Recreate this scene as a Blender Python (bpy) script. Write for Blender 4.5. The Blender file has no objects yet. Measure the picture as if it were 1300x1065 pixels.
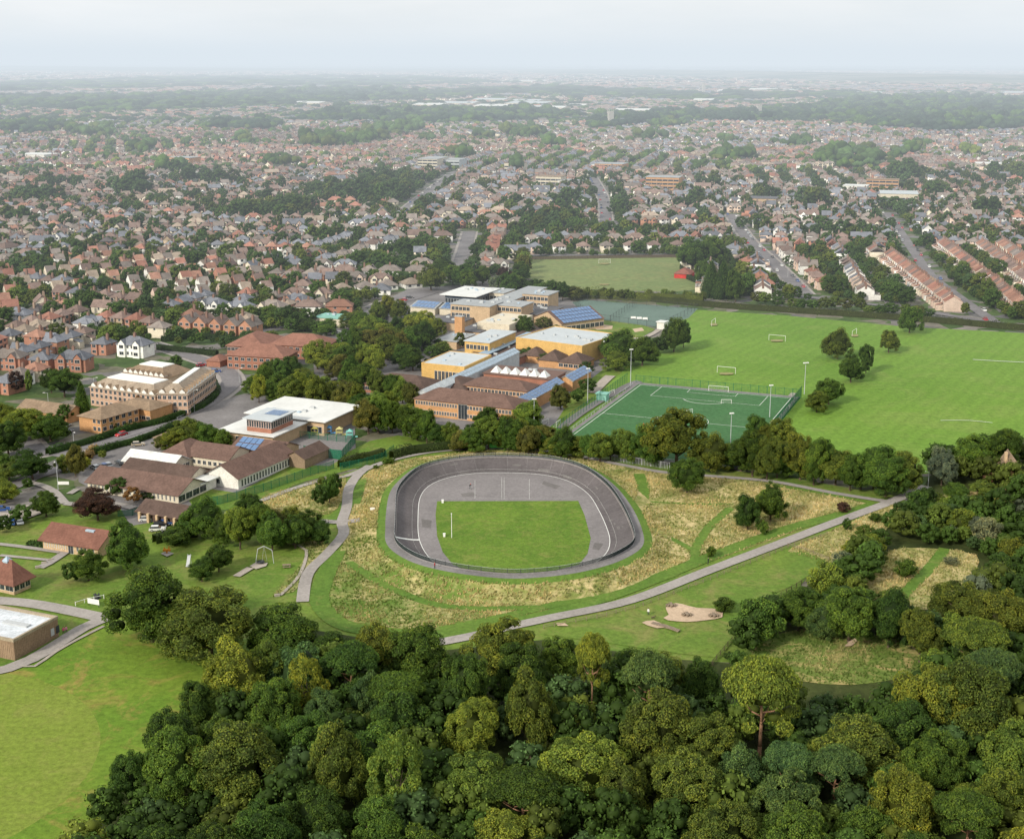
import bpy, math, random
import numpy as np
from mathutils import Vector
# ------------------------------------------------------------------ base frame: a surveyed view of a flat town
RS = random.Random(11)
NR = np.random.default_rng(5)
C = bpy.context.scene.collection
EYE, TILT, FOC = 120.0, math.atan(412.5 / 1750.0), 1750.0

def G(px, py, z=0.0):
    """survey point of the reference -> metres on the plane of height z"""
    x = (px - 650) / FOC; v = -(py - 487.5) / FOC
    t = (EYE - z) / (math.sin(TILT) - v * math.cos(TILT))
    return (t * x, t * (math.cos(TILT) + v * math.sin(TILT)))

def scale_at(x, y, z=0.0):
    return FOC / (y * math.cos(TILT) - (z - EYE) * math.sin(TILT))

def to_px(x, y, z=0.0):
    f = y * math.cos(TILT) - (z - EYE) * math.sin(TILT); u = y * math.sin(TILT) + (z - EYE) * math.cos(TILT)
    return 650 + FOC * x / f, 487.5 - FOC * u / f

def in_view(x, y, z=4.0, m=25):
    a, b = to_px(x, y, z)
    return -m < a < 1300 + m and b < 1065 + m

def inside(poly, x, y):
    x = np.asarray(x, float); y = np.asarray(y, float)
    r = np.zeros(x.shape, bool); n = len(poly)
    for i in range(n):
        x1, y1 = poly[i]; x2, y2 = poly[(i + 1) % n]
        if y1 == y2: continue
        c = ((y1 > y) != (y2 > y)) & (x < (x2 - x1) * (y - y1) / (y2 - y1) + x1)
        r ^= c
    return r

def spline(pts, step=3.0, closed=False):
    P = [np.array(p, float) for p in pts]; out = []
    n = len(P)
    rng = range(n) if closed else range(n - 1)
    for i in rng:
        if closed: a, b, c, d = P[(i - 1) % n], P[i], P[(i + 1) % n], P[(i + 2) % n]
        else: a, b, c, d = P[max(i - 1, 0)], P[i], P[i + 1], P[min(i + 2, n - 1)]
        k = max(1, int(np.linalg.norm(c - b) / step))
        for j in range(k):
            t = j / k
            out.append(0.5 * ((2 * b) + (c - a) * t + (2 * a - 5 * b + 4 * c - d) * t * t + (3 * b - a - 3 * c + d) * t ** 3))
    if not closed: out.append(P[-1])
    return np.array(out)

def normals2(L, closed=False):
    if closed: d = np.roll(L, -1, 0) - np.roll(L, 1, 0)
    else: d = np.gradient(L, axis=0)
    d /= np.maximum(np.linalg.norm(d, axis=1, keepdims=True), 1e-6)
    return np.stack([-d[:, 1], d[:, 0]], 1)

# ------------------------------------------------------------------ materials
def nt(name):
    m = bpy.data.materials.new(name); m.use_nodes = True
    t = m.node_tree
    b = t.nodes['Principled BSDF']
    b.inputs['Specular IOR Level'].default_value = 0.15
    b.inputs['Roughness'].default_value = 0.85
    return m, t, b

def L_(t, a, b): t.links.new(a, b)

def noise(t, scale, detail=4, rough=0.6, vec=None, dist=0.0):
    n = t.nodes.new('ShaderNodeTexNoise'); n.inputs['Scale'].default_value = scale
    n.inputs['Detail'].default_value = detail; n.inputs['Roughness'].default_value = rough
    n.inputs['Distortion'].default_value = dist
    if vec is not None: L_(t, vec, n.inputs['Vector'])
    return n.outputs['Fac']

def ramp(t, fac, stops):
    r = t.nodes.new('ShaderNodeValToRGB'); e = r.color_ramp.elements
    while len(e) < len(stops): e.new(0.5)
    for k, (p, c) in enumerate(stops):
        e[k].position = p; e[k].color = (*c, 1) if len(c) == 3 else c
    L_(t, fac, r.inputs['Fac']); return r.outputs['Color']

def mix(t, fac, a, b, mode='MIX'):
    m = t.nodes.new('ShaderNodeMix'); m.data_type = 'RGBA'; m.blend_type = mode
    for s, v in ((m.inputs[0], fac), (m.inputs[6], a), (m.inputs[7], b)):
        if isinstance(v, (int, float)): s.default_value = v
        elif isinstance(v, tuple): s.default_value = (*v, 1)
        else: L_(t, v, s)
    return m.outputs[2]

def world_pos(t):
    return t.nodes.new('ShaderNodeNewGeometry').outputs['Position']

def obj_pos(t):
    return t.nodes.new('ShaderNodeTexCoord').outputs['Object']

def bump(t, b, fac, dist=0.1, strength=0.5):
    n = t.nodes.new('ShaderNodeBump'); n.inputs['Distance'].default_value = dist; n.inputs['Strength'].default_value = strength
    L_(t, fac, n.inputs['Height']); L_(t, n.outputs[0], b.inputs['Normal'])

def plain(name, col, var=0.15, sc=0.6, rough=0.85, metal=0.0, spec=None):
    m, t, b = nt(name)
    f = noise(t, sc, 5, 0.65, world_pos(t))
    c = ramp(t, f, [(0.3, tuple(x * (1 - var) for x in col)), (0.7, tuple(min(1, x * (1 + var)) for x in col))])
    L_(t, c, b.inputs['Base Color']); b.inputs['Roughness'].default_value = rough; b.inputs['Metallic'].default_value = metal
    if spec is not None: b.inputs['Specular IOR Level'].default_value = spec
    return m

def objcol(name, var=0.2, sc=0.5, rough=0.85, fine=3.0, stain=0.25):
    """takes the colour set on the object and weathers it"""
    m, t, b = nt(name)
    oi = t.nodes.new('ShaderNodeObjectInfo')
    p = world_pos(t)
    f = noise(t, sc, 4, 0.6, p); g = noise(t, fine, 3, 0.7, p)
    c = mix(t, 1.0, oi.outputs['Color'], ramp(t, f, [(0.3, (1 - var,) * 3), (0.7, (1 + var,) * 3)]), 'MULTIPLY')
    c = mix(t, 1.0, c, ramp(t, g, [(0.35, (1 - stain,) * 3), (0.65, (1.0 + stain * .4,) * 3)]), 'MULTIPLY')
    L_(t, c, b.inputs['Base Color']); b.inputs['Roughness'].default_value = rough
    return m

def attrcol(name, rough=0.85, var=0.25, sc=0.3):
    m, t, b = nt(name)
    a = t.nodes.new('ShaderNodeAttribute'); a.attribute_name = 'Col'
    f = noise(t, sc, 3, 0.7, world_pos(t))
    c = mix(t, 1.0, a.outputs['Color'], ramp(t, f, [(0.3, (1 - var,) * 3), (0.7, (1 + var,) * 3)]), 'MULTIPLY')
    L_(t, c, b.inputs['Base Color']); b.inputs['Roughness'].default_value = rough
    return m

def leafmat(name, use_obj=True):
    m, t, b = nt(name)
    a = t.nodes.new('ShaderNodeAttribute'); a.attribute_name = 'Col'
    if use_obj:
        oi = t.nodes.new('ShaderNodeObjectInfo')
        c = mix(t, 1.0, oi.outputs['Color'], a.outputs['Color'], 'MULTIPLY')
    else: c = a.outputs['Color']
    L_(t, c, b.inputs['Base Color']); b.inputs['Roughness'].default_value = 0.65
    b.inputs['Specular IOR Level'].default_value = 0.12
    tr = t.nodes.new('ShaderNodeBsdfTranslucent'); L_(t, mix(t, 1.0, c, (1.25, 1.2, 0.6), 'MULTIPLY'), tr.inputs['Color'])
    ms = t.nodes.new('ShaderNodeMixShader'); ms.inputs[0].default_value = 0.28
    L_(t, b.outputs[0], ms.inputs[1]); L_(t, tr.outputs[0], ms.inputs[2])
    L_(t, ms.outputs[0], t.nodes['Material Output'].inputs['Surface'])
    return m

M = {}
M['wall'] = objcol('wall_finish', 0.12, 0.4, 0.9, 2.5, 0.2)
M['roof'] = objcol('roof_finish', 0.18, 0.3, 0.85, 1.6, 0.22)
M['flatroof'] = objcol('flat_roof_finish', 0.07, 0.12, 0.7, 0.8, 0.07)
M['leaf'] = leafmat('foliage')
M['leafstuff'] = leafmat('far_foliage', False)
M['bark'] = plain('bark', (0.10, 0.075, 0.055), 0.35, 4)
M['pinebark'] = plain('pine_bark', (0.26, 0.15, 0.09), 0.35, 4)
M['stuff'] = attrcol('weathered_paint')
M['glass'] = plain('dark_glass', (0.035, 0.042, 0.05), 0.4, 0.4, 0.2, spec=0.6)
M['faintline'] = plain('worn_line_paint', (0.42, 0.42, 0.40), 0.3, 0.4)
M['white'] = plain('white_paint', (0.74, 0.74, 0.71), 0.05, 2)
M['dark'] = plain('dark_metal', (0.05, 0.055, 0.06), 0.2, 2, 0.5)
M['steel'] = plain('galvanised_steel', (0.45, 0.47, 0.48), 0.12, 2, 0.5)
M['greenfence'] = plain('green_fence_paint', (0.012, 0.13, 0.07), 0.2, 2, 0.6)
M['railgreen'] = plain('dark_green_rail_paint', (0.035, 0.05, 0.05), 0.2, 2, 0.6)
M['timber'] = plain('weathered_timber', (0.24, 0.19, 0.14), 0.3, 3)
M['panel'] = plain('solar_glass', (0.10, 0.19, 0.36), 0.2, 0.8, 0.25, spec=0.7)
M['skylight'] = plain('roof_glazing', (0.36, 0.46, 0.55), 0.15, 0.8, 0.25, spec=0.7)
M['paintline'] = plain('line_paint', (0.72, 0.73, 0.70), 0.12, 1.5)
M['rubber'] = plain('tyre_rubber', (0.02, 0.02, 0.02), 0.2, 5)
M['carglass'] = plain('car_glass', (0.03, 0.035, 0.04), 0.1, 3, 0.08, spec=0.8)
M['skin'] = plain('skin', (0.55, 0.34, 0.25), 0.05, 3)
def carpaint():
    m, t, b = nt('car_paint'); oi = t.nodes.new('ShaderNodeObjectInfo')
    f = noise(t, 3, 3, 0.6, obj_pos(t))
    L_(t, mix(t, 1.0, oi.outputs['Color'], ramp(t, f, [(0.3, (.9,) * 3), (0.7, (1.05,) * 3)]), 'MULTIPLY'), b.inputs['Base Color'])
    b.inputs['Roughness'].default_value = 0.25; b.inputs['Coat Weight'].default_value = 0.5; return m
M['car'] = carpaint()
M['cloth'] = objcol('cloth', 0.1, 2, 0.9)

def asphalt(name, col, patch=0.25):
    m, t, b = nt(name); p = world_pos(t)
    a = noise(t, 0.06, 5, 0.65, p); f = noise(t, 1.2, 5, 0.75, p)
    c = ramp(t, a, [(0.3, tuple(x * (1 - patch) for x in col)), (0.7, tuple(x * (1 + patch) for x in col))])
    c = mix(t, 1.0, c, ramp(t, f, [(0.35, (.82,) * 3), (0.65, (1.12,) * 3)]), 'MULTIPLY')
    L_(t, c, b.inputs['Base Color']); bump(t, b, f, 0.02, 0.3); return m
M['road'] = asphalt('road_asphalt', (0.185, 0.175, 0.18))
M['lot'] = asphalt('worn_asphalt', (0.20, 0.19, 0.19))
M['oldtar'] = asphalt('patched_tarmac', (0.155, 0.145, 0.14), 0.2)
M['path'] = asphalt('path_asphalt', (0.32, 0.295, 0.275), 0.15)
M['track'] = asphalt('track_asphalt', (0.118, 0.106, 0.108), 0.22)
M['apron'] = asphalt('infield_asphalt', (0.215, 0.20, 0.20), 0.15)
M['sand'] = asphalt('sand', (0.50, 0.38, 0.27), 0.15)
M['pale'] = asphalt('pale_paving', (0.36, 0.32, 0.28), 0.15)

def grassmat(name, c1, c2, c3, big=0.02, fine=0.7, stripe=None, f2=(0.35, 0.65)):
    """c1/c2 = turf tones, c3 = worn tone; stripe = (angle, width) of the mowing"""
    m, t, b = nt(name); p = world_pos(t)
    a = noise(t, big, 6, 0.62, p, 0.4); f = noise(t, fine, 6, 0.75, p); w = noise(t, big * 2.7, 5, 0.7, p, 1.2)
    c = ramp(t, a, [(0.32, c1), (0.66, c2)])
    c = mix(t, ramp(t, w, [(f2[0], (0, 0, 0)), (f2[1], (1, 1, 1))]), c, c3)
    if stripe:
        mp = t.nodes.new('ShaderNodeMapping'); mp.vector_type = 'POINT'; mp.inputs['Rotation'].default_value = (0, 0, -stripe[0]); L_(t, p, mp.inputs[0])
        wv = t.nodes.new('ShaderNodeTexWave'); wv.bands_direction = 'Y'; wv.inputs['Scale'].default_value = 0.314 / stripe[1]; wv.inputs['Distortion'].default_value = 1.6
        wv.inputs['Detail'].default_value = 1; wv.inputs['Detail Scale'].default_value = 0.3
        L_(t, mp.outputs[0], wv.inputs['Vector'])
        c = mix(t, 1.0, c, ramp(t, wv.outputs['Color'], [(0.3, (.965,) * 3), (0.7, (1.035,) * 3)]), 'MULTIPLY')
    c = mix(t, 1.0, c, ramp(t, f, [(0.3, (.66,) * 3), (0.7, (1.28,) * 3)]), 'MULTIPLY')
    L_(t, c, b.inputs['Base Color']); bump(t, b, f, 0.25, 0.6); return m
M['field'] = grassmat('sports_turf', (0.118, 0.225, 0.028), (0.155, 0.268, 0.040), (0.20, 0.26, 0.065), 0.012, 0.6, (math.radians(58), 5.5), (0.50, 0.85))
M['lawn'] = grassmat('lawn', (0.095, 0.175, 0.026), (0.15, 0.22, 0.035), (0.22, 0.21, 0.07), 0.035, 0.8, None, (0.48, 0.75))
M['infield'] = grassmat('infield_turf', (0.085, 0.165, 0.018), (0.13, 0.215, 0.026), (0.19, 0.215, 0.05), 0.09, 1.2, None, (0.48, 0.8))
M['cricket'] = grassmat('rough_outfield', (0.108, 0.200, 0.020), (0.160, 0.235, 0.028), (0.32, 0.22, 0.07), 0.035, 0.6, None, (0.50, 0.74))
M['mown'] = grassmat('mown_outfield', (0.165, 0.228, 0.030), (0.185, 0.240, 0.038), (0.22, 0.24, 0.055), 0.05, 0.9, None, (0.5, 0.8))
M['meadow'] = grassmat('meadow', (0.11, 0.175, 0.032), (0.32, 0.28, 0.10), (0.56, 0.45, 0.23), 0.07, 0.9, None, (0.43, 0.64))
M['stubble'] = grassmat('stubble', (0.42, 0.34, 0.20), (0.48, 0.39, 0.24), (0.3, 0.3, 0.14), 0.004, 0.05)
M['clearing'] = grassmat('clearing_grass', (0.10, 0.16, 0.03), (0.15, 0.20, 0.045), (0.42, 0.33, 0.14), 0.05, 0.8, None, (0.48, 0.66))
M['worn'] = grassmat('worn_turf', (0.20, 0.23, 0.07), (0.27, 0.25, 0.11), (0.32, 0.27, 0.14), 0.3, 1.5)
M['mowpath'] = grassmat('mown_path', (0.085, 0.165, 0.024), (0.12, 0.20, 0.032), (0.20, 0.22, 0.06), 0.08, 1.0, None, (0.55, 0.85))
M['scrub'] = grassmat('woodland_floor', (0.022, 0.035, 0.010), (0.06, 0.075, 0.02), (0.10, 0.10, 0.035), 0.05, 0.6, None, (0.6, 0.9))
M['artificial'] = grassmat('artificial_turf', (0.050, 0.138, 0.050), (0.060, 0.155, 0.058), (0.085, 0.168, 0.075), 0.03, 1.0, None, (0.5, 0.85))
M['oldfield'] = grassmat('recreation_turf', (0.15, 0.20, 0.07), (0.19, 0.225, 0.085), (0.23, 0.22, 0.09), 0.02, 0.3, None, (0.5, 0.8))
M['court'] = asphalt('court_surface', (0.13, 0.19, 0.16), 0.12)

def green_side(m, cx, cy, r0, r1):
    t = m.node_tree; b = t.nodes['Principled BSDF']; src = b.inputs['Base Color'].links[0].from_socket; p = world_pos(t)
    sb = t.nodes.new('ShaderNodeVectorMath'); sb.operation = 'DISTANCE'; sb.inputs[1].default_value = (cx, cy, 0); L_(t, p, sb.inputs[0])
    mr = t.nodes.new('ShaderNodeMapRange'); mr.inputs[1].default_value = r0; mr.inputs[2].default_value = r1; mr.inputs[3].default_value = 1; mr.inputs[4].default_value = 0; L_(t, sb.outputs['Value'], mr.inputs[0])
    mu = t.nodes.new('ShaderNodeMath'); mu.operation = 'MULTIPLY'; L_(t, mr.outputs[0], mu.inputs[0]); L_(t, ramp(t, noise(t, .16, 6, .7, p, .8), [(.38, (0, 0, 0)), (.6, (1, 1, 1))]), mu.inputs[1])
    L_(t, mix(t, mu.outputs[0], src, (0.11, 0.185, 0.03)), b.inputs['Base Color'])
def townground():
    m, t, b = nt('town_ground'); p = world_pos(t)
    v = t.nodes.new('ShaderNodeTexVoronoi'); v.inputs['Scale'].default_value = 0.11; L_(t, p, v.inputs['Vector'])
    sp = t.nodes.new('ShaderNodeSeparateColor'); L_(t, v.outputs['Color'], sp.inputs[0])
    c = ramp(t, sp.outputs[0], [(0.0, (0.05, 0.09, 0.025)), (0.45, (0.085, 0.13, 0.04)), (0.55, (0.15, 0.14, 0.10)), (0.75, (0.22, 0.20, 0.18)), (1.0, (0.12, 0.12, 0.12))])
    f = noise(t, 0.25, 6, 0.75, p); g = noise(t, 0.0025, 5, 0.6, p)
    c = mix(t, 1.0, c, ramp(t, f, [(0.3, (.6,) * 3), (0.7, (1.3,) * 3)]), 'MULTIPLY')
    far = ramp(t, noise(t, 0.0016, 8, 0.68, p, 0.5), [(0.38, (0.03, 0.05, 0.022)), (0.5, (0.07, 0.09, 0.04)), (0.56, (0.19, 0.17, 0.12)), (0.64, (0.05, 0.07, 0.03))])
    ln = t.nodes.new('ShaderNodeVectorMath'); ln.operation = 'LENGTH'; L_(t, p, ln.inputs[0])
    mr = t.nodes.new('ShaderNodeMapRange'); mr.inputs[1].default_value = 1800; mr.inputs[2].default_value = 2800; L_(t, ln.outputs['Value'], mr.inputs[0])
    L_(t, mix(t, mr.outputs[0], c, far), b.inputs['Base Color']); return m
M['town'] = townground()

# ------------------------------------------------------------------ mesh helpers
def finish(name, me, mats, parent=None, color=None, loc=None, rotz=0.0):
    o = bpy.data.objects.new(name, me); C.objects.link(o)
    for k in (mats if isinstance(mats, (list, tuple)) else [mats]): me.materials.append(M[k])
    if parent is not None: o.parent = parent
    if color is not None: o.color = (*color, 1)
    if loc is not None: o.location = loc
    o.rotation_euler.z = rotz
    return o

def np_mesh(name, V, F, mat_idx=None, col=None, smooth=False):
    """V (n,3), F (m,3|4), col (m,3) colour of each face"""
    V = np.asarray(V, np.float32); F = np.asarray(F, np.int32); k = F.shape[1]
    me = bpy.data.meshes.new(name)
    me.vertices.add(len(V)); me.vertices.foreach_set('co', V.ravel())
    me.loops.add(F.size); me.loops.foreach_set('vertex_index', F.ravel())
    me.polygons.add(len(F)); me.polygons.foreach_set('loop_start', np.arange(0, F.size, k, dtype=np.int32))
    if mat_idx is not None: me.polygons.foreach_set('material_index', np.asarray(mat_idx, np.int32))
    if smooth: me.polygons.foreach_set('use_smooth', np.ones(len(F), bool))
    me.update(calc_edges=True)
    if col is not None:
        a = me.attributes.new('Col', 'FLOAT_COLOR', 'FACE')
        a.data.foreach_set('color', np.concatenate([np.asarray(col, np.float32), np.ones((len(F), 1), np.float32)], 1).ravel())
    return me

class MB:
    def __init__(s): s.v = []; s.f = []; s.m = []; s.c = []
    def face(s, pts, m=0, c=None):
        b = len(s.v); s.v += [tuple(p) for p in pts]; s.f.append(tuple(range(b, b + len(pts)))); s.m.append(m); s.c.append(c or (1, 1, 1))
    def box(s, x0, x1, y0, y1, z0, z1, m=0, c=None, bottom=True):
        a = [(x0, y0, z0), (x1, y0, z0), (x1, y1, z0), (x0, y1, z0), (x0, y0, z1), (x1, y0, z1), (x1, y1, z1), (x0, y1, z1)]
        q = [(0, 1, 5, 4), (1, 2, 6, 5), (2, 3, 7, 6), (3, 0, 4, 7), (4, 5, 6, 7)] + ([(3, 2, 1, 0)] if bottom else [])
        b = len(s.v); s.v += a
        for k in q: s.f.append(tuple(b + i for i in k)); s.m.append(m); s.c.append(c or (1, 1, 1))
    def tube(s, a, b, r0, r1=None, n=6, m=0, c=None):
        r1 = r0 if r1 is None else r1
        a = Vector(a); b = Vector(b); d = (b - a).normalized()
        u = d.cross(Vector((0, 0, 1)) if abs(d.z) < 0.9 else Vector((1, 0, 0))).normalized(); w = d.cross(u)
        k = len(s.v)
        for P_, r in ((a, r0), (b, r1)):
            for i in range(n):
                t = 2 * math.pi * i / n; s.v.append(tuple(P_ + u * (r * math.cos(t)) + w * (r * math.sin(t))))
        for i in range(n):
            j = (i + 1) % n; s.f.append((k + i, k + j, k + n + j, k + n + i)); s.m.append(m); s.c.append(c or (1, 1, 1))
        s.f.append(tuple(k + n + i for i in range(n))); s.m.append(m); s.c.append(c or (1, 1, 1))
        s.f.append(tuple(k + n - 1 - i for i in range(n))); s.m.append(m); s.c.append(c or (1, 1, 1))
    def prism(s, poly, z0, z1, m=0, top=None, c=None):
        n = len(poly)
        for i in range(n):
            a, b = poly[i], poly[(i + 1) % n]
            s.face([(*a, z0), (*b, z0), (*b, z1), (*a, z1)], m, c)
        s.face([(*p, z1) for p in poly], m if top is None else top, c)
    def mesh(s, name, smooth=False):
        me = bpy.data.meshes.new(name); me.from_pydata(s.v, [], s.f)
        me.polygons.foreach_set('material_index', np.array(s.m, np.int32))
        if any(c != (1, 1, 1) for c in s.c):
            a = me.attributes.new('Col', 'FLOAT_COLOR', 'FACE')
            a.data.foreach_set('color', np.array([(*c, 1) for c in s.c], np.float32).ravel())
        if smooth: me.polygons.foreach_set('use_smooth', np.ones(len(s.f), bool))
        me.update(); return me
    def build(s, name, mats, parent=None, color=None, loc=None, rotz=0.0, smooth=False):
        return finish(name, s.mesh(name, smooth), mats, parent, color, loc, rotz)

def tag(o, label, cat, group=None):
    o['label'] = label; o['category'] = cat
    if group: o['group'] = group
    return o
def thing(name, label, cat, loc=(0, 0, 0), rotz=0.0, group=None):
    o = bpy.data.objects.new(name, None); C.objects.link(o); o.location = loc; o.rotation_euler.z = rotz
    o.empty_display_size = 0.5
    return tag(o, label, cat, group)
def struct(o): o['kind'] = 'structure'; return o
def stuff(o, label, cat): o['kind'] = 'stuff'; return tag(o, label, cat)
def dup(root, loc=None, rotz=None, label=None, group=None):
    r = root.copy(); C.objects.link(r)
    if loc is not None: r.location = loc
    if rotz is not None: r.rotation_euler.z = rotz
    if label: r['label'] = label
    if group: r['group'] = group
    for ch in root.children:
        c = ch.copy(); C.objects.link(c); c.parent = r
        for g in ch.children:
            d = g.copy(); C.objects.link(d); d.parent = c
    return r
ORDS = ['', 'first', 'second', 'third', 'fourth', 'fifth', 'sixth', 'seventh', 'eighth', 'ninth', 'tenth', 'eleventh', 'twelfth']
def ordinal(n):
    if n < len(ORDS): return ORDS[n]
    s = 'th' if 10 <= n % 100 <= 20 else {1: 'st', 2: 'nd', 3: 'rd'}.get(n % 10, 'th')
    return f'{n}{s}'

# ------------------------------------------------------------------ ground sheets
ZL = [0.0]
def sheet(name, mat, px=None, pts=None, smooth=False, z=None, step=4.0, lift=True):
    """flat sheet outlined by survey points"""
    P = [G(*p) for p in px] if px is not None else list(pts)
    if smooth: P = [tuple(p) for p in spline(P, step, True)]
    if z is None: ZL[0] += 0.004; z = 0.05 + ZL[0]
    me = bpy.data.meshes.new(name); me.from_pydata([(x, y, z) for x, y in P], [], [tuple(range(len(P)))])
    me.update()
    if me.polygons[0].normal.z < 0: me.flip_normals()
    return struct(finish(name, me, mat)), P

def ribbon(name, mat, px=None, width=3.0, pts=None, z=None, step=3.0, closed=False, struct_=True, raw=False):
    P = [G(*p) for p in px] if px is not None else list(pts)
    L = np.array(P, float) if raw else spline(P, step, closed)
    N = normals2(L, closed)
    if z is None: ZL[0] += 0.004; z = 0.05 + ZL[0]
    w = width / 2
    A = L + N * w; B = L - N * w; n = len(L)
    V = np.concatenate([np.c_[A, np.full(n, z)], np.c_[B, np.full(n, z)]])
    r = range(n) if closed else range(n - 1)
    F = [(n + i, n + (i + 1) % n, (i + 1) % n, i) for i in r]
    o = finish(name, np_mesh(name, V, F), mat)
    if struct_: struct(o)
    return o, L
# ================================================================== THE SETTING
green_side(M['meadow'], *G(480, 765), 16, 50)
def make_ground():
    rad = [0, 60, 120, 200, 300, 400, 520, 680, 860, 1100, 1400, 1800, 2300, 3000, 3900, 5000, 6500, 8500, 11000, 15000, 20000, 28000, 40000, 60000]
    n = 48; V = [(0, 0, 0)]; F = []
    for r in rad[1:]:
        for k in range(n):
            a = 2 * math.pi * k / n
            z = 0.0
            if r > 8000: z = 30 * math.sin(a * 7 + r) + 12 * math.sin(a * 17 + r * .3)
            V.append((r * math.cos(a), r * math.sin(a), max(0, z) if r > 8000 else 0))
    T = []
    for k in range(n): T.append((0, 1 + k, 1 + (k + 1) % n))
    for i in range(len(rad) - 2):
        b = 1 + i * n; c = b + n
        for k in range(n):
            j = (k + 1) % n; T.append((b + k, c + k, c + j)); T.append((b + k, c + j, b + j))
    return struct(finish('ground', np_mesh('ground', V, T), 'town'))
make_ground()

# -- woods floor, lawns, meadows, pitches, each a few mm above the one below
FLOOR_PX = [(60, 1180), (60, 1010), (150, 985), (262, 900), (290, 850), (330, 790), (400, 790), (560, 822), (680, 806), (840, 832), (925, 842), (960, 800), (1010, 760), (1060, 705), (1130, 655), (1165, 628), (1190, 592), (1250, 560), (1420, 540), (1700, 540), (1800, 1180)]
_, WOODFLOOR = sheet('woodland_ground', 'scrub', FLOOR_PX)
_, PARK = sheet('park_lawn_ground', 'lawn', [(-80, 630), (20, 650), (100, 636), (240, 660), (330, 640), (470, 590), (560, 572), (700, 568), (860, 592), (980, 602), (1090, 622), (1165, 622), (1130, 650), (1050, 700), (940, 842), (840, 836), (690, 812), (560, 826), (400, 800), (330, 830), (140, 860), (-80, 880)])
_, FIELD = sheet('playing_field', 'field', [(862, 392), (1000, 401), (1150, 415), (1300, 423), (1560, 440), (1560, 552), (1290, 556), (1190, 600), (1080, 612), (960, 590), (860, 585), (700, 560), (690, 545), (735, 505), (770, 480), (800, 452), (838, 440), (852, 420)])
_, RECF = sheet('recreation_field', 'oldfield', [(666, 326), (868, 325), (873, 343), (893, 367), (850, 371), (700, 366), (668, 352)])
_, SCHOOLLOT = sheet('school_yard_pavement', 'lot', [(468, 392), (520, 366), (620, 360), (735, 384), (758, 410), (790, 452), (768, 482), (715, 530), (690, 548), (600, 548), (470, 520), (430, 500), (400, 480), (395, 440), (430, 405)])
sheet('school_lawn', 'lawn', [(732, 421), (752, 405), (800, 408), (832, 418), (812, 430), (775, 434), (738, 432)])
sheet('school_side_lawn', 'lawn', [(716, 520), (724, 498), (752, 480), (775, 462), (800, 455), (790, 472), (760, 500), (725, 530), (700, 545)])
sheet('jump_sand', 'sand', [(752, 416), (764, 412), (778, 414), (777, 418), (758, 419)], smooth=True)
sheet('jump_sand', 'sand', [(803, 418), (815, 416), (818, 420), (806, 422)], smooth=True)
sheet('court_pavement', 'court', [(726, 384), (742, 381), (886, 392), (874, 404), (838, 416), (748, 404)])
_, PRIMARY = sheet('car_park_surface', 'lot', [(98, 586), (112, 572), (150, 560), (205, 540), (262, 516), (310, 500), (400, 505), (450, 530), (452, 580), (380, 590), (300, 640), (240, 655), (165, 668), (150, 640), (100, 612)])
sheet('primary_lawn', 'lawn', [(300, 626), (376, 588), (412, 586), (446, 572), (470, 560), (505, 553), (560, 560), (500, 580), (462, 592), (385, 612), (300, 646), (250, 650), (240, 636), (262, 620)])
sheet('play_court_surface', 'apron', [(380, 556), (395, 553), (450, 562), (434, 583), (385, 577)])
sheet('play_yard_surface', 'apron', [(385, 577), (432, 584), (418, 592), (376, 590)])
_, CRICK = sheet('outfield', 'cricket', [(-120, 880), (0, 846), (28, 846), (60, 832), (104, 806), (134, 790), (170, 796), (300, 830), (330, 900), (150, 1000), (100, 1100), (-120, 1140)])
def circle_through(a, b, c):
    (ax, ay), (bx, by), (cx, cy) = a, b, c
    d = 2 * (ax * (by - cy) + bx * (cy - ay) + cx * (ay - by))
    ux = ((ax * ax + ay * ay) * (by - cy) + (bx * bx + by * by) * (cy - ay) + (cx * cx + cy * cy) * (ay - by)) / d
    uy = ((ax * ax + ay * ay) * (cx - bx) + (bx * bx + by * by) * (ax - cx) + (cx * cx + cy * cy) * (bx - ax)) / d
    return ux, uy, math.hypot(ax - ux, ay - uy)
cx, cy, cr = circle_through(G(40, 862), G(105, 893), G(126, 945))
sheet('mown_outfield_ground', 'mown', pts=[(cx + cr * math.cos(a * math.pi / 36), cy + cr * math.sin(a * math.pi / 36)) for a in range(72)])
ribbon('boundary_line_marking', 'mown', pts=[(cx + cr * math.cos(a * math.pi / 36), cy + cr * math.sin(a * math.pi / 36)) for a in range(72)], width=0.35, closed=True)

MEADOWS = [
    [(446, 640), (463, 603), (500, 588), (560, 578), (640, 572), (720, 576), (800, 594), (860, 602), (980, 614), (1060, 630), (1108, 640), (1050, 660), (1000, 678), (900, 714), (800, 752), (700, 776), (640, 786), (560, 800), (480, 795), (425, 782), (408, 760), (415, 730), (436, 690)],
    [(330, 650), (336, 630), (385, 616), (436, 604), (434, 636), (418, 652), (370, 660)],
    [(1000, 700), (1060, 672), (1140, 640), (1130, 668), (1085, 700), (1050, 716), (1020, 708)],
    [(1092, 740), (1128, 700), (1188, 697), (1240, 706), (1230, 740), (1200, 770), (1120, 772)],
    [(940, 836), (985, 806), (1020, 798), (1140, 812), (1170, 850), (1080, 870), (980, 858)],
    [(360, 690), (380, 680), (408, 684), (418, 690), (398, 718), (372, 752), (345, 758), (372, 730), (388, 700)],
    [(1170, 634), (1260, 624), (1270, 640), (1200, 650)],
    [(1188, 640), (1240, 640), (1236, 652), (1190, 652)]]
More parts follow.
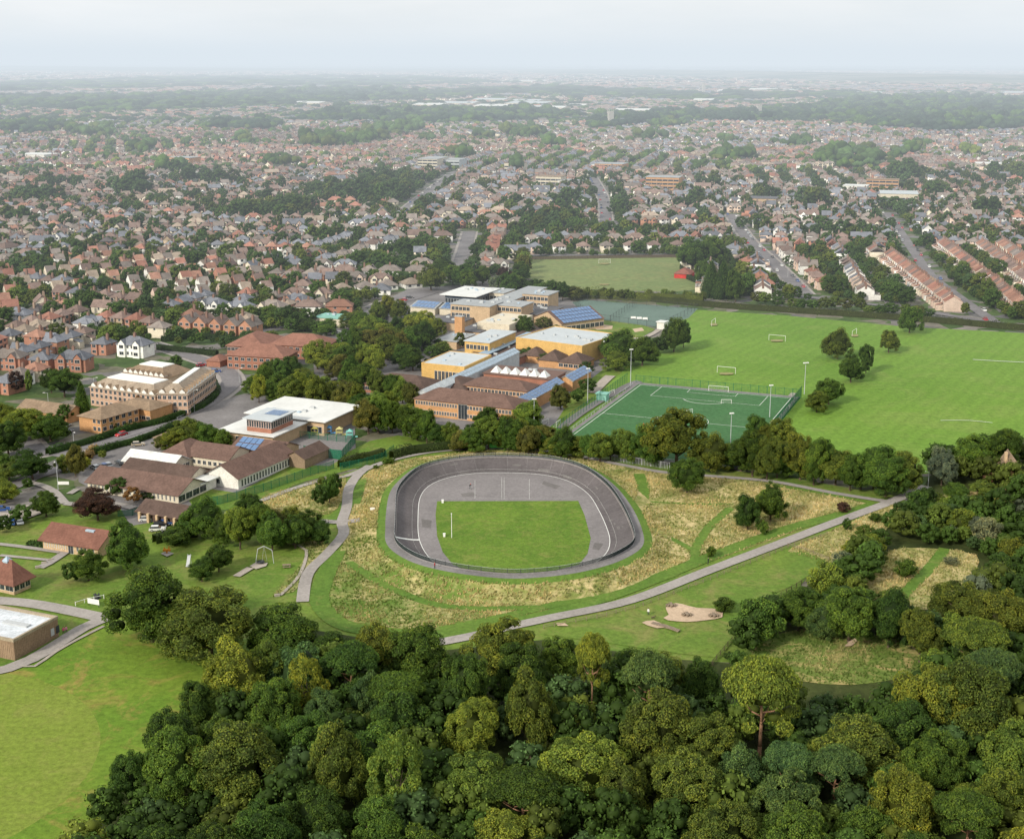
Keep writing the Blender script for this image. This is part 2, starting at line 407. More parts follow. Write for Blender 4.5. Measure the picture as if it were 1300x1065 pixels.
sheet('stubble_field', 'stubble', [(-40, 131), (-40, 126.5), (88, 125), (92, 128), (40, 131)]); sheet('stubble_field', 'stubble', [(225, 133), (250, 131), (272, 134), (250, 137)]); sheet('stubble_field', 'stubble', [(560, 121.5), (655, 118.5), (657, 120.5), (570, 123)])
MEADG = []
for k, q in enumerate(MEADOWS): MEADG.append(sheet('meadow_ground', 'clearing' if k == 4 else 'meadow', q, smooth=True)[1])
sheet('dog_field_ground', 'oldfield' if 0 else 'lawn', [(690, 806), (740, 794), (810, 775), (900, 741), (1000, 702), (1020, 700), (1052, 714), (1010, 742), (965, 762), (940, 800), (915, 836), (860, 830), (760, 815)])
# mown walks through the long grass
WALKS = [([(442, 714), (480, 739), (507, 752), (553, 768), (611, 773), (665, 772), (707, 770), (765, 758), (822, 741), (857, 729)], 2.6),
    ([(480, 739), (505, 731), (534, 727)], 1.5), ([(568, 760), (585, 748), (603, 737)], 1.8), ([(695, 735), (702, 752), (707, 766)], 1.5),
    ([(780, 720), (795, 730), (807, 741)], 1.6), ([(883, 716), (883, 698), (896, 675), (912, 658), (927, 646)], 2.6), ([(831, 677), (856, 686), (879, 699)], 1.8),
    ([(811, 602), (817, 622), (812, 645), (806, 655)], 3.6), ([(815, 637), (870, 640), (931, 641)], 1.2),
    ([(540, 808), (600, 800), (660, 788), (720, 774), (800, 748), (900, 708), (1000, 672), (1060, 656), (1110, 641)], 4.2),
    ([(428, 700), (412, 735), (406, 765), (432, 792), (480, 803), (545, 808)], 4.6), ([(458, 610), (448, 640)], 4), ([(1110, 640), (1050, 628), (980, 616)], 2),
    ([(440, 640), (436, 650), (418, 662)], 4), ([(1200, 697), (1180, 722), (1150, 752), (1130, 775)], 3), ([(560, 800), (650, 781), (750, 757)], 3)]
for q, w in WALKS: ribbon('mown_path', 'mowpath', q, w)

# -- roads and paths
ROADS_G = []
def road(px, w, name='road', mat='road', **k):
    if w > 6.5: ribbon('pavement', 'path', px, w + 3.4, z=0.062)
    o, L = ribbon(name, mat, px, w, **k); ROADS_G.append((L, w)); return L
main_road = road([(-60, 582), (30, 578), (60, 574), (110, 566), (160, 551), (205, 536), (250, 519), (278, 502), (293, 488), (291, 476), (277, 465), (255, 457), (228, 448), (190, 436)], 7.5)
road([(60, 574), (92, 580), (104, 588), (84, 594), (50, 603), (20, 616), (-40, 640)], 6)
road([(25, 548), (34, 560), (45, 572)], 7)
road([(545, 370), (520, 378), (498, 384), (478, 392)], 13, 'school_drive_road')
road([(424, 416), (434, 424), (444, 433), (443, 442)], 6)
road([(487, 440), (486, 452), (482, 464)], 7)
road([(380, 478), (398, 484), (420, 486)], 10)
STREET_A = road([(928, 272), (938, 288), (955, 310), (985, 337), (1022, 374)], 8.5)
STREET_B = road([(1125, 270), (1140, 290), (1160, 320), (1182, 350), (1215, 376), (1266, 412)], 6.2)
STREET_C = road([(752, 225), (765, 250), (769, 275), (768, 294)], 9)
STREET_D = road([(572, 222), (552, 237), (527, 256), (505, 274)], 8)
STREET_E = road([(1000, 374), (1060, 382), (1150, 392), (1262, 410), (1360, 420)], 5.5)
road([(596, 294), (590, 316), (583, 338), (578, 358)], 9)
road([(1170, 345), (1240, 386)], 0.1) if 0 else None

# centre dashes on the public roads
dv, df = [], []
for L, w in ROADS_G:
    if w < 7 or w > 12: continue
    for i in range(0, len(L) - 1, 3):
        d = L[i + 1] - L[i]; l = np.linalg.norm(d)
        if l < .1: continue
        d = d / l; nn = np.array([-d[1], d[0]]) * .09; a_, b_ = L[i], L[i] + d * min(l, 2.6); b0 = len(dv)
        dv += [(*(a_ + nn), .2), (*(a_ - nn), .2), (*(b_ - nn), .2), (*(b_ + nn), .2)]; df.append((b0, b0 + 1, b0 + 2, b0 + 3))
struct(finish('road_line_marking', np_mesh('road_line_marking', dv, df), 'paintline'))
def path(px, w=3.0, name='footpath'): ribbon(name, 'path', px, w)
path([(545, 818), (565, 815), (610, 806), (640, 798), (700, 785), (800, 763), (900, 725), (1000, 687), (1060, 664), (1120, 642), (1140, 634), (1176, 618)], 3.4)
path([(1130, 638), (1060, 627), (980, 612), (900, 605), (840, 600), (790, 591), (745, 582), (700, 574), (640, 570), (560, 573), (500, 584), (463, 597)], 2.4)
path([(470, 592), (455, 603), (443, 621), (440, 645), (434, 664), (436, 679), (415, 704), (391, 729), (384, 765)], 2.9)
path([(405, 662), (434, 664), (462, 660), (498, 657)], 2.8)
path([(470, 592), (440, 605), (400, 613), (370, 622), (330, 637), (280, 655)], 2.0)
path([(-20, 762), (30, 766), (62, 771), (92, 777), (134, 786)], 4.2)
path([(134, 786), (104, 799), (74, 818), (40, 838), (10, 850), (-30, 858)], 3.6)
ribbon('footpath', 'pale', [(132, 796), (100, 812), (70, 829), (44, 847), (28, 847)], 0.8)
path([(-20, 690), (20, 694), (76, 702)], 1.8); path([(96, 693), (80, 704), (62, 716), (50, 722)], 2.4); path([(0, 706), (62, 712)], 1.4)
path([(83, 640), (68, 624), (50, 616), (31, 612)], 2.4); path([(83, 640), (100, 642), (140, 640), (170, 646)], 3.0); path([(88, 628), (98, 622)], 2)
ribbon('parking_pavement', 'pale', [(-30, 655), (10, 658), (50, 645)], 9); ribbon('car_park_road', 'lot', [(-30, 644), (20, 648)], 6)
ribbon('garden_wall_path', 'pale', [(356, 757), (376, 737), (386, 718), (389, 700), (380, 694), (372, 692)], 0.8)
ribbon('swing_path', 'pale', [(300, 733), (318, 722)], 2.0)
sheet('swing_surface', 'pale', [(317, 720), (325, 715), (340, 716), (338, 720), (325, 724)], smooth=True)
sheet('play_surface', 'path', [(204, 704), (212, 701), (221, 704), (212, 708)], smooth=True)
sheet('sand_ground', 'sand', [(845, 773), (858, 767), (884, 773), (912, 775), (917, 785), (895, 789), (872, 791), (848, 789), (842, 786), (849, 782)], smooth=True, step=1.5)
sheet('sand_ground', 'sand', [(815, 792), (830, 789), (842, 794), (850, 798), (834, 799)], smooth=True, step=1.5)
sheet('sand_ground', 'sand', [(706, 793), (716, 792), (722, 796), (708, 796)], smooth=True, step=1.5)
sheet('sand_ground', 'sand', [(1072, 822), (1085, 811), (1088, 815), (1080, 822)], smooth=True, step=1.5)
ribbon('field_track_path', 'pale', [(1008, 500), (1001, 508), (990, 524), (980, 534)], 2.2)
ribbon('pitch_surround_path', 'lot', [(712, 545), (735, 527), (765, 508), (800, 489), (812, 485)], 3.4)
ribbon('school_path', 'pale', [(752, 500), (768, 484), (775, 478)], 4)
ribbon('verge_path', 'pale', [(740, 428), (780, 432), (818, 429), (836, 420)], 2.5)
# field markings
ribbon('field_line_marking', 'paintline', [(1235, 457.5), (1268, 459.5), (1310, 461.5)], 0.55)
ribbon('field_line_marking', 'paintline', [(1194, 535), (1230, 535), (1260, 538)], 0.3)

for cx_, cy_, rw, rh_ in ((986, 433.5, 9, 1.4), (922, 475.5, 10, 1.6), (906, 413, 5, 1.6), (1085, 427, 5, 1.6), (767, 335.5, 7, 1), (767, 362, 7, 1)):
    sheet('worn_turf_ground', 'worn', [(cx_ + rw * math.cos(a * .785) * (1 + .2 * math.sin(a * 3)), cy_ + rh_ * math.sin(a * .785)) for a in range(8)], smooth=True, step=1.5)
# -- artificial pitch with its markings
FLc, FRc = np.array(G(813, 490)), np.array(G(1004, 507))
ux = (FRc - FLc); PW = float(np.linalg.norm(ux)); ux /= PW; uy = np.array([ux[1], -ux[0]]); PL = 92.0
if uy[1] > 0: uy = -uy
def pit(a, b): p = FLc + ux * a + uy * b; return (float(p[0]), float(p[1]))
sheet('pitch_surround_surface', 'lot', pts=[pit(-2.5, -3.5), pit(PW + 2.5, -3.5), pit(PW + 2.5, PL + 3), pit(-2.5, PL + 3)])
sheet('artificial_pitch_surface', 'artificial', pts=[pit(-1, -1), pit(PW + 1, -1), pit(PW + 1, PL + 1), pit(-1, PL + 1)])
def line(a, b, w=0.24): ribbon('pitch_line_marking', 'paintline', pts=[pit(*a), pit(*b)], width=w, raw=True)
for a, b in (((0, 0), (PW, 0)), ((0, 0), (0, PL)), ((PW, 0), (PW, PL)), ((0, PL), (PW, PL)), ((0, PL / 2), (PW, PL / 2))): line(a, b, 0.19)
c0 = PW / 2
for a, b in (((c0 - 20, 0), (c0 - 20, 15)), ((c0 + 20, 0), (c0 + 20, 15)), ((c0 - 20, 15), (c0 + 20, 15)), ((c0 - 9, 0), (c0 - 9, 5)), ((c0 + 9, 0), (c0 + 9, 5)), ((c0 - 9, 5), (c0 + 9, 5))): line(a, b, 0.15)
ribbon('pitch_line_marking', 'paintline', pts=[pit(c0 + 9 * math.cos(t * math.pi / 16), PL / 2 + 9 * math.sin(t * math.pi / 16)) for t in range(32)], width=0.14, closed=True)
ribbon('pitch_line_marking', 'paintline', pts=[pit(c0 + 9 * math.cos(t * math.pi / 16), 11 + 9 * math.sin(t * math.pi / 16)) for t in range(3, 14)], width=0.25)

# ================================================================== THE CYCLE TRACK
RIM = [(502, 684.6), (502.4, 668), (502.7, 654), (505, 626.5), (516, 610), (535.4, 594.6), (568.6, 585), (604.6, 580.5), (646, 580), (685, 581.6), (718, 586.9), (746, 597.4), (771, 616.8), (787.4, 639), (798.5, 661), (805, 680), (804, 689), (796, 697), (771, 709.5), (729, 720.6), (687.7, 726), (646, 727.8), (604.6, 724), (568.6, 718.4), (535, 709.5), (512, 697)]
INN = [(532.6, 686), (531, 657), (534, 632), (546.5, 616.8), (571.4, 607), (604.6, 602), (646, 601.5), (687.7, 603.8), (721, 611.8), (745.8, 627.8), (759.7, 648.6), (770.8, 673.5), (774, 690), (769, 704), (752, 718), (725, 729), (690, 734), (646, 736), (600, 733), (566, 724), (545, 709)]
def rimh(p):
    y = p[1]
    k = min(1, abs(y - 655) / 60.0)
    return 2.0 + 1.3 * k * k
rim3 = np.array([(*G(p[0], p[1], rimh(p)), rimh(p)) for p in RIM]); inn2 = np.array([G(*p) for p in INN])
vc = inn2.mean(0)
NA = 180; AA = np.linspace(0, 2 * math.pi, NA, endpoint=False)
def polar(P, closed=True):
    S = spline(P, 0.8, True); a = np.arctan2(S[:, 1] - vc[1], S[:, 0] - vc[0]); r = np.hypot(S[:, 0] - vc[0], S[:, 1] - vc[1])
    o = np.argsort(a); a, r, S = a[o], r[o], S[o]
    a3 = np.concatenate([a - 2 * math.pi, a, a + 2 * math.pi]); r3 = np.tile(r, 3)
    q = (AA + math.pi) % (2 * math.pi) - math.pi
    z = np.interp(q, a3, np.tile(S[:, 2], 3)) if S.shape[1] > 2 else None
    rr = np.interp(q, a3, r3)
    ker = np.array([1, 2, 3, 2, 1]) / 9.0; rr = np.convolve(np.concatenate([rr[-2:], rr, rr[:2]]), ker, 'valid')
    return rr, z
rR, rZ = polar(rim3); rI, _ = polar(inn2)
def ring(r, z): return np.c_[vc[0] + r * np.cos(AA), vc[1] + r * np.sin(AA), z + np.zeros(NA)]
def loft(name, rings, mat, smooth=True):
    V = np.concatenate(rings); F = []
    for k in range(len(rings) - 1):
        for i in range(NA):
            j = (i + 1) % NA; F.append((k * NA + i, (k + 1) * NA + i, (k + 1) * NA + j, k * NA + j))
    return finish(name, np_mesh(name, V, F, smooth=smooth), mat)
ZB = 0.30
sheet('infield_pavement', 'apron', pts=[(p[0], p[1]) for p in ring(rI + 0.2, 0)], z=ZB)
sheet('infield_lawn', 'infield', [(555, 637.5), (640, 637.3), (734, 637), (742, 655), (750, 684.6), (746, 704), (735, 718), (690, 729), (646, 731), (600, 729), (575, 718), (562, 702), (555, 682), (553, 655)], z=ZB + 0.02)
bank = []
for k in range(9):
    t = k / 8
    bank.append(ring(rI * (1 - t) + rR * t, ZB + 0.01 + (rZ - ZB) * (t ** 1.35)))
trk = thing('cycle_track', 'oval banked asphalt cycle racing track around a green infield, ringed by long grass', 'cycle track', (0, 0, 0))
def par(o, p=trk): o.parent = p; return o
def band(name, t0, t1, mat, up=0.015):
    q = []
    for t in (t0, t1): q.append(ring(rI * (1 - t) + rR * t, ZB + 0.01 + (rZ - ZB) * (max(t, 0) ** 1.35) + up))
    return par(loft(name, q, mat))
par(loft('track_surface', bank, 'track'))
band('sprint_line', -0.01, 0.018, 'paintline', 0.03); band('outer_line', 0.262, 0.272, 'faintline', 0.05)
band('edge_line', 0.955, 0.975, 'path', 0.04)
# the start line across the home straight
def surf(ang, t, up):
    i = (ang % (2 * math.pi)) / (2 * math.pi) * NA; a = int(i) % NA; f = i - int(i); b = (a + 1) % NA
    r_ = lambda R: R[a] * (1 - f) + R[b] * f
    rr = r_(rI) * (1 - t) + r_(rR) * t; z = ZB + .01 + (r_(rZ) - ZB) * (t ** 1.35) + up
    return (vc[0] + rr * math.cos(ang), vc[1] + rr * math.sin(ang), z)
sx, sy = G(532, 686); a0 = math.atan2(sy - vc[1], sx - vc[0])
sb = MB()
for k in range(12):
    t0, t1 = k / 12 * .97, (k + 1) / 12 * .97
    sb.face([surf(a0, t0, .04), surf(a0, t1, .04), surf(a0 + .028, t1, .04), surf(a0 + .028, t0, .04)])
sb.build('start_line', 'paintline', trk)
for k in range(46):
    jm = MB()
    a = k / 46 * 6.2832 + RS.uniform(-.04, .04)
    for j in range(8): jm.face([surf(a, j / 8, .02), surf(a, (j + 1) / 8, .02), surf(a + .0016, (j + 1) / 8, .02), surf(a + .0016, j / 8, .02)])
    jm.build('surface_joint', 'lot', trk)
for k in range(16):
    pm_ = MB()
    a = RS.uniform(0, 6.28); t0 = RS.uniform(.05, .8); t1 = t0 + RS.uniform(.06, .18); dl_ = RS.uniform(.02, .09)
    for j in range(3): pm_.face([surf(a + dl_ * j / 3, t0, .018), surf(a + dl_ * j / 3, t1, .018), surf(a + dl_ * (j + 1) / 3, t1, .018), surf(a + dl_ * (j + 1) / 3, t0, .018)])
    pm_.build('repair_patch', 'oldtar', trk)
for q_ in ([(603, 611), (603, 634)], [(637, 607), (637, 635)], [(640, 607), (640, 635)], [(672, 609), (672, 635)], [(560, 634), (731, 634)]): ribbon('court_line_marking', 'faintline', q_, .12, z=ZB + .012, raw=True)
for q_ in ([(585, 628), (600, 626), (606, 630), (588, 632)], [(690, 612), (712, 618), (706, 622), (688, 616)], [(535, 660), (548, 662), (547, 672), (536, 670)], [(755, 690), (766, 692), (760, 700), (752, 698)]): sheet('patched_pavement', 'oldtar', q_, z=ZB + .008)
# outer rim kerb, apron and grassed embankment
par(loft('rim_kerb', [ring(rR - 0.02, rZ - .05), ring(rR, rZ + 0.10), ring(rR + 0.3, rZ + 0.10), ring(rR + 0.3, rZ - 0.25)], 'lot', False))
struct(loft('track_apron_ground', [ring(rR + 0.3, rZ - 0.14), ring(rR + 2.7, rZ - 0.2)], 'lot'))
rr_ = np.random.default_rng(2).normal(0, .15, NA)
struct(loft('embankment_ground', [ring(rR + 2.65, rZ - 0.21), ring(rR + 5.0, rZ - 0.75)], 'mowpath'))
struct(loft('embankment_meadow_ground', [ring(rR + 4.95, rZ - 0.75), ring(rR + 7.0 + rr_, rZ * .5 - .3), ring(rR + 10 + rr_, np.maximum(.1, rZ * .12)), ring(rR + 13, -0.3 + 0 * rZ)], 'meadow'))
# railing around the rim: rails plus posts, and mesh infill on the near side
rail = MB(); fence = thing('track_railing', 'low steel railing with green mesh infill on the outer rim of the cycle track', 'railing', (0, 0, 0))
RV = ring(rR + 0.15, rZ + 0.12)
for i in range(NA):
    a, b = Vector(RV[i]), Vector(RV[(i + 1) % NA])
    rail.tube(a + Vector((0, 0, 1.0)), b + Vector((0, 0, 1.0)), .035, n=4); rail.tube(a + Vector((0, 0, .5)), b + Vector((0, 0, .5)), .02, n=4)
rail.build('rail', 'steel', fence)
inf = MB()
for i in range(NA):
    a, b = RV[i], RV[(i + 1) % NA]
    for s in range(12):
        p = a + (b - a) * (s + .5) / 12
        inf.box(p[0] - .03, p[0] + .03, p[1] - .03, p[1] + .03, p[2] + .02, p[2] + 1.0, bottom=False)
inf.build('mesh_infill', 'railgreen', fence)
pm = MB(); pm.box(-.05, .05, -.05, .05, -.1, 1.1); pme = pm.mesh('post')
for i in range(0, NA, 2):
    finish('post', pme, 'dark' if i == 0 else [], fence, loc=tuple(RV[i]))

def track_z(x, y):
    """height of the embankment / track ground under a point, else 0"""
    a = np.arctan2(y - vc[1], x - vc[0]) % (2 * math.pi); r = np.hypot(x - vc[0], y - vc[1])
    i = (a / (2 * math.pi) * NA).astype(int) % NA
    t = r - rR[i]; z = rZ[i]
    return np.where(t < 0, -9, np.interp(t, [0, 3.1, 5, 7, 10, 13], [0, 0, 1, 2, 3, 4]) * 0 + np.where(t < 3.1, -9, np.where(t < 5, z - .21 - .54 * (t - 3.1) / 1.9, np.where(t < 7, (z - .75) + (z * .5 - .3 - z + .75) * (t - 5) / 2, np.where(t < 10, z * .5 - .3 + (np.maximum(.1, z * .12) - z * .5 + .3) * (t - 7) / 3, 0.05)))))
# ================================================================== TREES
def rand_dirs(n, rg):
    v = rg.normal(size=(n, 3)); return v / np.linalg.norm(v, axis=1, keepdims=True)
def ico(sub=1):
    import bmesh
    b = bmesh.new(); bmesh.ops.create_icosphere(b, subdivisions=sub, radius=1.0); b.verts.ensure_lookup_table()
    V = np.array([v.co[:] for v in b.verts]); F = np.array([[v.index for v in f.verts] for f in b.faces]); b.free(); return V, F
ICO1, ICO2 = ico(1), ico(2)
def leaf_quads(P, Nn, size, rg, spread=0.55, aspect=0.8):
    n = len(P); N = Nn + rg.normal(size=(n, 3)) * spread; N /= np.linalg.norm(N, axis=1, keepdims=True)
    t = np.cross(N, rand_dirs(n, rg)); t /= np.maximum(np.linalg.norm(t, axis=1, keepdims=True), 1e-6); b = np.cross(N, t)
    s = (size * rg.uniform(.6, 1.35, n))[:, None]; t = t * s * .5; b = b * s * .5 * aspect
    V = np.stack([P - t - b * .4, P - t * .1 - b, P + t + b * .2, P + t * .2 + b], 1).reshape(-1, 3)
    return V, np.arange(4 * n).reshape(n, 4)

def clumps_for(kind, rg, R=5.0, H=10.0, m=None):
    """centres, radii (3 axes) of the leaf clumps of one crown"""
    out = []
    if kind in ('oak', 'round', 'tall', 'bush', 'birch'):
        zb = {'oak': .05, 'round': .10, 'tall': .08, 'bush': .0, 'birch': .12}[kind] * H
        m = m or {'oak': 66, 'round': 54, 'tall': 60, 'bush': 18, 'birch': 40}[kind]; few = m < 30
        zc = (zb + H) / 2; hz = (H - zb) / 2
        if not m or m > 30:
          if kind in ('oak', 'round', 'tall'):
            nl = {'oak': 6, 'round': 5, 'tall': 5}[kind]; lobes = [(np.array([rg.uniform(-.1, .1) * R, rg.uniform(-.1, .1) * R, H * (.52 if kind == 'round' else .57)]), R * (.80 if kind == 'round' else .70), H * (.45 if kind == 'round' else .40))]
            a0 = rg.uniform(0, 6.28)
            for j in range(nl):
                a = a0 + j * 6.283 / nl + rg.uniform(-.35, .35); q = rg.uniform(.36, .58) * R * (.8 if kind == 'tall' else 1)
                lobes.append((np.array([q * math.cos(a), q * math.sin(a), H * rg.uniform(.28, .66)]), R * rg.uniform(.36, .52), H * rg.uniform(.22, .30)))
            for li, (lc, lr, lh) in enumerate(lobes):
                mm = (36 if kind == 'round' else 28) if li == 0 else 11
                for i in range(mm):
                    z = 1 - 1.75 * (i + .5) / mm; a = i * 2.39996 + rg.uniform(-.4, .4); q = math.sqrt(max(0, 1 - z * z)); k = rg.uniform(.6, .98)
                    c = lc + np.array([lr * k * q * math.cos(a), lr * k * q * math.sin(a), lh * k * z])
                    if any(np.sum(((c - oc) / np.array([orr, orr, oh])) ** 2) < .45 for j2, (oc, orr, oh) in enumerate(lobes) if j2 != li): continue
                    c[2] = max(c[2], zb + .4); r = R * rg.uniform(.13, .26); out.append((c, np.array([r, r, r * rg.uniform(.7, .95)]), z))
            return out
        lop = rg.uniform(.80, 1.14, 8)
        for i in range(m):
            z = 1 - 1.82 * (i + .5) / m; a = i * 2.39996 + rg.uniform(-.3, .3); q = math.sqrt(max(0, 1 - z * z))
            lf = lop[int((a % 6.283) / 6.283 * 8) % 8]
            k = rg.uniform(.60, .92)
            if kind == 'oak': prof = (0.9 + .12 * (z < .3))
            elif kind == 'tall': prof = .86 * (1 - .25 * max(0, z))
            else: prof = .92
            c = np.array([R * prof * k * q * lf * math.cos(a), R * prof * k * q * lf * math.sin(a), zc + hz * k * z])
            r = R * (rg.uniform(.24, .38) if few else rg.uniform(.15, .29)) * (1 if kind != 'birch' else .8)
            out.append((c, np.array([r, r, r * rg.uniform(.7, .95)]), z))
    elif kind == 'pine':
        m = m or 44
        for i in range(m):
            t = (i + .5) / m; a = i * 2.39996; q = math.sqrt(t)
            dome = math.sqrt(max(0, 1 - (q * .93) ** 2))
            c = np.array([R * .82 * q * math.cos(a), R * .82 * q * math.sin(a), H * (.62 + .30 * dome) + rg.uniform(-.35, .3)])
            r = R * rg.uniform(.15, .24); out.append((c, np.array([r, r, r * .62]), 1))
        for i in range(8):
            a = rg.uniform(0, 6.28); q = rg.uniform(.3, .85)
            c = np.array([R * q * math.cos(a), R * q * math.sin(a), H * rg.uniform(.42, .60)]); r = R * rg.uniform(.16, .26); out.append((c, np.array([r, r, r * .5]), 0))
    elif kind == 'cone':
        m = m or 34
        for i in range(m):
            t = (i + .5) / m; a = i * 2.39996; q = (1 - t) ** .75
            c = np.array([R * .66 * q * math.cos(a), R * .66 * q * math.sin(a), H * (.06 + .88 * t)]); r = R * (.14 + .3 * q); out.append((c, np.array([r, r, r * 1.1]), .3))
    return out

def crown_mesh(name, kind, seed, nleaf, size, core=True):
    rg = np.random.default_rng(seed); R, H = 5.0, 10.0
    cl = clumps_for(kind, rg); ctr = np.array([0, 0, {'pine': 6.5, 'cone': 4.5}.get(kind, 5.2)])
    Ps, Ns, Vs = [], [], []
    w = np.array([r[0] ** 2 for _, r, _ in cl]); cnt = (nleaf * w / w.sum()).astype(int)
    for (c, r, z), n in zip(cl, cnt):
        d = rand_dirs(int(n * 1.7), rg); out = (c - ctr) / np.linalg.norm(c - ctr + 1e-6)
        keep = (d @ out) > -0.35
        keep &= d[:, 2] > -.75
        d = d[keep][:n]
        # ragged shell made of smaller tufts
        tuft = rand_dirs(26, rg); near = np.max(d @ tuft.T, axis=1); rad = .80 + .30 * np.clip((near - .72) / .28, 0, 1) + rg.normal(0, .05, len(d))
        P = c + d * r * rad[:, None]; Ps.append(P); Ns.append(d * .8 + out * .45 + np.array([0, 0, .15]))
        cv = rg.uniform(.75, 1.3); tone = cv * (.50 + .80 * np.clip((near - .70) / .30, 0, 1)) * rg.uniform(.65, 1.4, len(d))  # bright tuft tips and dark gaps: shade between tufts put into leaf colour
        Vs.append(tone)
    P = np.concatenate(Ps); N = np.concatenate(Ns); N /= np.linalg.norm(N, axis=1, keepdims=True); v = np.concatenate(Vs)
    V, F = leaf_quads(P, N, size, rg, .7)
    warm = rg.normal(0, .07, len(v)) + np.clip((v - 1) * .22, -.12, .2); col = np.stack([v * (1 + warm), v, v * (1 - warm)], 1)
    Vt, Ft, Ct = [V], [F], [col]
    if core:  # dark filler blobs added inside the crown to block light and see-through gaps
        iv, jf = ICO2; off = len(V)
        for (c, r, z) in cl:
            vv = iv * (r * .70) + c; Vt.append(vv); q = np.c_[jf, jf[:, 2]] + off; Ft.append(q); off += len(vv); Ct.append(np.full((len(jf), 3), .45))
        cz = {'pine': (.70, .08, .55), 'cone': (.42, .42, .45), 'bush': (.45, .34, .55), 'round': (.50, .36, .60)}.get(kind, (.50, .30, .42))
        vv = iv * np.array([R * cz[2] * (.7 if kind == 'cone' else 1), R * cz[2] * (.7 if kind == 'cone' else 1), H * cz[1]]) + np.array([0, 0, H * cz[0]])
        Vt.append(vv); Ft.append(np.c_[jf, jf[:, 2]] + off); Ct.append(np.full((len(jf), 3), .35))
    V = np.concatenate(Vt); F = np.concatenate(Ft); col = np.concatenate(Ct)
    # quads with a doubled corner are triangles: build as mixed polygons
    tri = F[:, 2] == F[:, 3]; me = bpy.data.meshes.new(name)
    me.vertices.add(len(V)); me.vertices.foreach_set('co', V.astype(np.float32).ravel())
    Fq, Ftv = F[~tri], F[tri][:, :3]
    loops = np.concatenate([Fq.ravel(), Ftv.ravel()]).astype(np.int32)
    me.loops.add(len(loops)); me.loops.foreach_set('vertex_index', loops)
    ls = np.concatenate([np.arange(len(Fq)) * 4, len(Fq) * 4 + np.arange(len(Ftv)) * 3]).astype(np.int32)
    me.polygons.add(len(ls)); me.polygons.foreach_set('loop_start', ls); me.update(calc_edges=True)
    cc = np.concatenate([col[~tri], col[tri]]); a = me.attributes.new('Col', 'FLOAT_COLOR', 'FACE')
    a.data.foreach_set('color', np.c_[cc, np.ones(len(cc))].astype(np.float32).ravel())
    me.materials.append(M['leaf']); return me

def trunk_mesh(kind, seed):
    rg = random.Random(seed); b = MB()
    if kind == 'pine':
        p = [(0, 0, -.4), (.12, .05, 2.2), (-.05, .15, 4.4), (.25, 0, 6.4)]; rs = [.30, .24, .19, .13]
        for i in range(3): b.tube(p[i], p[i + 1], rs[i], rs[i + 1], 7)
        for k in range(7):
            a = k * 2.4; z = 4.2 + k * .34; q = rg.uniform(2.2, 3.6)
            m = (q * .5 * math.cos(a), q * .5 * math.sin(a), z + .5); b.tube((0, 0.1, z), m, .10, .07, 5); b.tube(m, (q * math.cos(a), q * math.sin(a), z + rg.uniform(1.2, 2.2)), .07, .03, 5)
    else:
        b.tube((0, 0, -.4), (.05, 0, .35), .40, .27, 8); b.tube((.05, 0, .35), (0, .05, 2.6), .27, .20, 8); b.tube((0, .05, 2.6), (0, 0, 7.0), .20, .06, 6)
        for k in range(6):
            a = k * 2.4 + rg.random(); z = 1.6 + k * .55; q = rg.uniform(1.8, 3.0)
            b.tube((0, 0, z), (q * math.cos(a), q * math.sin(a), z + rg.uniform(1.2, 2.4)), .12, .04, 5)
    me = b.mesh('trunk', True); me.materials.append(M['pinebark' if kind == 'pine' else 'bark']); return me

GREENS = {'dark green': (0.046, 0.082, 0.016), 'mid green': (0.066, 0.116, 0.021), 'olive': (0.096, 0.122, 0.022), 'yellow green': (0.150, 0.180, 0.028),
    'bright green': (0.115, 0.160, 0.028), 'blue green': (0.074, 0.125, 0.040), 'grey green': (0.130, 0.155, 0.095), 'copper': (0.055, 0.032, 0.026),
    'russet': (0.17, 0.085, 0.03), 'brown green': (0.098, 0.105, 0.027)}
TREES = []          # x, y, R, H, kind, colour, zone
GREENS = {k: (v[0] * 1.10, v[1] * 1.15, v[2] * 1.12) for k, v in GREENS.items()}
def add_tree(x, y, R, H, kind, col, zone, lock=False): TREES.append([x, y, R, H, kind, col, zone, lock])
def T(cx, base, w, h, kind, col, zone):
    x, y = G(cx, base); s = scale_at(x, y); ang = math.atan2(EYE, y)
    R = w / 2 / s; H = (h - R * s * math.sin(ang) * .75) / (s * math.cos(ang)) if h > 0 else R * 2
    y += R * .3
    add_tree(x, y, R, max(H, R * .9), kind, col, zone, True)

